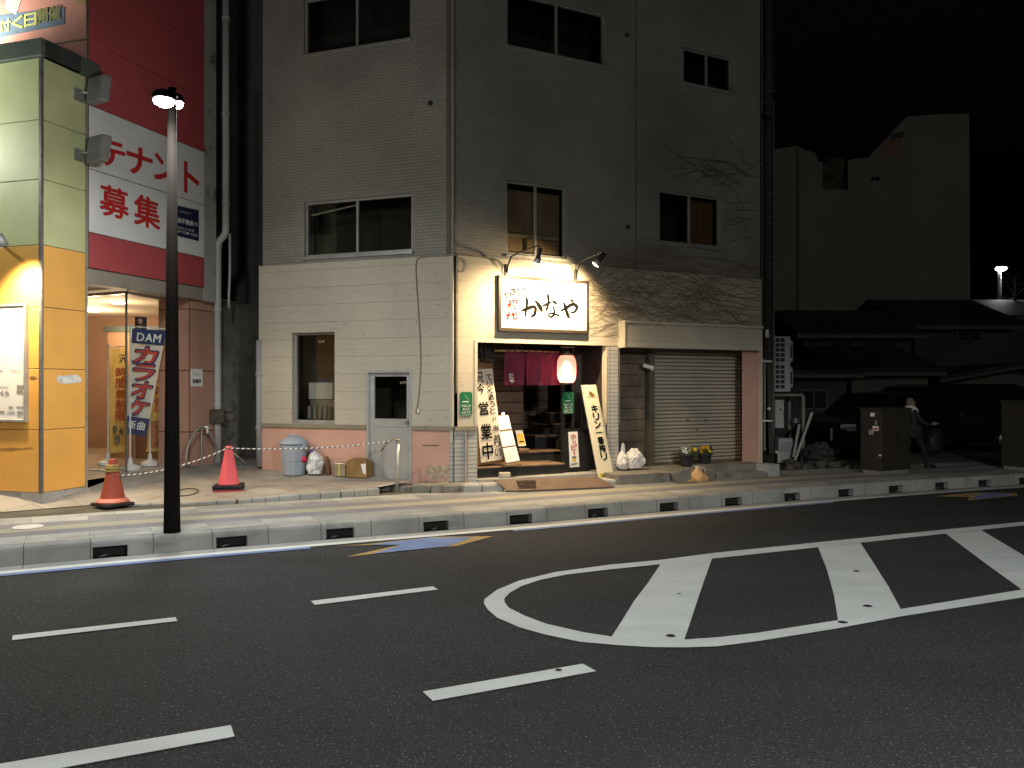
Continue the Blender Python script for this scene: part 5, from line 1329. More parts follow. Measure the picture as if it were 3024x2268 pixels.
b = MB(); o4 = .034
b.add([bil(q, 0, .14) + n_ * .03, bil(q, 1, .14) + n_ * .03, bil(q, 1, 0) + n_ * .03, bil(q, 0, 0) + n_ * .03]); b.build('navy_band', nav, cl); b = MB(); b.add([bil(q, 0, 1) + n_ * .03, bil(q, 1, 1) + n_ * .03, bil(q, 1, .83) + n_ * .03, bil(q, 0, .83) + n_ * .03]); nv = b.build('navy_band', nav, cl)
b = MB()
for k, ch in enumerate('DAM'): letters(b, q, ch, (.16 + k * .25, .04, .16 + k * .25 + .21, .115), .03, o4)
for k, ch in enumerate('新曲'): letters(b, q, ch, (.12 + k * .4, .865, .12 + k * .4 + .32, .945), .02, o4)
b.build('white_lettering', M['white'], nv)
for bold, mm, off, nm in ((.085, nav, .030, 'navy_outline'), (.03, rdl, o4, 'red_lettering')):
    b = MB(); g_ = 0 if bold < .05 else .035
    for k, ch in enumerate('カラオケ'): letters(b, q, ch, (.16 - g_, .175 + k * .163 - g_ * .3, .82 + g_, .175 + k * .163 + .14 + g_ * .3), bold, off, .12)
    b.build(nm, mm, cl)
q, cl, n_ = banner('nobori_banner', (324, 1030), (374, 1028), (368, 1335), (322, 1338), 14.3, ycl, 'yellow banner with red upright lettering left of the glass corner')
b = MB(); column(b, q, '時間無制限', (.34, .18, .92, .70), .04, .03, .08); b.build('red_lettering', mat('banner_red2', (.62, .12, .05), .8, None), cl)
b = MB(); letters(b, q, '沢', (.5, .06, .95, .14), .02, .03); b.build('dark_lettering', M['ink'], cl)
b = MB()
for (x, y, r_) in ((.3, .78, .16), (.7, .8, .14), (.45, .88, .2)): b.mesh([bil(q, x + r_ * math.cos(a * .6283), y + r_ * .28 * math.sin(a * .6283)) + n_ * .032 for a in range(10)], [list(range(10))])
b.build('food_picture', mat('food_grey', (.30, .26, .18), .8, (25, .6)), cl)
q, cl, n_ = banner('nobori_banner', (448, 1095), (490, 1090), (494, 1330), (430, 1335), 14.2, ycl, 'orange and yellow banner half hidden by the street lamp pole')
b = MB(); column(b, q, 'み放', (.2, .12, .92, .52), .04, .03, .08); b.build('red_lettering', mat('banner_red3', (.55, .12, .05), .8, None), cl)
b = MB(); b.add([bil(q, .1, .95) + n_ * .03, bil(q, .95, .95) + n_ * .03, bil(q, .95, .62) + n_ * .03, bil(q, .1, .62) + n_ * .03]); b.build('food_picture', mat('food_red', (.40, .15, .07), .8, (12, .5)), cl)
# blue floor sign with an arrow
q = [at(x, y, 14.6) for x, y in ((398, 935), (432, 936), (432, 976), (398, 975))]
t = thing('floor_sign', at(415, 975, 14.6), 'dark blue floor sign with a white arrow and 2F behind the karaoke banner', 'sign')
b = MB(); b.slab(q, (0, .02, 0)); pl = b.build('plate', nav, t)
b = MB(); b.add([bil(q, *p) + Vector((0, -.005, 0)) for p in ((.36, .5), (.36, .3), (.24, .3), (.5, .1), (.76, .3), (.64, .3), (.64, .5))])
for k, ch in enumerate('2F'): letters(b, q, ch, (.32 + k * .22, .62, .32 + k * .22 + .17, .86), .02, .005)
b.build('white_lettering', M['white'], pl)
b = MB(); b.tube([at(398, 970, 14.63), Vector((at(398, 970, 14.63).x, 14.63, .44))], .012, 6); b.build('stand_pole', M['alu'], t)
# white notice board on the column front
t = thing('notice_board', FB.Q(40, 1245, .02), 'large white notice board in a brown frame on the orange column', 'notice board')
u0, u1 = -1.35, FB.U(81, .02); z0, z1_ = FB.Z(40, 1246), FB.Z(60, 897)
b = MB()
for a, c, e, g_ in ((u0, u0 + .04, z0, z1_), (u1 - .035, u1, z0, z1_), (u0 + .04, u1 - .035, z1_ - .035, z1_), (u0 + .04, u1 - .035, z0, z0 + .035)): b.box(FB, a, c, e, g_, .001, .05)
b.build('board_frame', M['alud'], t, bev=.004, seg=1)
b = MB(); b.box(FB, u0 + .04, u1 - .035, z0 + .035, z1_ - .035, .002, .03); pn = b.build('board_panel', mat('board_white', (.80, .79, .76), .4, (3, .03)), t)
q = [FB.Q(x, y, .03) for x, y in ((-20, 850), (77, 850), (77, 1240), (-20, 1240))]
def zn(x0, y0, x1, y1): f_ = lambda x, y: ((x / 4.147 + 20) / 97, (850 + y / 4.147 - 850) / 390); return (*f_(x0, y0), *f_(x1, y1))
b = MB()
for k, ch in enumerate('Patio'): letters(b, q, ch, zn(140 + k * 23, 1000 if ch in 'Pt' else 1008, 140 + k * 23 + (8 if ch == 'i' else 19), 1035), .0, .004)
for k, ch in enumerate('くら'): letters(b, q, ch, zn(8 + k * 60, 1258, 8 + k * 60 + 46, 1312), .02, .004)
for k, ch in enumerate('ブラボ'): letters(b, q, ch, zn(90 + k * 33, 1505, 90 + k * 33 + 28, 1538), .02, .004)
for k, ch in enumerate('中中'): letters(b, q, ch, zn(214 + k * 34, 1503, 214 + k * 34 + 30, 1538), .03, .004)
for (x0, y0, x1, y1) in ((110, 1450, 165, 1476), (205, 1452, 290, 1472), (213, 1562, 283, 1578), (0, 1505, 62, 1538), (212, 1190, 296, 1232), (208, 1245, 286, 1300), (0, 1212, 110, 1222), (0, 1010, 36, 1028)):
    n_ = 5
    for k in range(n_):
        a = x0 + (x1 - x0) * k / n_; bx = zn(a, y0, a + (x1 - x0) / n_ * .75, y1); b.add([bil(q, bx[0], bx[3]) + FB.n * .004, bil(q, bx[2], bx[3]) + FB.n * .004, bil(q, bx[2], bx[1]) + FB.n * .004, bil(q, bx[0], bx[1]) + FB.n * .004])
b.build('grey_lettering', mat('board_grey', (.22, .20, .18), .6, (60, .4)), pn)
# wall lamps on the column front (second and third unseen, added to light pavement and lime panels)
def wall_lamp(px, py, d, label, power, color, direction, cone):
    c = FB.Q(px, py, d)
    t = thing('wall_lamp', FB.Q(px, py, .02), label, 'wall lamp', 'wall lamps on the orange shop front')
    b = MB(); b.tube([FB.Q(px, py, .0), c], .02, 8); b.build('arm', M['steel'], t)
    a_ = Vector(direction).normalized()
    b = MB(); b.lathe([(.03, -.12), (.075, -.10), (.09, .0), (.095, .05)], c, 18, a_); hd = b.build('lamp_shade', M['steel'], t, smooth=True)
    b = MB(); b.blob(c + a_ * .02, .05, .05, .05); b.build('bulb', glow('wall_bulb', color, 3), hd, smooth=True)
    light(t, 'SPOT', c + a_ * .17, power, color, .09, a_, cone, .9)
dn = FB.n * -.55 + Vector((0, 0, -1))
wall_lamp(-2, 716, .5, 'grey wall lamp shining down the orange column onto the notice board', 480, (1, .76, .46), dn, 112)
wall_lamp(-260, 716, .36, 'unseen grey wall lamp added further along the orange shop front', 250, (1, .85, .6), FB.n * .25 + Vector((0, 0, -1)), 150)
wall_lamp(-520, 330, .8, 'unseen upper wall lamp added to light the lime panels', 420, (.95, 1, .85), FB.u * .9 + FB.n * -.35, 150)
c = FB.P(-2.1, ZG + .36, -.12)
t = thing('added_uplight', c - Vector((0, 0, .12)), 'small unseen lamp added on the dark cap to light the salmon front from below', 'uplight')  # outside the view, added to brighten the salmon front
a_ = (FB.n * -.25 + Vector((0, 0, 1)) + FB.u * .3).normalized()
b = MB(); b.lathe([(.04, -.12), (.05, -.08), (.07, .04), (.075, .06)], c, 14, a_); b.build('lamp_shade', M['steel'], t, smooth=True)
light(t, 'SPOT', c + a_ * .1, 330, (1, .93, .8), .06, a_, 150, .8)
# floodlights on the column edge
def flood(px, py, label):
    p0_ = FW.Q(246, py + 18, .0); c = p0_ + FW.n * .22 + FW.u * .05 + Vector((0, 0, .05))
    t = thing('floodlight', p0_, label, 'floodlight', 'unlit floodlights on the shop column')
    b = MB(); b.tube([p0_ - FW.u * .1, p0_ + FW.n * .08 - FW.u * .1, p0_ + FW.n * .14], .022, 8); b.box(Fr(p0_[:2], 17.4), -.16, -.02, p0_.z - .12, p0_.z + .05, -.002, .02); b.tube([p0_ + FW.n * .1, c - FW.n * .05], .02, 8); b.build('bracket', M['steel'], t)
    Ff = Fr(c[:2], 118); z = c.z
    b = MB(); q = [Ff.P(-.15, z + .2, .06), Ff.P(.13, z + .22, .02), Ff.P(.17, z - .17, .10), Ff.P(-.11, z - .2, .14)]
    b.slab(q, -Ff.n * .15); b.build('lamp_box', mat('flood_grey', (.22, .22, .21), .5, (6, .15)), t, bev=.03, seg=3)
    b = MB(); m_ = sum(q, Vector()) / 4; b.slab([m_ + (p - m_) * .8 + Ff.n * .012 for p in q], -Ff.n * .01); b.build('lamp_glass', mat('flood_glass', (.22, .23, .23), .25, (12, .2)), t)
flood(300, 262, 'grey floodlight high on the shop column under the dark cap')
flood(305, 438, 'grey floodlight in front of the white letting sign')
# ---------------------------------------------------------------- alley: peeling pier, pipes, grey building behind
b = MB(); u2 = FW.U(641); b.box(FW, uE + .02, u2, GT - .05, 11.5, -.6, -.02); b.build('peeling_pier', mat('peeling_render', (.40, .41, .39), .85, (2.5, .15), (20, .3), dirt=(2.2, .56, (.09, .09, .08))), shop)
FA = Fr(at(600, YH, 17.6)[:2], 97)
gb = thing('grey_building', FA.P(.4, .3), 'dark grey concrete building seen in the gap beside the bar', 'building')
a0_, a1_ = FA.U(560), FA.U(790)
zA = lambda y: FA.Z(700, y)
M['alleyc'] = mat('alley_concrete', (.15, .16, .155), .85, (1.2, .25), (12, .3), dirt=(1.1, .6, (.09, .095, .095)))
b = MB(); b.box(FA, a0_, a1_, .2, 12, -3, 0); b.build('wall', M['alleyc'], gb)
b = MB(); b.box(FA, a0_, a1_, zA(905), zA(890), 0, .16); b.box(FA, a0_, a1_, zA(560), zA(552), 0, .012); b.build('ledge', M['alleyc'], gb)
b = MB(); b.box(FA, a0_, a1_, zA(1222), zA(1207), .001, .02); b.build('dark_slot', M['dark'], gb)
b = MB(); b.box(FA, a0_, a1_, .2, zA(1225), .001, .10); b.build('plinth', M['alleyc'], gb)
def pipe(F, pts, r, name, label, m, clips=(), d=.06, cat='pipe'):
    P = [F.Q(x, y, d) for x, y in pts]
    t = thing(name, P[-1], label, cat)
    b = MB(); b.tube(P, r, 14); b.build('pipe_run', m, t, smooth=True)
    for y in clips:
        x = min(pts, key=lambda p: abs(p[1] - y))[0]; c = F.Q(x, y, d); b = MB(); b.lathe([(r * 1.05, -.03), (r * 1.18, -.025), (r * 1.18, .025), (r * 1.05, .03)], c, 14); b.build('pipe_collar', m, t)
    return t
pm = mat('pipe_white', (.42, .43, .41), .5, (3, .12), dirt=(7, .70, (.12, .12, .11)))
FPp = Fr(FW.P(FW.U(655), 0, .0)[:2], 97)
pipe(FPp, [(667, -60), (667, 330), (667, 680), (664, 693), (648, 712), (643, 728), (643, 900), (643, 1210), (643, 1376)], .062, 'drain_pipe', 'thick pale drain pipe with an elbow running down beside the red shop', pm, (55, 335, 600, 730, 915, 1195))
pipe(FPp, [(679, 690), (679, 800), (676, 880), (676, 910)], .022, 'thin_pipe', 'thin pale pipe beside the elbow of the drain pipe', pm)
pipe(FL, [(766, 1005), (766, 1200), (766, 1378)], .055, 'grey_pipe', 'grey upright pipe at the left corner of the bar building', mat('pipe_grey', (.30, .31, .32), .5, (3, .1)), (1105, 1262), d=.02)
# rusty bracket and hose
c = FPp.Q(636, 1229, .14); t = thing('rusty_bracket', c, 'rusty metal bracket clamped round the drain pipe', 'bracket')
rust = mat('rust', (.075, .065, .05), .8, (12, .5), (30, .6))
b = MB(); b.box(Fr(c[:2], 97), -.16, .17, c.z - .13, c.z + .12, -.03, .05); b.build('bracket_plate', rust, t, bev=.02)
b = MB(); b.tube([c + Vector((.17, 0, .06)), c + Vector((.30, .0, .08)), c + Vector((.36, .0, .02)), c + Vector((.30, 0, -.09)), c + Vector((.17, 0, -.07))], .025, 7); b.build('bracket_ring', rust, t, smooth=True)
zh = lambda *p: [(520 + x / 2.765, 850 + y / 2.765) for x, y in p]
hpts = zh((242, 1135), (190, 1145), (140, 1200), (95, 1300), (82, 1400), (110, 1450), (180, 1462), (290, 1450), (345, 1410), (340, 1330), (300, 1240), (262, 1180))
o = cable('garden_hose', FP, hpts, .018, 'loop of grey hose hanging on a tap in front of the pink column', 'alud', d=.10); o['category'] = 'hose'
c = FP.Q(595, 1260, .08)
t = thing('water_tap', Vector((c.x, c.y, .44)), 'thin water tap stand with a white nozzle by the pink column', 'tap')
b = MB(); b.tube([Vector((c.x, c.y, .44)), Vector((c.x, c.y, FP.Z(595, 1265, .08)))], .014, 8); b.build('stand_pipe', M['alud'], t)
b = MB(); p_ = FP.Q(612, 1266, .12); b.tube([Vector((c.x, c.y, p_.z + .03)), p_ + Vector((0, 0, .03)), p_ - Vector((0, 0, .08))], [.02, .025, .03], 8); b.build('nozzle', M['white'], t, smooth=True)
# dark folded trolley and black sack in the alley
c = FA.P(FA.U(738), .34, .5); t = thing('folded_cart', c, 'dark folded cart leaning in the alley behind the red cone', 'cart')
b = MB(); q = [FA.Q(712, 1272, .3), FA.Q(755, 1275, .3), FA.Q(757, 1380, .6), FA.Q(718, 1384, .6)]; b.slab(q, FA.n * -.12); b.build('body', mat('cart_navy', (.015, .018, .03), .5, (6, .3)), t, bev=.02)
b = MB()
for x in (733, 744): b.tube([FA.Q(x, 1285, .34), FA.Q(x + 2, 1330, .45)], .012, 6)
b.tube([FA.Q(712, 1300, .4), FA.Q(698, 1296, .4), FA.Q(700, 1310, .4), FA.Q(712, 1340, .5)], .012, 6); b.build('handle', M['steel'], t)
c = FA.Q(708, 1372, .7); bag(c, .16, .14, .17, 21, M['black'], 'black_sack', 'shiny black rubbish sack lying in the alley', 'sack', None)
# ---------------------------------------------------------------- things on the forecourt
cone_red = mat('cone_red', (.30, .055, .03), .55, (4, .2), dirt=(5, .66, (.18, .04, .03))); cone_pink = mat('cone_pink', (.74, .11, .14), .5, (3, .08)); cone_rim = mat('cone_rim', (.62, .20, .14), .5, (4, .1))
blk_r = mat('black_rubber', (.018, .018, .018), .7, (6, .3))
def cone(base, hgt, rb, rt, m, yaw, slab_w, label, rim=None):
    t = thing('traffic_cone', base, label, 'traffic cone')
    Fz = Fr(base[:2], yaw); z = base.z
    b = MB(); b.box(Fz, -slab_w / 2, slab_w / 2, z + .002, z + .045, -slab_w / 2, slab_w / 2); b.build('base_slab', blk_r, t, bev=.012)
    b = MB(); b.lathe([(rb * 1.06, .046), (rb, .06), (rb * .95, .08), (rt * 1.05, hgt - .02), (rt, hgt), (rt * .75, hgt), (rt * .7, hgt - .03)], base, 28); b.build('cone_body', m, t, smooth=True)
    if rim:
        b = MB(); b.lathe([(rb * 1.2, .046), (rb * 1.25, .06), (rb * 1.2, .075), (rb * 1.08, .085), (rb * 1.07, .10), (rb * .98, .105)], base, 28); b.build('rim', rim, t, smooth=True)
    return t
c1 = gp(322, 1500, .2) + Vector((0, .1, 0)); c1.z = .215
t = cone(c1, .62, .165, .045, cone_red, 127, .40, 'faded dirty red traffic cone wrapped with gold tape beside the orange column', cone_rim)
b = MB(); rr = random.Random(4)
for k in range(7): z = .455 + k * .013; b.lathe([(.086 - k * .0022 + rr.uniform(0, .012), z), (.094 - k * .0022 + rr.uniform(0, .014), z + .007), (.084 - k * .0022, z + .015)], c1, 18)
b.build('gold_tape', mat('gold_tape', (.50, .42, .18), .25, (40, .4), metal=.5), t)
c2 = gp(672, 1458, .235) + Vector((0, .05, 0))
c2.z = .245
t = thing('cone_base', c2, 'pink cone base under a black slab, stacked below the bright cone', 'cone base')
b = MB(); Fz = Fr(c2[:2], 75); b.box(Fz, -.2, .2, c2.z + .002, c2.z + .06, -.2, .2); b.build('base_block', cone_pink, t, bev=.02)
b = MB(); b.box(Fz, -.215, .215, c2.z + .062, c2.z + .078, -.215, .215); b.build('slab', blk_r, t, bev=.005)
cone(c2 + Vector((0, 0, .08)), .60, .15, .045, cone_pink, 80, .40, 'bright pink red traffic cone on a stacked base in front of the alley')
# lid, round cover, blue patch
def disc(name, px, py, z, r, m, label, cat):
    c = gp(px, py, z); b = MB(); b.lathe([(r, 0), (r, .006), (r * .96, .008)], Vector((c.x, c.y, c.z + .002)), 28); o = b.build(name, m); tag(o, label, cat, kind='structure')
disc('manhole_cover', 82, 1557, KH + .002, .16, mat('white_lid', (.75, .74, .70), .4, (8, .05)), 'small pale round cover in the paving at the far left', 'manhole cover')
pz = gp(548, 1456, .28)
ring = MB(); ring.tube([pz + Vector((.17 * math.cos(a * .2618), .17 * math.sin(a * .2618), .012 + .03 * math.sin(a * .2618))) for a in range(25)], .008, 5); o = ring.build('round_cover', M['dark']); tag(o, 'thin dark ring of a round cover right of the lamp pole', 'manhole cover', kind='structure')
q = [gp(x, y, .33) + Vector((0, 0, .012)) for x, y in ((433, 1421), (448, 1412), (480, 1408), (483, 1416), (455, 1424))]
b = MB(); b.add(q); o = b.build('blue_patch', mat('blue_patch', (.15, .20, .26), .8, (6, .2))); tag(o, 'faded blue patch painted on the forecourt', 'marking', kind='structure')
# leaning post and striped rope
ps = gp(1172, 1443, .265); pt_ = at(1176, 1298, ps.y + .02)
t = thing('metal_post', ps, 'short leaning bare metal post holding the striped rope before the side door', 'post')
b = MB(); b.tube([ps - Vector((0, 0, .05)), pt_], .024, 10); b.build('post', M['alu'], t, smooth=True)
b = MB()
for k in range(3): b.lathe([(.03, 0), (.036, .008), (.03, .016)], pt_ - Vector((0, 0, .02 + k * .016)), 10)
b.build('rope_knot', M['band'], t)
def rope_mat():
    m = mat('striped_rope', (.7, .7, .66), .8, None); t = m.node_tree; N = t.nodes; K = t.links
    tc = N.new('ShaderNodeTexCoord'); sp = N.new('ShaderNodeSeparateXYZ'); K.new(tc.outputs['UV'], sp.inputs[0])
    mu = N.new('ShaderNodeMath'); mu.operation = 'MULTIPLY'; mu.inputs[1].default_value = 1 / .075; K.new(sp.outputs[0], mu.inputs[0])
    fr = N.new('ShaderNodeMath'); fr.operation = 'FRACT'; K.new(mu.outputs[0], fr.inputs[0])
    gt = N.new('ShaderNodeMath'); gt.operation = 'GREATER_THAN'; gt.inputs[1].default_value = .55; K.new(fr.outputs[0], gt.inputs[0])
    mx = N.new('ShaderNodeMix'); mx.data_type = 'RGBA'; K.new(gt.outputs[0], mx.inputs[0]); mx.inputs[6].default_value = (.72, .72, .68, 1); mx.inputs[7].default_value = (.03, .03, .03, 1); K.new(mx.outputs[2], N['Principled BSDF'].inputs['Base Color'])
    return m
def rope(a, c, sag, r, m, label):
    b = MB(); n_ = 40; L = (c - a).length; nn_ = 6
    P = [a.lerp(c, k / n_) - Vector((0, 0, sag * 4 * (k / n_) * (1 - k / n_))) for k in range(n_ + 1)]
    d = (c - a).normalized(); s_ = d.orthogonal().normalized(); w_ = d.cross(s_)
    for k in range(n_):
        for j in range(nn_):
            v = [(P[k], j), (P[k], j + 1), (P[k + 1], j + 1), (P[k + 1], j)]
            b.add([p + (s_ * math.cos(jj * 1.0472) + w_ * math.sin(jj * 1.0472)) * r for p, jj in v], [(L * (k + e) / n_ + jj * .012, 0) for e, jj in ((0, j), (0, j + 1), (1, j + 1), (1, j))])
    o = b.build('barrier_rope', m, weld=False); tag(o, label, 'rope'); return o
rm = rope_mat()
cA = c1 + Vector((.02, -.07, .40)); cB = c2 + Vector((0, -.06, .655))
rope(cA, cB, .09, .009, rm, 'striped black and white rope between the two traffic cones')
rope(cB, pt_ - Vector((0, 0, .01)), .06, .009, rm, 'striped black and white rope from the bright cone to the metal post')
rope(cB, gp(742, 1380, .33), .0, .008, M['white'], 'plain white cord slanting from the bright cone to the ground')
b = MB(); b.tube([pt_, pt_ + Vector((-.08, -.02, .0)), pt_ + Vector((-.2, -.02, -.08)), pt_ + Vector((-.26, -.02, -.17))], .01, 6); b.tube([pt_ + Vector((-.08, -.01, .0)), pt_ + Vector((-.17, 0, -.03)), pt_ + Vector((-.24, 0, -.17))], .01, 6); o = b.build('barrier_rope', M['band'], smooth=True); tag(o, 'loose frayed rope ends hanging from the metal post', 'rope')
# bin, bag and boxes against the pink skirting
zw = lambda px: {0: .285}.get(0)
def front(px, d): a = FL.U(px, d); return FL.P(a, 0, d)
bc = front(868, .3); bz = .368
t = thing('rubbish_bin', Vector((bc.x, bc.y, bz)), 'pale blue grey lidded plastic bin against the pink skirting', 'bin')
bm_ = mat('bin_blue', (.33, .38, .45), .5, (4, .08))
b = MB(); b.lathe([(.172, .0), (.176, .01), (.206, .46), (.212, .49), (.19, .49)], Vector((bc.x, bc.y, bz)), 28); b.build('bin_body', bm_, t, smooth=True)
for a in (215, 240, 265, 290, 320):
    d = Vector((math.cos(R(a)), math.sin(R(a)), 0)); b = MB(); b.tube([Vector((bc.x, bc.y, bz + .02)) + d * .177, Vector((bc.x, bc.y, bz + .40)) + d * .203], .007, 6); b.build('rib', bm_, t)
b = MB(); b.lathe([(.232, .495), (.237, .51), (.232, .532), (.167, .575), (.12, .61), (.0, .615)], Vector((bc.x, bc.y, bz)), 28); ld = b.build('lid', bm_, t, smooth=True)
b = MB(); hc = Vector((bc.x, bc.y, bz + .61)); b.tube([hc + Vector((-.09, -.03, -.02)), hc + Vector((-.07, -.04, .035)), hc + Vector((.07, -.06, .03)), hc + Vector((.09, -.05, -.02))], .013, 8); b.build('lid_handle', bm_, ld)
for s_ in (-1, 1):
    b = MB(); p_ = Vector((bc.x, bc.y, bz + .45)) + FL.u * s_ * .215 + FL.n * .03; b.box(Fr(p_[:2], 110), -.03, .03, p_.z - .035, p_.z + .06, -.04, .04); b.build('side_clip', bm_, t, bev=.008)
# clear bag of rubbish
gc = front(929, .2); gc = Vector((gc.x, gc.y, .365 + .175))
clr = mat('clear_bag', (.62, .64, .64), .22, (11, .45), (16, .8), spec=.8)
t = bag(gc, .135, .13, .195, 13, clr, 'rubbish_bag', 'shiny clear rubbish bag with a red scrap beside the bin', 'rubbish bag', None)
b = MB(); p_ = gc + FL.n * .14 - FL.u * .10 + Vector((0, 0, .08)); b.blob(p_, .045, .03, .05, .15); b.build('red_scrap', mat('scrap_red', (.5, .02, .06), .5, (9, .2)), t, smooth=True)
b = MB(); b.blob(gc - FL.u * .04 + Vector((0, 0, .2)), .04, .03, .03, .2); b.build('violet_scrap', mat('scrap_violet', (.14, .08, .32), .5, (9, .2)), t, smooth=True)
b = MB(); p_ = front(966, .1); b.slab([Vector((p_.x, p_.y, .665)) - FL.u * .03, Vector((p_.x, p_.y, .635)) + FL.u * .02, Vector((p_.x, p_.y, .36)) + FL.u * .07 + FL.n * .05, Vector((p_.x, p_.y, .36)) + FL.n * .05], FL.n * -.03); o = b.build('brown_board', mat('brown_board', (.13, .06, .03), .7, (8, .3)), None); tag(o, 'narrow dark brown board leaning behind the clear rubbish bag', 'board')
u0, u1 = FL.U(986, .2), FL.U(1021, .2); z = .358
t = thing('oil_can', FL.P((u0 + u1) / 2, z, .12), 'square tin can with a yellow strip beside the cardboard box', 'tin')
b = MB(); b.box(FL, u0, u1, z + .002, z + .21, .04, .22); tb = b.build('can_body', mat('tin', (.42, .38, .29), .35, (5, .2), metal=.6), t, bev=.008)
b = MB(); uu = u0 + (u1 - u0) * .45; b.box(FL, uu, uu + .018, z + .004, z + .205, .2201, .2225); b.build('yellow_strip', mat('strip_yellow', (.65, .58, .08), .5, None), tb)
b = MB(); b.tube([FL.P(u0 + .06, z + .21, .13), FL.P(u0 + .08, z + .235, .13), FL.P(u1 - .06, z + .235, .13), FL.P(u1 - .04, z + .21, .13)], .007, 6); b.build('can_handle', M['alu'], t)
u0, u1 = FL.U(1022, .24), FL.U(1082, .24); z = .352
t = thing('cardboard_box', FL.P((u0 + u1) / 2, z, .15), 'worn brown cardboard box with a torn white label next to the side door', 'box')
cb = mat('cardboard', (.26, .16, .06), .85, (4, .3), dirt=(5, .62, (.13, .08, .03)))
b = MB(); b.box(FL, u0, u1, z + .002, z + .265, .02, .24); bb = b.build('box_body', cb, t, bev=.008)
b = MB(); b.add([FL.P(u0 + .02, z + .268, .22), FL.P(u1 - .05, z + .266, .24), FL.P(u1 - .02, z + .30, .06), FL.P(u0 + .05, z + .30, .05)]); b.build('flap', cb, t)
b = MB(); b.add([FL.P(u1 - .10, z + .22, .2425), FL.P(u1 - .01, z + .23, .2425), FL.P(u1 - .01, z + .05, .2425), FL.P(u1 - .06, z + .08, .2425)][::-1]); b.build('torn_label', M['white'], bb)
u0 = FL.U(1083, .12)
b = MB(); b.box(FL, u0 - .005, u0 + .045, .36, .60, .05, .14); o = b.build('dark_brick', M['blackstep'], None, bev=.01); tag(o, 'dark slab standing between the cardboard box and the door', 'slab')
# ---------------------------------------------------------------- right of the bar: poles, air conditioner, yard clutter
LZ = KH - .004
FD = Fr(at(2330, YH, 17.6)[:2], 84)               # the clutter beside the bar faces the street
def fbox(F, x0, x1, yt, yb, d0, d1, b=None, zb_=None):
    b = b or MB(); xm = (x0 + x1) / 2
    b.box(F, F.U(x0, d1), F.U(x1, d1), F.Z(xm, yb, d1) if zb_ is None else zb_, F.Z(xm, yt, d1), d0, d1); return b
M['polem'] = mat('dark_pole', (.06, .055, .048), .7, (3, .25))
t = thing('utility_pole', at(2267, 1362, 17.2) * 1, 'dark upright utility pole at the right edge of the bar building', 'utility pole')
p0_ = at(2268, YH, 17.2); base = Vector((p0_.x, p0_.y, LZ)); t.location = base
b = MB(); b.tube([base, base + Vector((0, 0, 7.2)), base + Vector((0, 0, 11))], [.14, .12, .085], 14); b.build('pole', M['polem'], t, smooth=True)
b = MB()
for x, y0, y1 in ((2250, -50, 1330), (2284, 300, 1290)): b.tube([at(x, y0, 17.05), at(x + 1, (y0 + y1) / 2, 17.05), at(x, y1, 17.05)], .018, 6)
b.build('cable_run', mat('pole_cable', (.16, .15, .13), .6, None), t)
b = MB()
for y in (275, 310, 345, 480, 575, 645, 760, 990): b.lathe([(.15, -.012), (.155, 0), (.15, .012)], Vector((base.x, base.y, at(2268, y, 17.2).z)), 14)
b.build('steel_band', mat('band_steel', (.22, .21, .19), .5, None, metal=.4), t)
b = MB(); c = at(2272, 335, 16.95); b.blob(c, .13, .08, .09); b.build('junction_box', M['polem'], t)
b = MB(); c = at(2264, 985, 17.0); b.box(XY, c.x - .035, c.x + .035, c.z - .08, c.z + .08, -17.02, -16.97) ; b.build('white_tag', M['white'], t)
# air conditioner on its stand
acg = mat('ac_body', (.42, .43, .42), .5, (3, .06)); acd = mat('ac_slot', (.03, .03, .03), .7, None)
t = thing('air_conditioner', FD.P(FD.U(2312), FD.Z(2312, 1157), 0), 'tall grey double fan air conditioner standing on a steel frame', 'air conditioner')
b = fbox(FD, 2286, 2334.5, 993, 1157, -.75, 0); bd = b.build('casing', acg, t, bev=.012)
b = MB()
for r_ in range(10):
    y0 = 999 + r_ * 14.6 + (6 if r_ >= 5 else 0)
    for c_ in range(2):
        fbox(FD, 2290.5 + c_ * 14.6, 2302.5 + c_ * 14.6, y0, y0 + 11, .0005, .003, b)
b.build('intake_grid', acd, bd)
for y0, y1 in ((999, 1074), (1078, 1151)):
    u = FD.U(2334.5); za, zb_ = FD.Z(2334, y1), FD.Z(2334, y0)
    b = MB(); b.prism([FD.P(u + .001, za, -.08), FD.P(u + .12, za + .06, -.14), FD.P(u + .12, zb_ - .06, -.14), FD.P(u + .001, zb_, -.08)], FD.n * -.5); fg = b.build('fan_guard', acg, t, bev=.01)
    b = MB(); b.box(FD, u + .01, u + .07, (za + zb_) / 2 - .14, (za + zb_) / 2 + .12, -.13, -.075); b.build('handle_slot', acd, fg)
b = fbox(FD, 2321, 2334, 1121, 1131, .001, .02); b.build('service_cover', acg, bd)
b = fbox(FD, 2293, 2306, 1072, 1076, .0005, .004); b.build('maker_plate', M['steel'], bd)
t = thing('steel_stand', FD.P(FD.U(2325), LZ, 0), 'rusty grey steel frame carrying the air conditioner', 'stand')
b = MB(); zt = FD.Z(2325, 1163)
fbox(FD, 2279, 2374, 1163, 1170, -.7, .06, b)
for x in (2281, 2370): u = FD.U(x); b.box(FD, u - .035, u + .035, LZ, zt - .05, -.02, .05); b.box(FD, u - .035, u + .035, LZ, zt - .05, -.7, -.63)
b.build('frame', mat('stand_steel', (.20, .19, .165), .7, (6, .3), dirt=(6, .62, (.10, .07, .05))), t, bev=.004, seg=1)
t = thing('meter_box', FD.P(FD.U(2302), FD.Z(2302, 1264), -.2), 'narrow pale meter box hung under the air conditioner', 'meter box')
b = fbox(FD, 2289.5, 2315.5, 1181, 1264, -.2, -.05); mbx = b.build('box_body', acg, t, bev=.01)
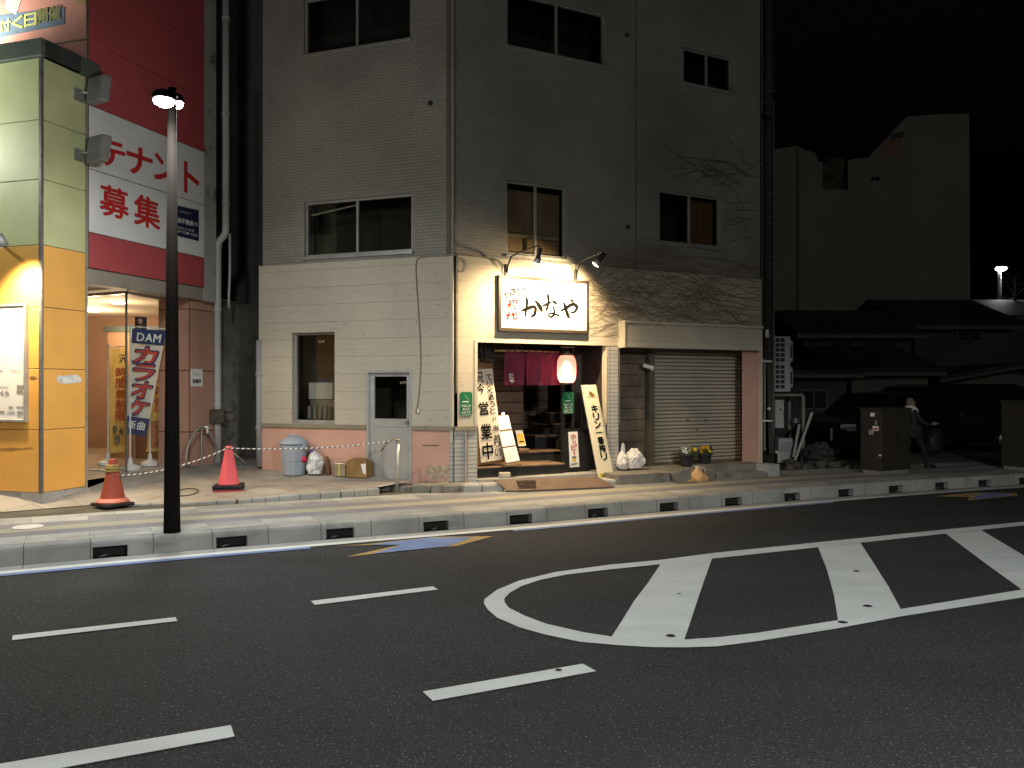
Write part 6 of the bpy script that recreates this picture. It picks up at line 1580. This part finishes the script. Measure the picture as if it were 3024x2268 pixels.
b = MB(); b.lathe([(.02, 0), (.02, .02)], FD.Q(2304, 1209, -.05), 12, FD.n); b.lathe([(.012, 0), (.012, .02)], FD.Q(2313, 1222, -.05), 12, FD.n); b.build('knob', acd, mbx)
t = thing('water_heater', FD.P(FD.U(2322), LZ, 0), 'pale grey louvred water heater standing under the steel frame', 'water heater')
b = fbox(FD, 2300, 2343, 1294, 1371, -.3, .1); hb = b.build('heater_body', mat('heater', (.38, .39, .40), .5, (4, .1)), t, bev=.03)
b = MB()
for y in range(1306, 1334, 4): fbox(FD, 2304, 2339, y, y + 2, .1005, .106, b)
b.build('louvre', M['steel'], hb)
b = fbox(FD, 2303, 2340, 1372, 1390, -.25, .05); b.build('foot', M['concrete2'], t)
t = thing('wall_box', FD.P(FD.U(2355), FD.Z(2355, 1250), -.4), 'small pale box fixed to the leg of the steel frame', 'box')
b = fbox(FD, 2347, 2363, 1236, 1250, -.45, -.3); b.build('body', acg, t, bev=.01)
for a, c, lab in (((2398, 1218), (2344, 1370), 'long pale pole leaning from the yard against the steel frame'), ((2360, 1254), (2343, 1350), 'short pale pole leaning under the air conditioner')):
    b = MB(); b.tube([FD.Q(*a, .12), FD.Q(*c, .3)], .03, 8); o = b.build('leaning_pole', mat('pale_wood%d' % a[0], (.42, .41, .38), .7, (8, .2))); tag(o, lab, 'pole')
wpm = mat('cream_pvc', (.60, .60, .52), .4, (3, .08))
t = thing('waste_pipe', FD.Q(2298, 1366, .2), 'short cream elbow pipe above the end of the concrete step', 'pipe')
b = MB(); b.tube([FD.Q(2281, 1334, .1), FD.Q(2292, 1334, .2), FD.Q(2298, 1337, .2), FD.Q(2300, 1344, .2), FD.Q(2299, 1368, .2)], .035, 12); b.build('elbow', wpm, t, smooth=True)
t = thing('wall_pipes', FD.Q(2262, 1370, 0), 'bundle of dark pipes strapped to the right edge of the bar', 'pipe')
b = MB()
for x in (2268, 2275): b.tube([at(x, 1060, 16.9), at(x + 3, 1200, 16.9), at(x + 6, 1340, 16.9)], .03, 8)
b.build('pipe_run', M['polem'], t)
b = MB()
for y in (1067, 1243): b.tube([at(2250, y, 16.82), at(2280, y, 16.82)], .02, 6)
b.build('strap', M['white'], t)
b = MB(); b.tube([at(2258, 1060, 16.9), at(2258, 1330, 16.9)], .02, 6); b.build('insulation', mat('insulation', (.33, .30, .25), .8, (30, .6)), t)
b = MB(); c = at(2271, 1207, 16.8); b.blob(c, .04, .03, .03); b.build('white_fitting', M['white'], t)
b = MB(); c = at(2382, 1385, 16.9); b.tube([Vector((c.x, c.y, LZ)), c + Vector((0, 0, .08))], .045, 8); o = b.build('stub_pipe', M['white']); tag(o, 'short white pipe stub sticking out of the rubble', 'pipe')
# rubble and low plants in the yard
rr = random.Random(9)
rubm = mat('rubble', (.085, .08, .068), .95, (6, .35), (30, .5))
for k in range(22):
    x = rr.uniform(2330, 2560); Y = rr.uniform(16.0, 17.6); c = at(x, YH, Y); r_ = rr.uniform(.05, .16)
    b = MB(); b.blob(Vector((c.x, c.y, LZ + r_ * .3)), r_, r_ * rr.uniform(.6, 1), r_ * .55, .22, 9, 6, k)
    o = b.build('rubble_stone', rubm); tag(o, 'broken stone in the rubble strip between the steel frame and the street cabinet', 'stone', 'rubble stones in the yard')
t = thing('rubble_sheet', at(2425, 1370, 17.2), 'crumpled grey sheeting on the rubble behind the pavement', 'sheeting')
b = MB(); c = at(2425, YH, 17.3); b.blob(Vector((c.x, c.y, LZ + .16)), .36, .3, .24, .25, 12, 9, 5); b.build('folded_sheet', mat('grey_sheet', (.06, .06, .055), .8, (6, .3)), t)
# street cabinets
cabm = mat('cabinet_brown', (.030, .025, .019), .55, (2, .15))
cb_ = gp(2602, 1403, KH)
def cabinet(c, hgt, wl, wr, label, stickers):
    t = thing('street_cabinet', c, label, 'cabinet', 'brown street cabinets on the pavement')
    aR = 62.7
    Fc = Fr(c[:2], aR); Fl = Fr(c[:2], aR + 90)
    z0 = KH
    b = MB(); b.box(Fc, .03, wr - .03, z0, z0 + .07, -wl + .03, -.03); b.build('plinth', M['concrete2'], t)
    b = MB(); b.box(Fc, 0, wr, z0 + .07, z0 + hgt, -wl, 0); bd = b.build('cabinet_body', cabm, t, bev=.012)
    b = MB(); b.box(Fc, -.02, wr + .02, z0 + hgt, z0 + hgt + .035, -wl - .02, .02); b.build('cabinet_roof', cabm, t, bev=.008)
    b = MB(); b.box(Fc, wr * .49, wr * .51, z0 + .12, z0 + hgt - .05, .0005, .003); b.build('door_gap', M['dark'], bd)
    b = MB(); b.box(Fc, wr * .54, wr * .58, z0 + hgt * .5, z0 + hgt * .62, .001, .02); b.build('handle', M['black'], bd, bev=.005)
    if stickers:
        Fs = Fr((c - Fc.n * wl)[:2], 0) 
        for (x0, x1, y0, y1, m) in ((2570, 2583, 1219, 1230, M['white']), (2577, 2595, 1258, 1272, M['white']), (2584, 2590, 1241, 1254, M['alud']), (2566, 2580, 1269, 1284, M['alud']), (2595, 2603, 1343, 1347, M['white'])):
            pl_o = c; n2 = -Fc.u
            def hit(x, y):
                k_ = Vector(((x - CX) / FX, 1, (YH - y) / FX)); o_ = pl_o + n2 * .004; t_ = (o_ - Vector((0, 0, H))).dot(n2) / k_.dot(n2); return Vector((0, 0, H)) + k_ * t_
            b = MB(); b.add([hit(x0, y1), hit(x1, y1), hit(x1, y0), hit(x0, y0)]); s_ = b.build('sticker', m, bd)
            if x0 == 2577:
                b = MB(); b.add([hit(x0 + 2, y1 - 3) + n2 * .003, hit(x1 - 2, y1 - 3) + n2 * .003, hit(x1 - 2, y1 - 8) + n2 * .003, hit(x0 + 2, y1 - 8) + n2 * .003]); b.build('red_print', M['red'], s_)
    return t
hc_ = (1403 - 1211) / FX * cb_.y
cabinet(cb_, hc_, .45, .80, 'dark brown street cabinet with small stickers standing on the kerb side of the pavement', True)
cb2 = gp(3026, 1391, KH)
cabinet(cb2, (1393 - 1190) / FX * cb2.y, .45, 1.4, 'dark brown street cabinet cut by the right edge of the view', False)
# the passer-by behind the cabinet
sk = mat('skin', (.26, .165, .12), .6, (8, .08)); coat = mat('dark_coat', (.016, .017, .022), .8, (12, .3)); trou = mat('dark_trousers', (.012, .012, .014), .85, (12, .3)); hairm = mat('pale_hair', (.13, .115, .095), .7, (40, .3)); scarfm = cloth('white_scarf', (.62, .60, .56), .2, (20, .15)); shoem = mat('shoe', (.01, .01, .01), .5, None)
pb = at(2722, YH, 16.3); pb.z = LZ
hx = at(2688, YH, 16.3).x
per = thing('person', Vector((pb.x, pb.y, LZ)), 'person with pale hair and a white scarf in dark clothes walking behind the street cabinet', 'person')
PH = 1.50; sc_ = PH / 1.7
top_ = at(2688, 1176, 16.3).z; sc_ = (top_ - LZ) / 1.70
def skin(name, joints, bones, m, root=0, sub=2):
    me = bpy.data.meshes.new(name); me.from_pydata([Vector((hx, pb.y, LZ)) + Vector(j[:3]) * sc_ - per.location for j in joints], bones, [])
    o = bpy.data.objects.new(name, me); COL.objects.link(o); o.parent = per; me.materials.append(m)
    md = o.modifiers.new('skin', 'SKIN'); md.use_smooth_shade = True
    for i, j in enumerate(joints):
        r_ = j[3] if isinstance(j[3], tuple) else (j[3], j[3]); me.skin_vertices[0].data[i].radius = (r_[0] * sc_, r_[1] * sc_)
        me.skin_vertices[0].data[i].use_root = i == root
    s_ = o.modifiers.new('sub', 'SUBSURF'); s_.levels = sub; s_.render_levels = sub
    return o
# walking to the right, leaning a little; joints (x right, y away, z up, radius) for a figure of 1.70
jt = [(.06, 0, .90, (.15, .11)), (.05, 0, 1.10, (.14, .10)), (.02, 0, 1.32, (.16, .10)), (.0, 0, 1.42, (.09, .07)), (.0, 0, 1.49, .05), (.01, 0, 1.55, .06),
      (.0, .16, 1.38, .062), (-.10, .20, 1.12, .048), (.02, .20, .90, .036), (.05, .20, .84, .03),
      (.03, -.17, 1.38, .062), (.16, -.22, 1.14, .048), (.38, -.20, 1.06, .036), (.45, -.19, 1.08, .03),
      (.05, .09, .84, .085), (-.06, .09, .48, .062), (-.26, .09, .12, .043), (-.14, .09, .04, .036),
      (.08, -.09, .84, .085), (.28, -.09, .48, .062), (.36, -.09, .09, .043), (.50, -.09, .04, .036)]
bn = [(0, 1), (1, 2), (2, 3), (3, 4), (4, 5), (2, 6), (6, 7), (7, 8), (8, 9), (2, 10), (10, 11), (11, 12), (12, 13), (0, 14), (14, 15), (15, 16), (16, 17), (0, 18), (18, 19), (19, 20), (20, 21)]
body = skin('body', jt, bn, coat)
P_ = lambda x, y, z: Vector((hx, pb.y, LZ)) + Vector((x, y, z)) * sc_
b = MB(); hd_c = P_(.02, 0, 1.585); b.blob(hd_c, .082 * sc_, .074 * sc_, .108 * sc_, .0, 18, 14)
for i, v in enumerate(b.v):
    d = v - hd_c
    if d.x > .03 and abs(d.y) < .02: b.v[i] = v + Vector((.012 * sc_ * (1 if -.03 < d.z < .02 else 0), 0, 0))
hd = b.build('head', sk, per, smooth=True)
b = MB(); b.tube([P_(.10, 0, 1.605), P_(.122, 0, 1.575), P_(.10, 0, 1.565)], [.008, .014, .01], 6); b.build('nose', sk, hd)
b = MB()
for s_ in (-1, 1): b.blob(P_(.088, s_ * .03, 1.605), .009, .012, .009)
b.build('eyes', M['ink'], hd)
b = MB(); b.blob(P_(.093, 0, 1.535), .008, .022, .006); b.build('mouth', mat('lip', (.3, .12, .1), .6, None), hd)
b = MB(); b.blob(P_(.012, -.077, 1.585), .02, .009, .03); b.build('ear', sk, hd)
b = MB(); b.blob(P_(-.005, 0, 1.61), .098 * sc_, .092 * sc_, .105 * sc_, .05, 18, 12, 4); b.v = [v if not (v.x - P_(.055, 0, 0).x > 0 and v.z < P_(0, 0, 1.64).z) else Vector((P_(.05, 0, 0).x, v.y, v.z)) for v in b.v]; b.build('hair', hairm, per, smooth=True)
b = MB()
b.lathe([(.075, 1.43), (.095, 1.45), (.095, 1.49), (.07, 1.515)], P_(.0, 0, 0) - Vector((0, 0, 0)) + Vector((0, 0, 1.47 * (sc_ - 1))), 16)
for x0 in (.005, .085):
    b.tube([P_(x0 - .01, -.085, 1.47), P_(x0 + .01, -.12, 1.40), P_(x0 + .015, -.13, 1.28), P_(x0 + .02, -.13, 1.16)], [.03, .034, .036, .028], 8)
b.build('scarf', scarfm, per, smooth=True)
b = MB(); b.lathe([(.20, .74), (.185, .86), (.155, 1.02), (.15, 1.06)], P_(.06, 0, 0) - Vector((0, 0, 0)), 18, None, 1, .8); b.v = [Vector((v.x, v.y, LZ + (v.z - LZ) * sc_)) for v in b.v]; b.build('coat_hem', coat, per, smooth=True)
tl = [(.06, 0, .92, (.15, .115)), (.05, .09, .84, .092), (-.06, .09, .48, .07), (-.25, .09, .14, .055), (.08, -.09, .84, .092), (.28, -.09, .48, .07), (.36, -.09, .11, .055)]
skin('trousers', tl, [(0, 1), (1, 2), (2, 3), (0, 4), (4, 5), (5, 6)], trou)
for x, y, l in ((-.27, .09, .1), (.36, -.09, .0)):
    b = MB(); b.tube([P_(x - .03, y, .045), P_(x + .08, y, .045), P_(x + .20, y, .03)], [.045, .048, .03], 10); b.build('shoe', shoem, per, smooth=True)
for base_, sgn in (((.45, -.19, 1.08), 1), ((.05, .20, .84), -1)):
    b = MB(); w = P_(*base_); fd = Vector((.9, 0, .15)) if sgn > 0 else Vector((.25, 0, -1)); fd.normalize(); sd_ = Vector((0, 1, 0)); up_ = fd.cross(sd_)
    b.tube([w - fd * .02, w + fd * .03, w + fd * .075], [.024, .032, .03], 8)
    for k in range(4):
        q_ = w + fd * .07 + sd_ * (k - 1.5) * .016; L_ = (.055, .066, .062, .048)[k]
        b.tube([q_, q_ + fd * L_ * .5 - up_ * .004, q_ + fd * L_ * .8 - up_ * .018], [.0085, .008, .006], 6)
    q_ = w + fd * .02 - sd_ * .026; b.tube([q_, q_ + fd * .03 - sd_ * .02, q_ + fd * .055 - sd_ * .022], [.010, .009, .007], 6)
    b.build('hand', sk, per, smooth=True)
# ---------------------------------------------------------------- vehicles in the dark lot
carp = mat('black_car_paint', (.008, .008, .009), .18, None, spec=.6); cgl = mat('car_glass', (.006, .007, .008), .06, None, spec=.8); chrome = mat('chrome', (.6, .6, .6), .18, None, metal=1.); tyre = mat('tyre', (.012, .012, .012), .85, (20, .3)); rimm = mat('rim', (.25, .25, .26), .35, None, metal=.8); lens = mat('headlamp_glass', (.30, .31, .33), .1, None, spec=.9); redl = mat('tail_lamp', (.25, .012, .012), .2, None, spec=.8)
def vehicle(name, o, ang, L, Wd, Hh, prof, glassp, wheels, label, cat):
    F = Fr(o[:2], ang); t = thing(name, o, label, cat)
    z = o.z
    # side profile extruded with tumblehome
    k = len(prof); b = MB()
    def inset(h): return .0 if h < .95 else (h - .95) * .22
    left = [F.P(x, z + h, 0 - inset(h)) for x, h in prof]; right = [F.P(x, z + h, -Wd + inset(h)) for x, h in prof]
    b.add(left); b.add(right[::-1])
    for i in range(k): j = (i + 1) % k; b.add([left[j], left[i], right[i], right[j]])
    bd = b.build('body', carp, t, bev=.05, seg=3)
    for gp_ in glassp:
        b = MB(); P = [F.P(x, z + h, .004 - inset(h)) for x, h in gp_]; b.prism(P, F.n * -.01); b.build('side_window', cgl, bd)
    for wx in wheels:
        for dd in (.012, -Wd - .012):
            s_ = 1 if dd > 0 else -1
            c = F.P(wx, z + .31, dd - s_ * .2)
            b = MB(); b.lathe([(.22, 0), (.31, .01), (.32, .1), (.31, .2), (.22, .205)], c, 24, F.n * s_); w = b.build('wheel', tyre, t, smooth=True)
            b = MB(); b.lathe([(.21, .19), (.20, .208), (.07, .212), (.05, .222)], c, 20, F.n * s_); b.build('rim', rimm, w, smooth=True)
    return t, F
vo = gp(2560, 1352, LZ); vo = Vector((at(2600, YH, 18.6).x, 18.6, LZ))
pr_ = [(0, .28), (.02, .62), (.12, .88), (.75, 1.02), (1.62, 1.58), (2.0, 1.66), (4.2, 1.66), (4.55, 1.56), (4.72, 1.02), (4.78, .5), (4.74, .28)]
vt, VF = vehicle('minivan', Vector((at(2560, YH, 19.2).x, 19.2, LZ)), 78, 4.8, 1.7, 1.7, pr_, ([(.95, 1.08), (1.66, 1.53), (2.02, 1.58), (2.02, 1.08)], [(2.1, 1.08), (2.1, 1.58), (3.25, 1.58), (3.25, 1.08)], [(3.33, 1.08), (3.33, 1.58), (4.2, 1.56), (4.5, 1.1)]), (.85, 3.75), 'long black minivan parked in the dark lot behind the passer-by', 'van')
b = MB(); b.box(VF, 1.2, 1.36, LZ + .92, LZ + .95, .001, .02); b.box(VF, 2.5, 2.66, LZ + .92, LZ + .95, .001, .02); b.build('door_handle', chrome, vt)
b = MB(); b.box(VF, 4.60, 4.75, LZ + .95, LZ + 1.35, -.14, -.035); b.build('tail_lamp', redl, vt, bev=.02)
b = MB(); b.box(VF, 4.52, 4.58, LZ + 1.52, LZ + 1.56, -.3, -.15); b.build('roof_reflector', chrome, vt)
b = MB(); b.box(VF, .02, .30, LZ + .70, LZ + .84, -.28, .008); b.build('headlight', lens, vt, bev=.03)
pr_ = [(0, .25), (.0, .60), (.10, .80), (.9, .95), (1.55, 1.44), (2.7, 1.48), (3.3, 1.30), (3.65, .95), (3.7, .5), (3.66, .25)]
ct, CF = vehicle('small_car', Vector((at(2500, YH, 17.9).x, 17.9, LZ)), 62, 3.7, 1.5, 1.5, pr_, ([(1.0, 1.0), (1.58, 1.38), (2.1, 1.42), (2.1, 1.0)], [(2.18, 1.0), (2.18, 1.42), (2.7, 1.41), (3.2, 1.02)]), (.65, 3.0), 'small black car nose showing left of the street cabinet', 'car')
b = MB(); b.box(CF, .03, .32, LZ + .62, LZ + .78, -.2, .010); b.build('headlight', lens, ct, bev=.03)
b = MB(); b.box(CF, -.012, .0, LZ + .40, LZ + .66, -.42, -.38); b.build('number_plate_edge', M['white'], ct)
# ---------------------------------------------------------------- houses and blocks behind
darkroof = brick('roof_tile', (.035, .036, .038), (.045, .045, .046), (.012, .012, .012), .3, .28, .02, .6, .8, .5, .2, 1)
hw = mat('house_wall', (.15, .145, .125), .85, (.8, .12)); hw2 = mat('house_wall_dark', (.07, .068, .06), .85, (.8, .15)); hwin = mat('house_window', (.03, .032, .034), .15, None); hfr = mat('house_frame', (.10, .10, .095), .5, None)
def house(name, x0, x1, Y, dep, ze, zr_, wallm, label, wins_=(), gable=False, ang=90):
    F = Fr(at(x0, YH, Y)[:2], ang); u1 = F.U(x1)
    t = thing(name, F.P(u1 / 2, LZ), label, 'house')
    b = MB(); b.box(F, 0, u1, LZ, ze, -dep, 0)
    if gable: b.prism([F.P(0, ze, -.01), F.P(u1, ze, -.01), F.P(u1 / 2, zr_ - .12, -.01)], F.n * -(dep - .02))
    w = b.build('wall', wallm, t)
    b = MB(); ov = .35; th = .14
    if gable:
        for a, c in (((-ov, ze - .15), (u1 / 2, zr_)), ((u1 / 2, zr_), (u1 + ov, ze - .15))):
            P = [F.P(a[0], a[1], ov), F.P(c[0], c[1], ov), F.P(c[0], c[1], -dep - ov), F.P(a[0], a[1], -dep - ov)]; b.slab(P, (0, 0, th))
    else:
        m_ = -dep / 2
        for d0, d1 in ((ov, m_), (-dep - ov, m_)):
            P = [F.P(-ov, ze - .1, d0), F.P(u1 + ov, ze - .1, d0), F.P(u1 + ov - (0), zr_, d1), F.P(-ov, zr_, d1)]; b.slab(P, (0, 0, th))
    b.build('roof', darkroof, t)
    b = MB(); b.box(F, -ov, u1 + ov, ze - .18, ze - .08, ov - .02, ov + .06) if not gable else [b.tube([F.P(-ov, ze - .16, ov + .02), F.P(u1 / 2, zr_ - .01, ov + .02), F.P(u1 + ov, ze - .16, ov + .02)], .07, 6)]; b.build('eaves', hfr, t)
    for (a, c, e, g_) in wins_:
        b = MB(); f = .05
        for q in ((a, a + f, e, g_), (c - f, c, e, g_), ((a + c) / 2 - .02, (a + c) / 2 + .02, e, g_), (a + f, c - f, g_ - f, g_), (a + f, c - f, e, e + f)): b.box(F, *q, .0, .06)
        wn = b.build('window', hfr, t); b = MB(); b.quad(F, a + .01, c - .01, e + .01, g_ - .01, .02); b.build('pane', hwin, wn)
    return t, F
zY = lambda y, Y: H + (YH - y) / FX * Y
h_, hF = house('house', 2372, 2690, 29, 6, zY(985, 29), zY(905, 29), hw2, 'dark two storey tiled house behind the air conditioner', ((.9, 1.75, zY(1032, 29), zY(992, 29)), (2.0, 3.3, zY(1032, 29), zY(992, 29))))
house('house', 2290, 2500, 24, 5, zY(1098, 24), zY(1062, 24), hw2, 'low dark house close behind the steel frame', ((.7, 1.5, zY(1210, 24), zY(1150, 24)),))
house('house', 2515, 2740, 24.5, 6, zY(1092, 24.5), zY(1020, 24.5), hw, 'low grey walled house with dark tiles behind the small car', ())
house('house', 2700, 2990, 32, 7, zY(960, 32), zY(868, 32), hw2, 'dark house with a steep tiled roof right of centre of the yard', ((1.6, 2.6, zY(1010, 32), zY(975, 32)),))
house('house', 2790, 3190, 26, 6, zY(1112, 26), zY(1085, 26), hw, 'pale gabled shed behind the black minivan', (), True)
house('house', 2960, 3300, 40, 8, zY(935, 40), zY(868, 40), hw2, 'far dark house under the distant street lamp', ())
# the tall blank sided block: stepped skyline
YB = 38.
sky_px = [(2270, 1150), (2270, 440), (2293, 440), (2330, 434), (2352, 431), (2380, 444), (2407, 451), (2418, 478), (2429, 477), (2429, 560), (2504, 560), (2504, 473), (2520, 470), (2564, 466), (2678, 344), (2762, 338), (2862, 335), (2868, 1150)]
t = thing('blank_block', at(2570, 1150, YB), 'tall blank grey apartment block with a sloped shoulder in the dark background', 'building')
bw = mat('block_render', (.215, .215, .185), .9, (.25, .12), dirt=(.35, .62, (.16, .16, .14)))
b = MB(); P = [at(x, y, YB) for x, y in sky_px]; P[0].z = P[-1].z = LZ
b.prism(P, (1.2, 9, 0)); b.build('wall', bw, t)
b = MB(); P = [at(x, y, YB + .4) for x, y in ((2429, 562), (2504, 562), (2504, 500), (2492, 470), (2470, 462), (2450, 466), (2429, 480))]; b.prism(P, (.6, 2, 0)); b.build('mossy_wall', mat('mossy', (.075, .08, .05), .95, (2.2, .5), dirt=(1.5, .5, (.015, .015, .012))), t)
FBk = Fr((0, YB), 90)
b = MB(); b.box(FBk, at(2352, 0, YB).x, at(2359, 0, YB).x, LZ, zY(440, YB), .002, .06); b.build('wall_seam', M['brownseam'], t)
b = MB(); q = [(2608, 465), (2609, 415), (2640, 398), (2662, 398), (2662, 462)]; b.add([at(x, y, YB - .02) for x, y in q]); b.build('faded_patch', mat('faded_patch', (.27, .17, .11), .9, (1.5, .3)), t)
b = MB(); b.add([at(x, y, YB - .03) for x, y in ((2628, 398), (2668, 385), (2672, 402), (2634, 412))]); b.build('stain', mat('dark_stain', (.08, .075, .06), .95, (2, .4)), t)
b = MB()
for x in (2578, 2592): b.tube([at(x, 528, YB - .05), at(x, 528, YB + .05)], .1, 8)
b.build('wall_vent', M['dark'], t)
# second street lamp far away, bare tree
p_ = at(2952, YH, 46); base = Vector((p_.x, p_.y, LZ))
t = thing('street_lamp', base, 'distant white street lamp shining above the dark roofs', 'street lamp')
zt = zY(800, 46)
b = MB(); b.tube([base, Vector((base.x, base.y, zt))], [.13, .09], 10); b.build('pole', mat('white_pole', (.6, .6, .58), .5, None), t)
b = MB(); c = Vector((base.x + .15, base.y, zY(790, 46))); b.lathe([(.05, .22), (.25, .18), (.36, .06), (.36, .0)], c, 18); hd = b.build('lamp_head', M['pole'], t)
b = MB(); b.blob(c + Vector((-.1, -.05, -.06)), .30, .24, .15); b.build('lens', glow('far_lens', (.93, 1, 1), 22), hd, smooth=True)
light(hd, 'SPOT', c + Vector((0, 0, -.35)), 120, (.93, 1, 1), .2, (0, -.05, -1), 150)
rr = random.Random(31); p_ = at(2996, YH, 44)
t = thing('bare_tree', Vector((p_.x, p_.y, LZ)), 'faint bare tree at the right edge below the distant lamp', 'tree')
b = MB(); top_t = zY(815, 44); b.tube([Vector((p_.x - .3, p_.y, LZ)), Vector((p_.x - .1, p_.y, top_t * .6)), Vector((p_.x + .05, p_.y, top_t))], [.16, .12, .04], 8); b.build('trunk', mat('bark', (.16, .14, .11), .9, (6, .3)), t)
b = MB()
for k in range(60):
    z = rr.uniform(top_t * .55, top_t); a = rr.uniform(0, 6.28); l = rr.uniform(.5, 1.6)
    o_ = Vector((p_.x - .1, p_.y, z)); d = Vector((math.cos(a), math.sin(a), rr.uniform(-.1, .8)))
    b.tube([o_, o_ + d * l * .5 + Vector((0, 0, .05)), o_ + d * l + Vector((rr.uniform(-.2, .2), 0, rr.uniform(-.1, .3)))], [.03, .02, .006], 4)
b.build('branches', mat('twig', (.15, .13, .10), .9, None), t)
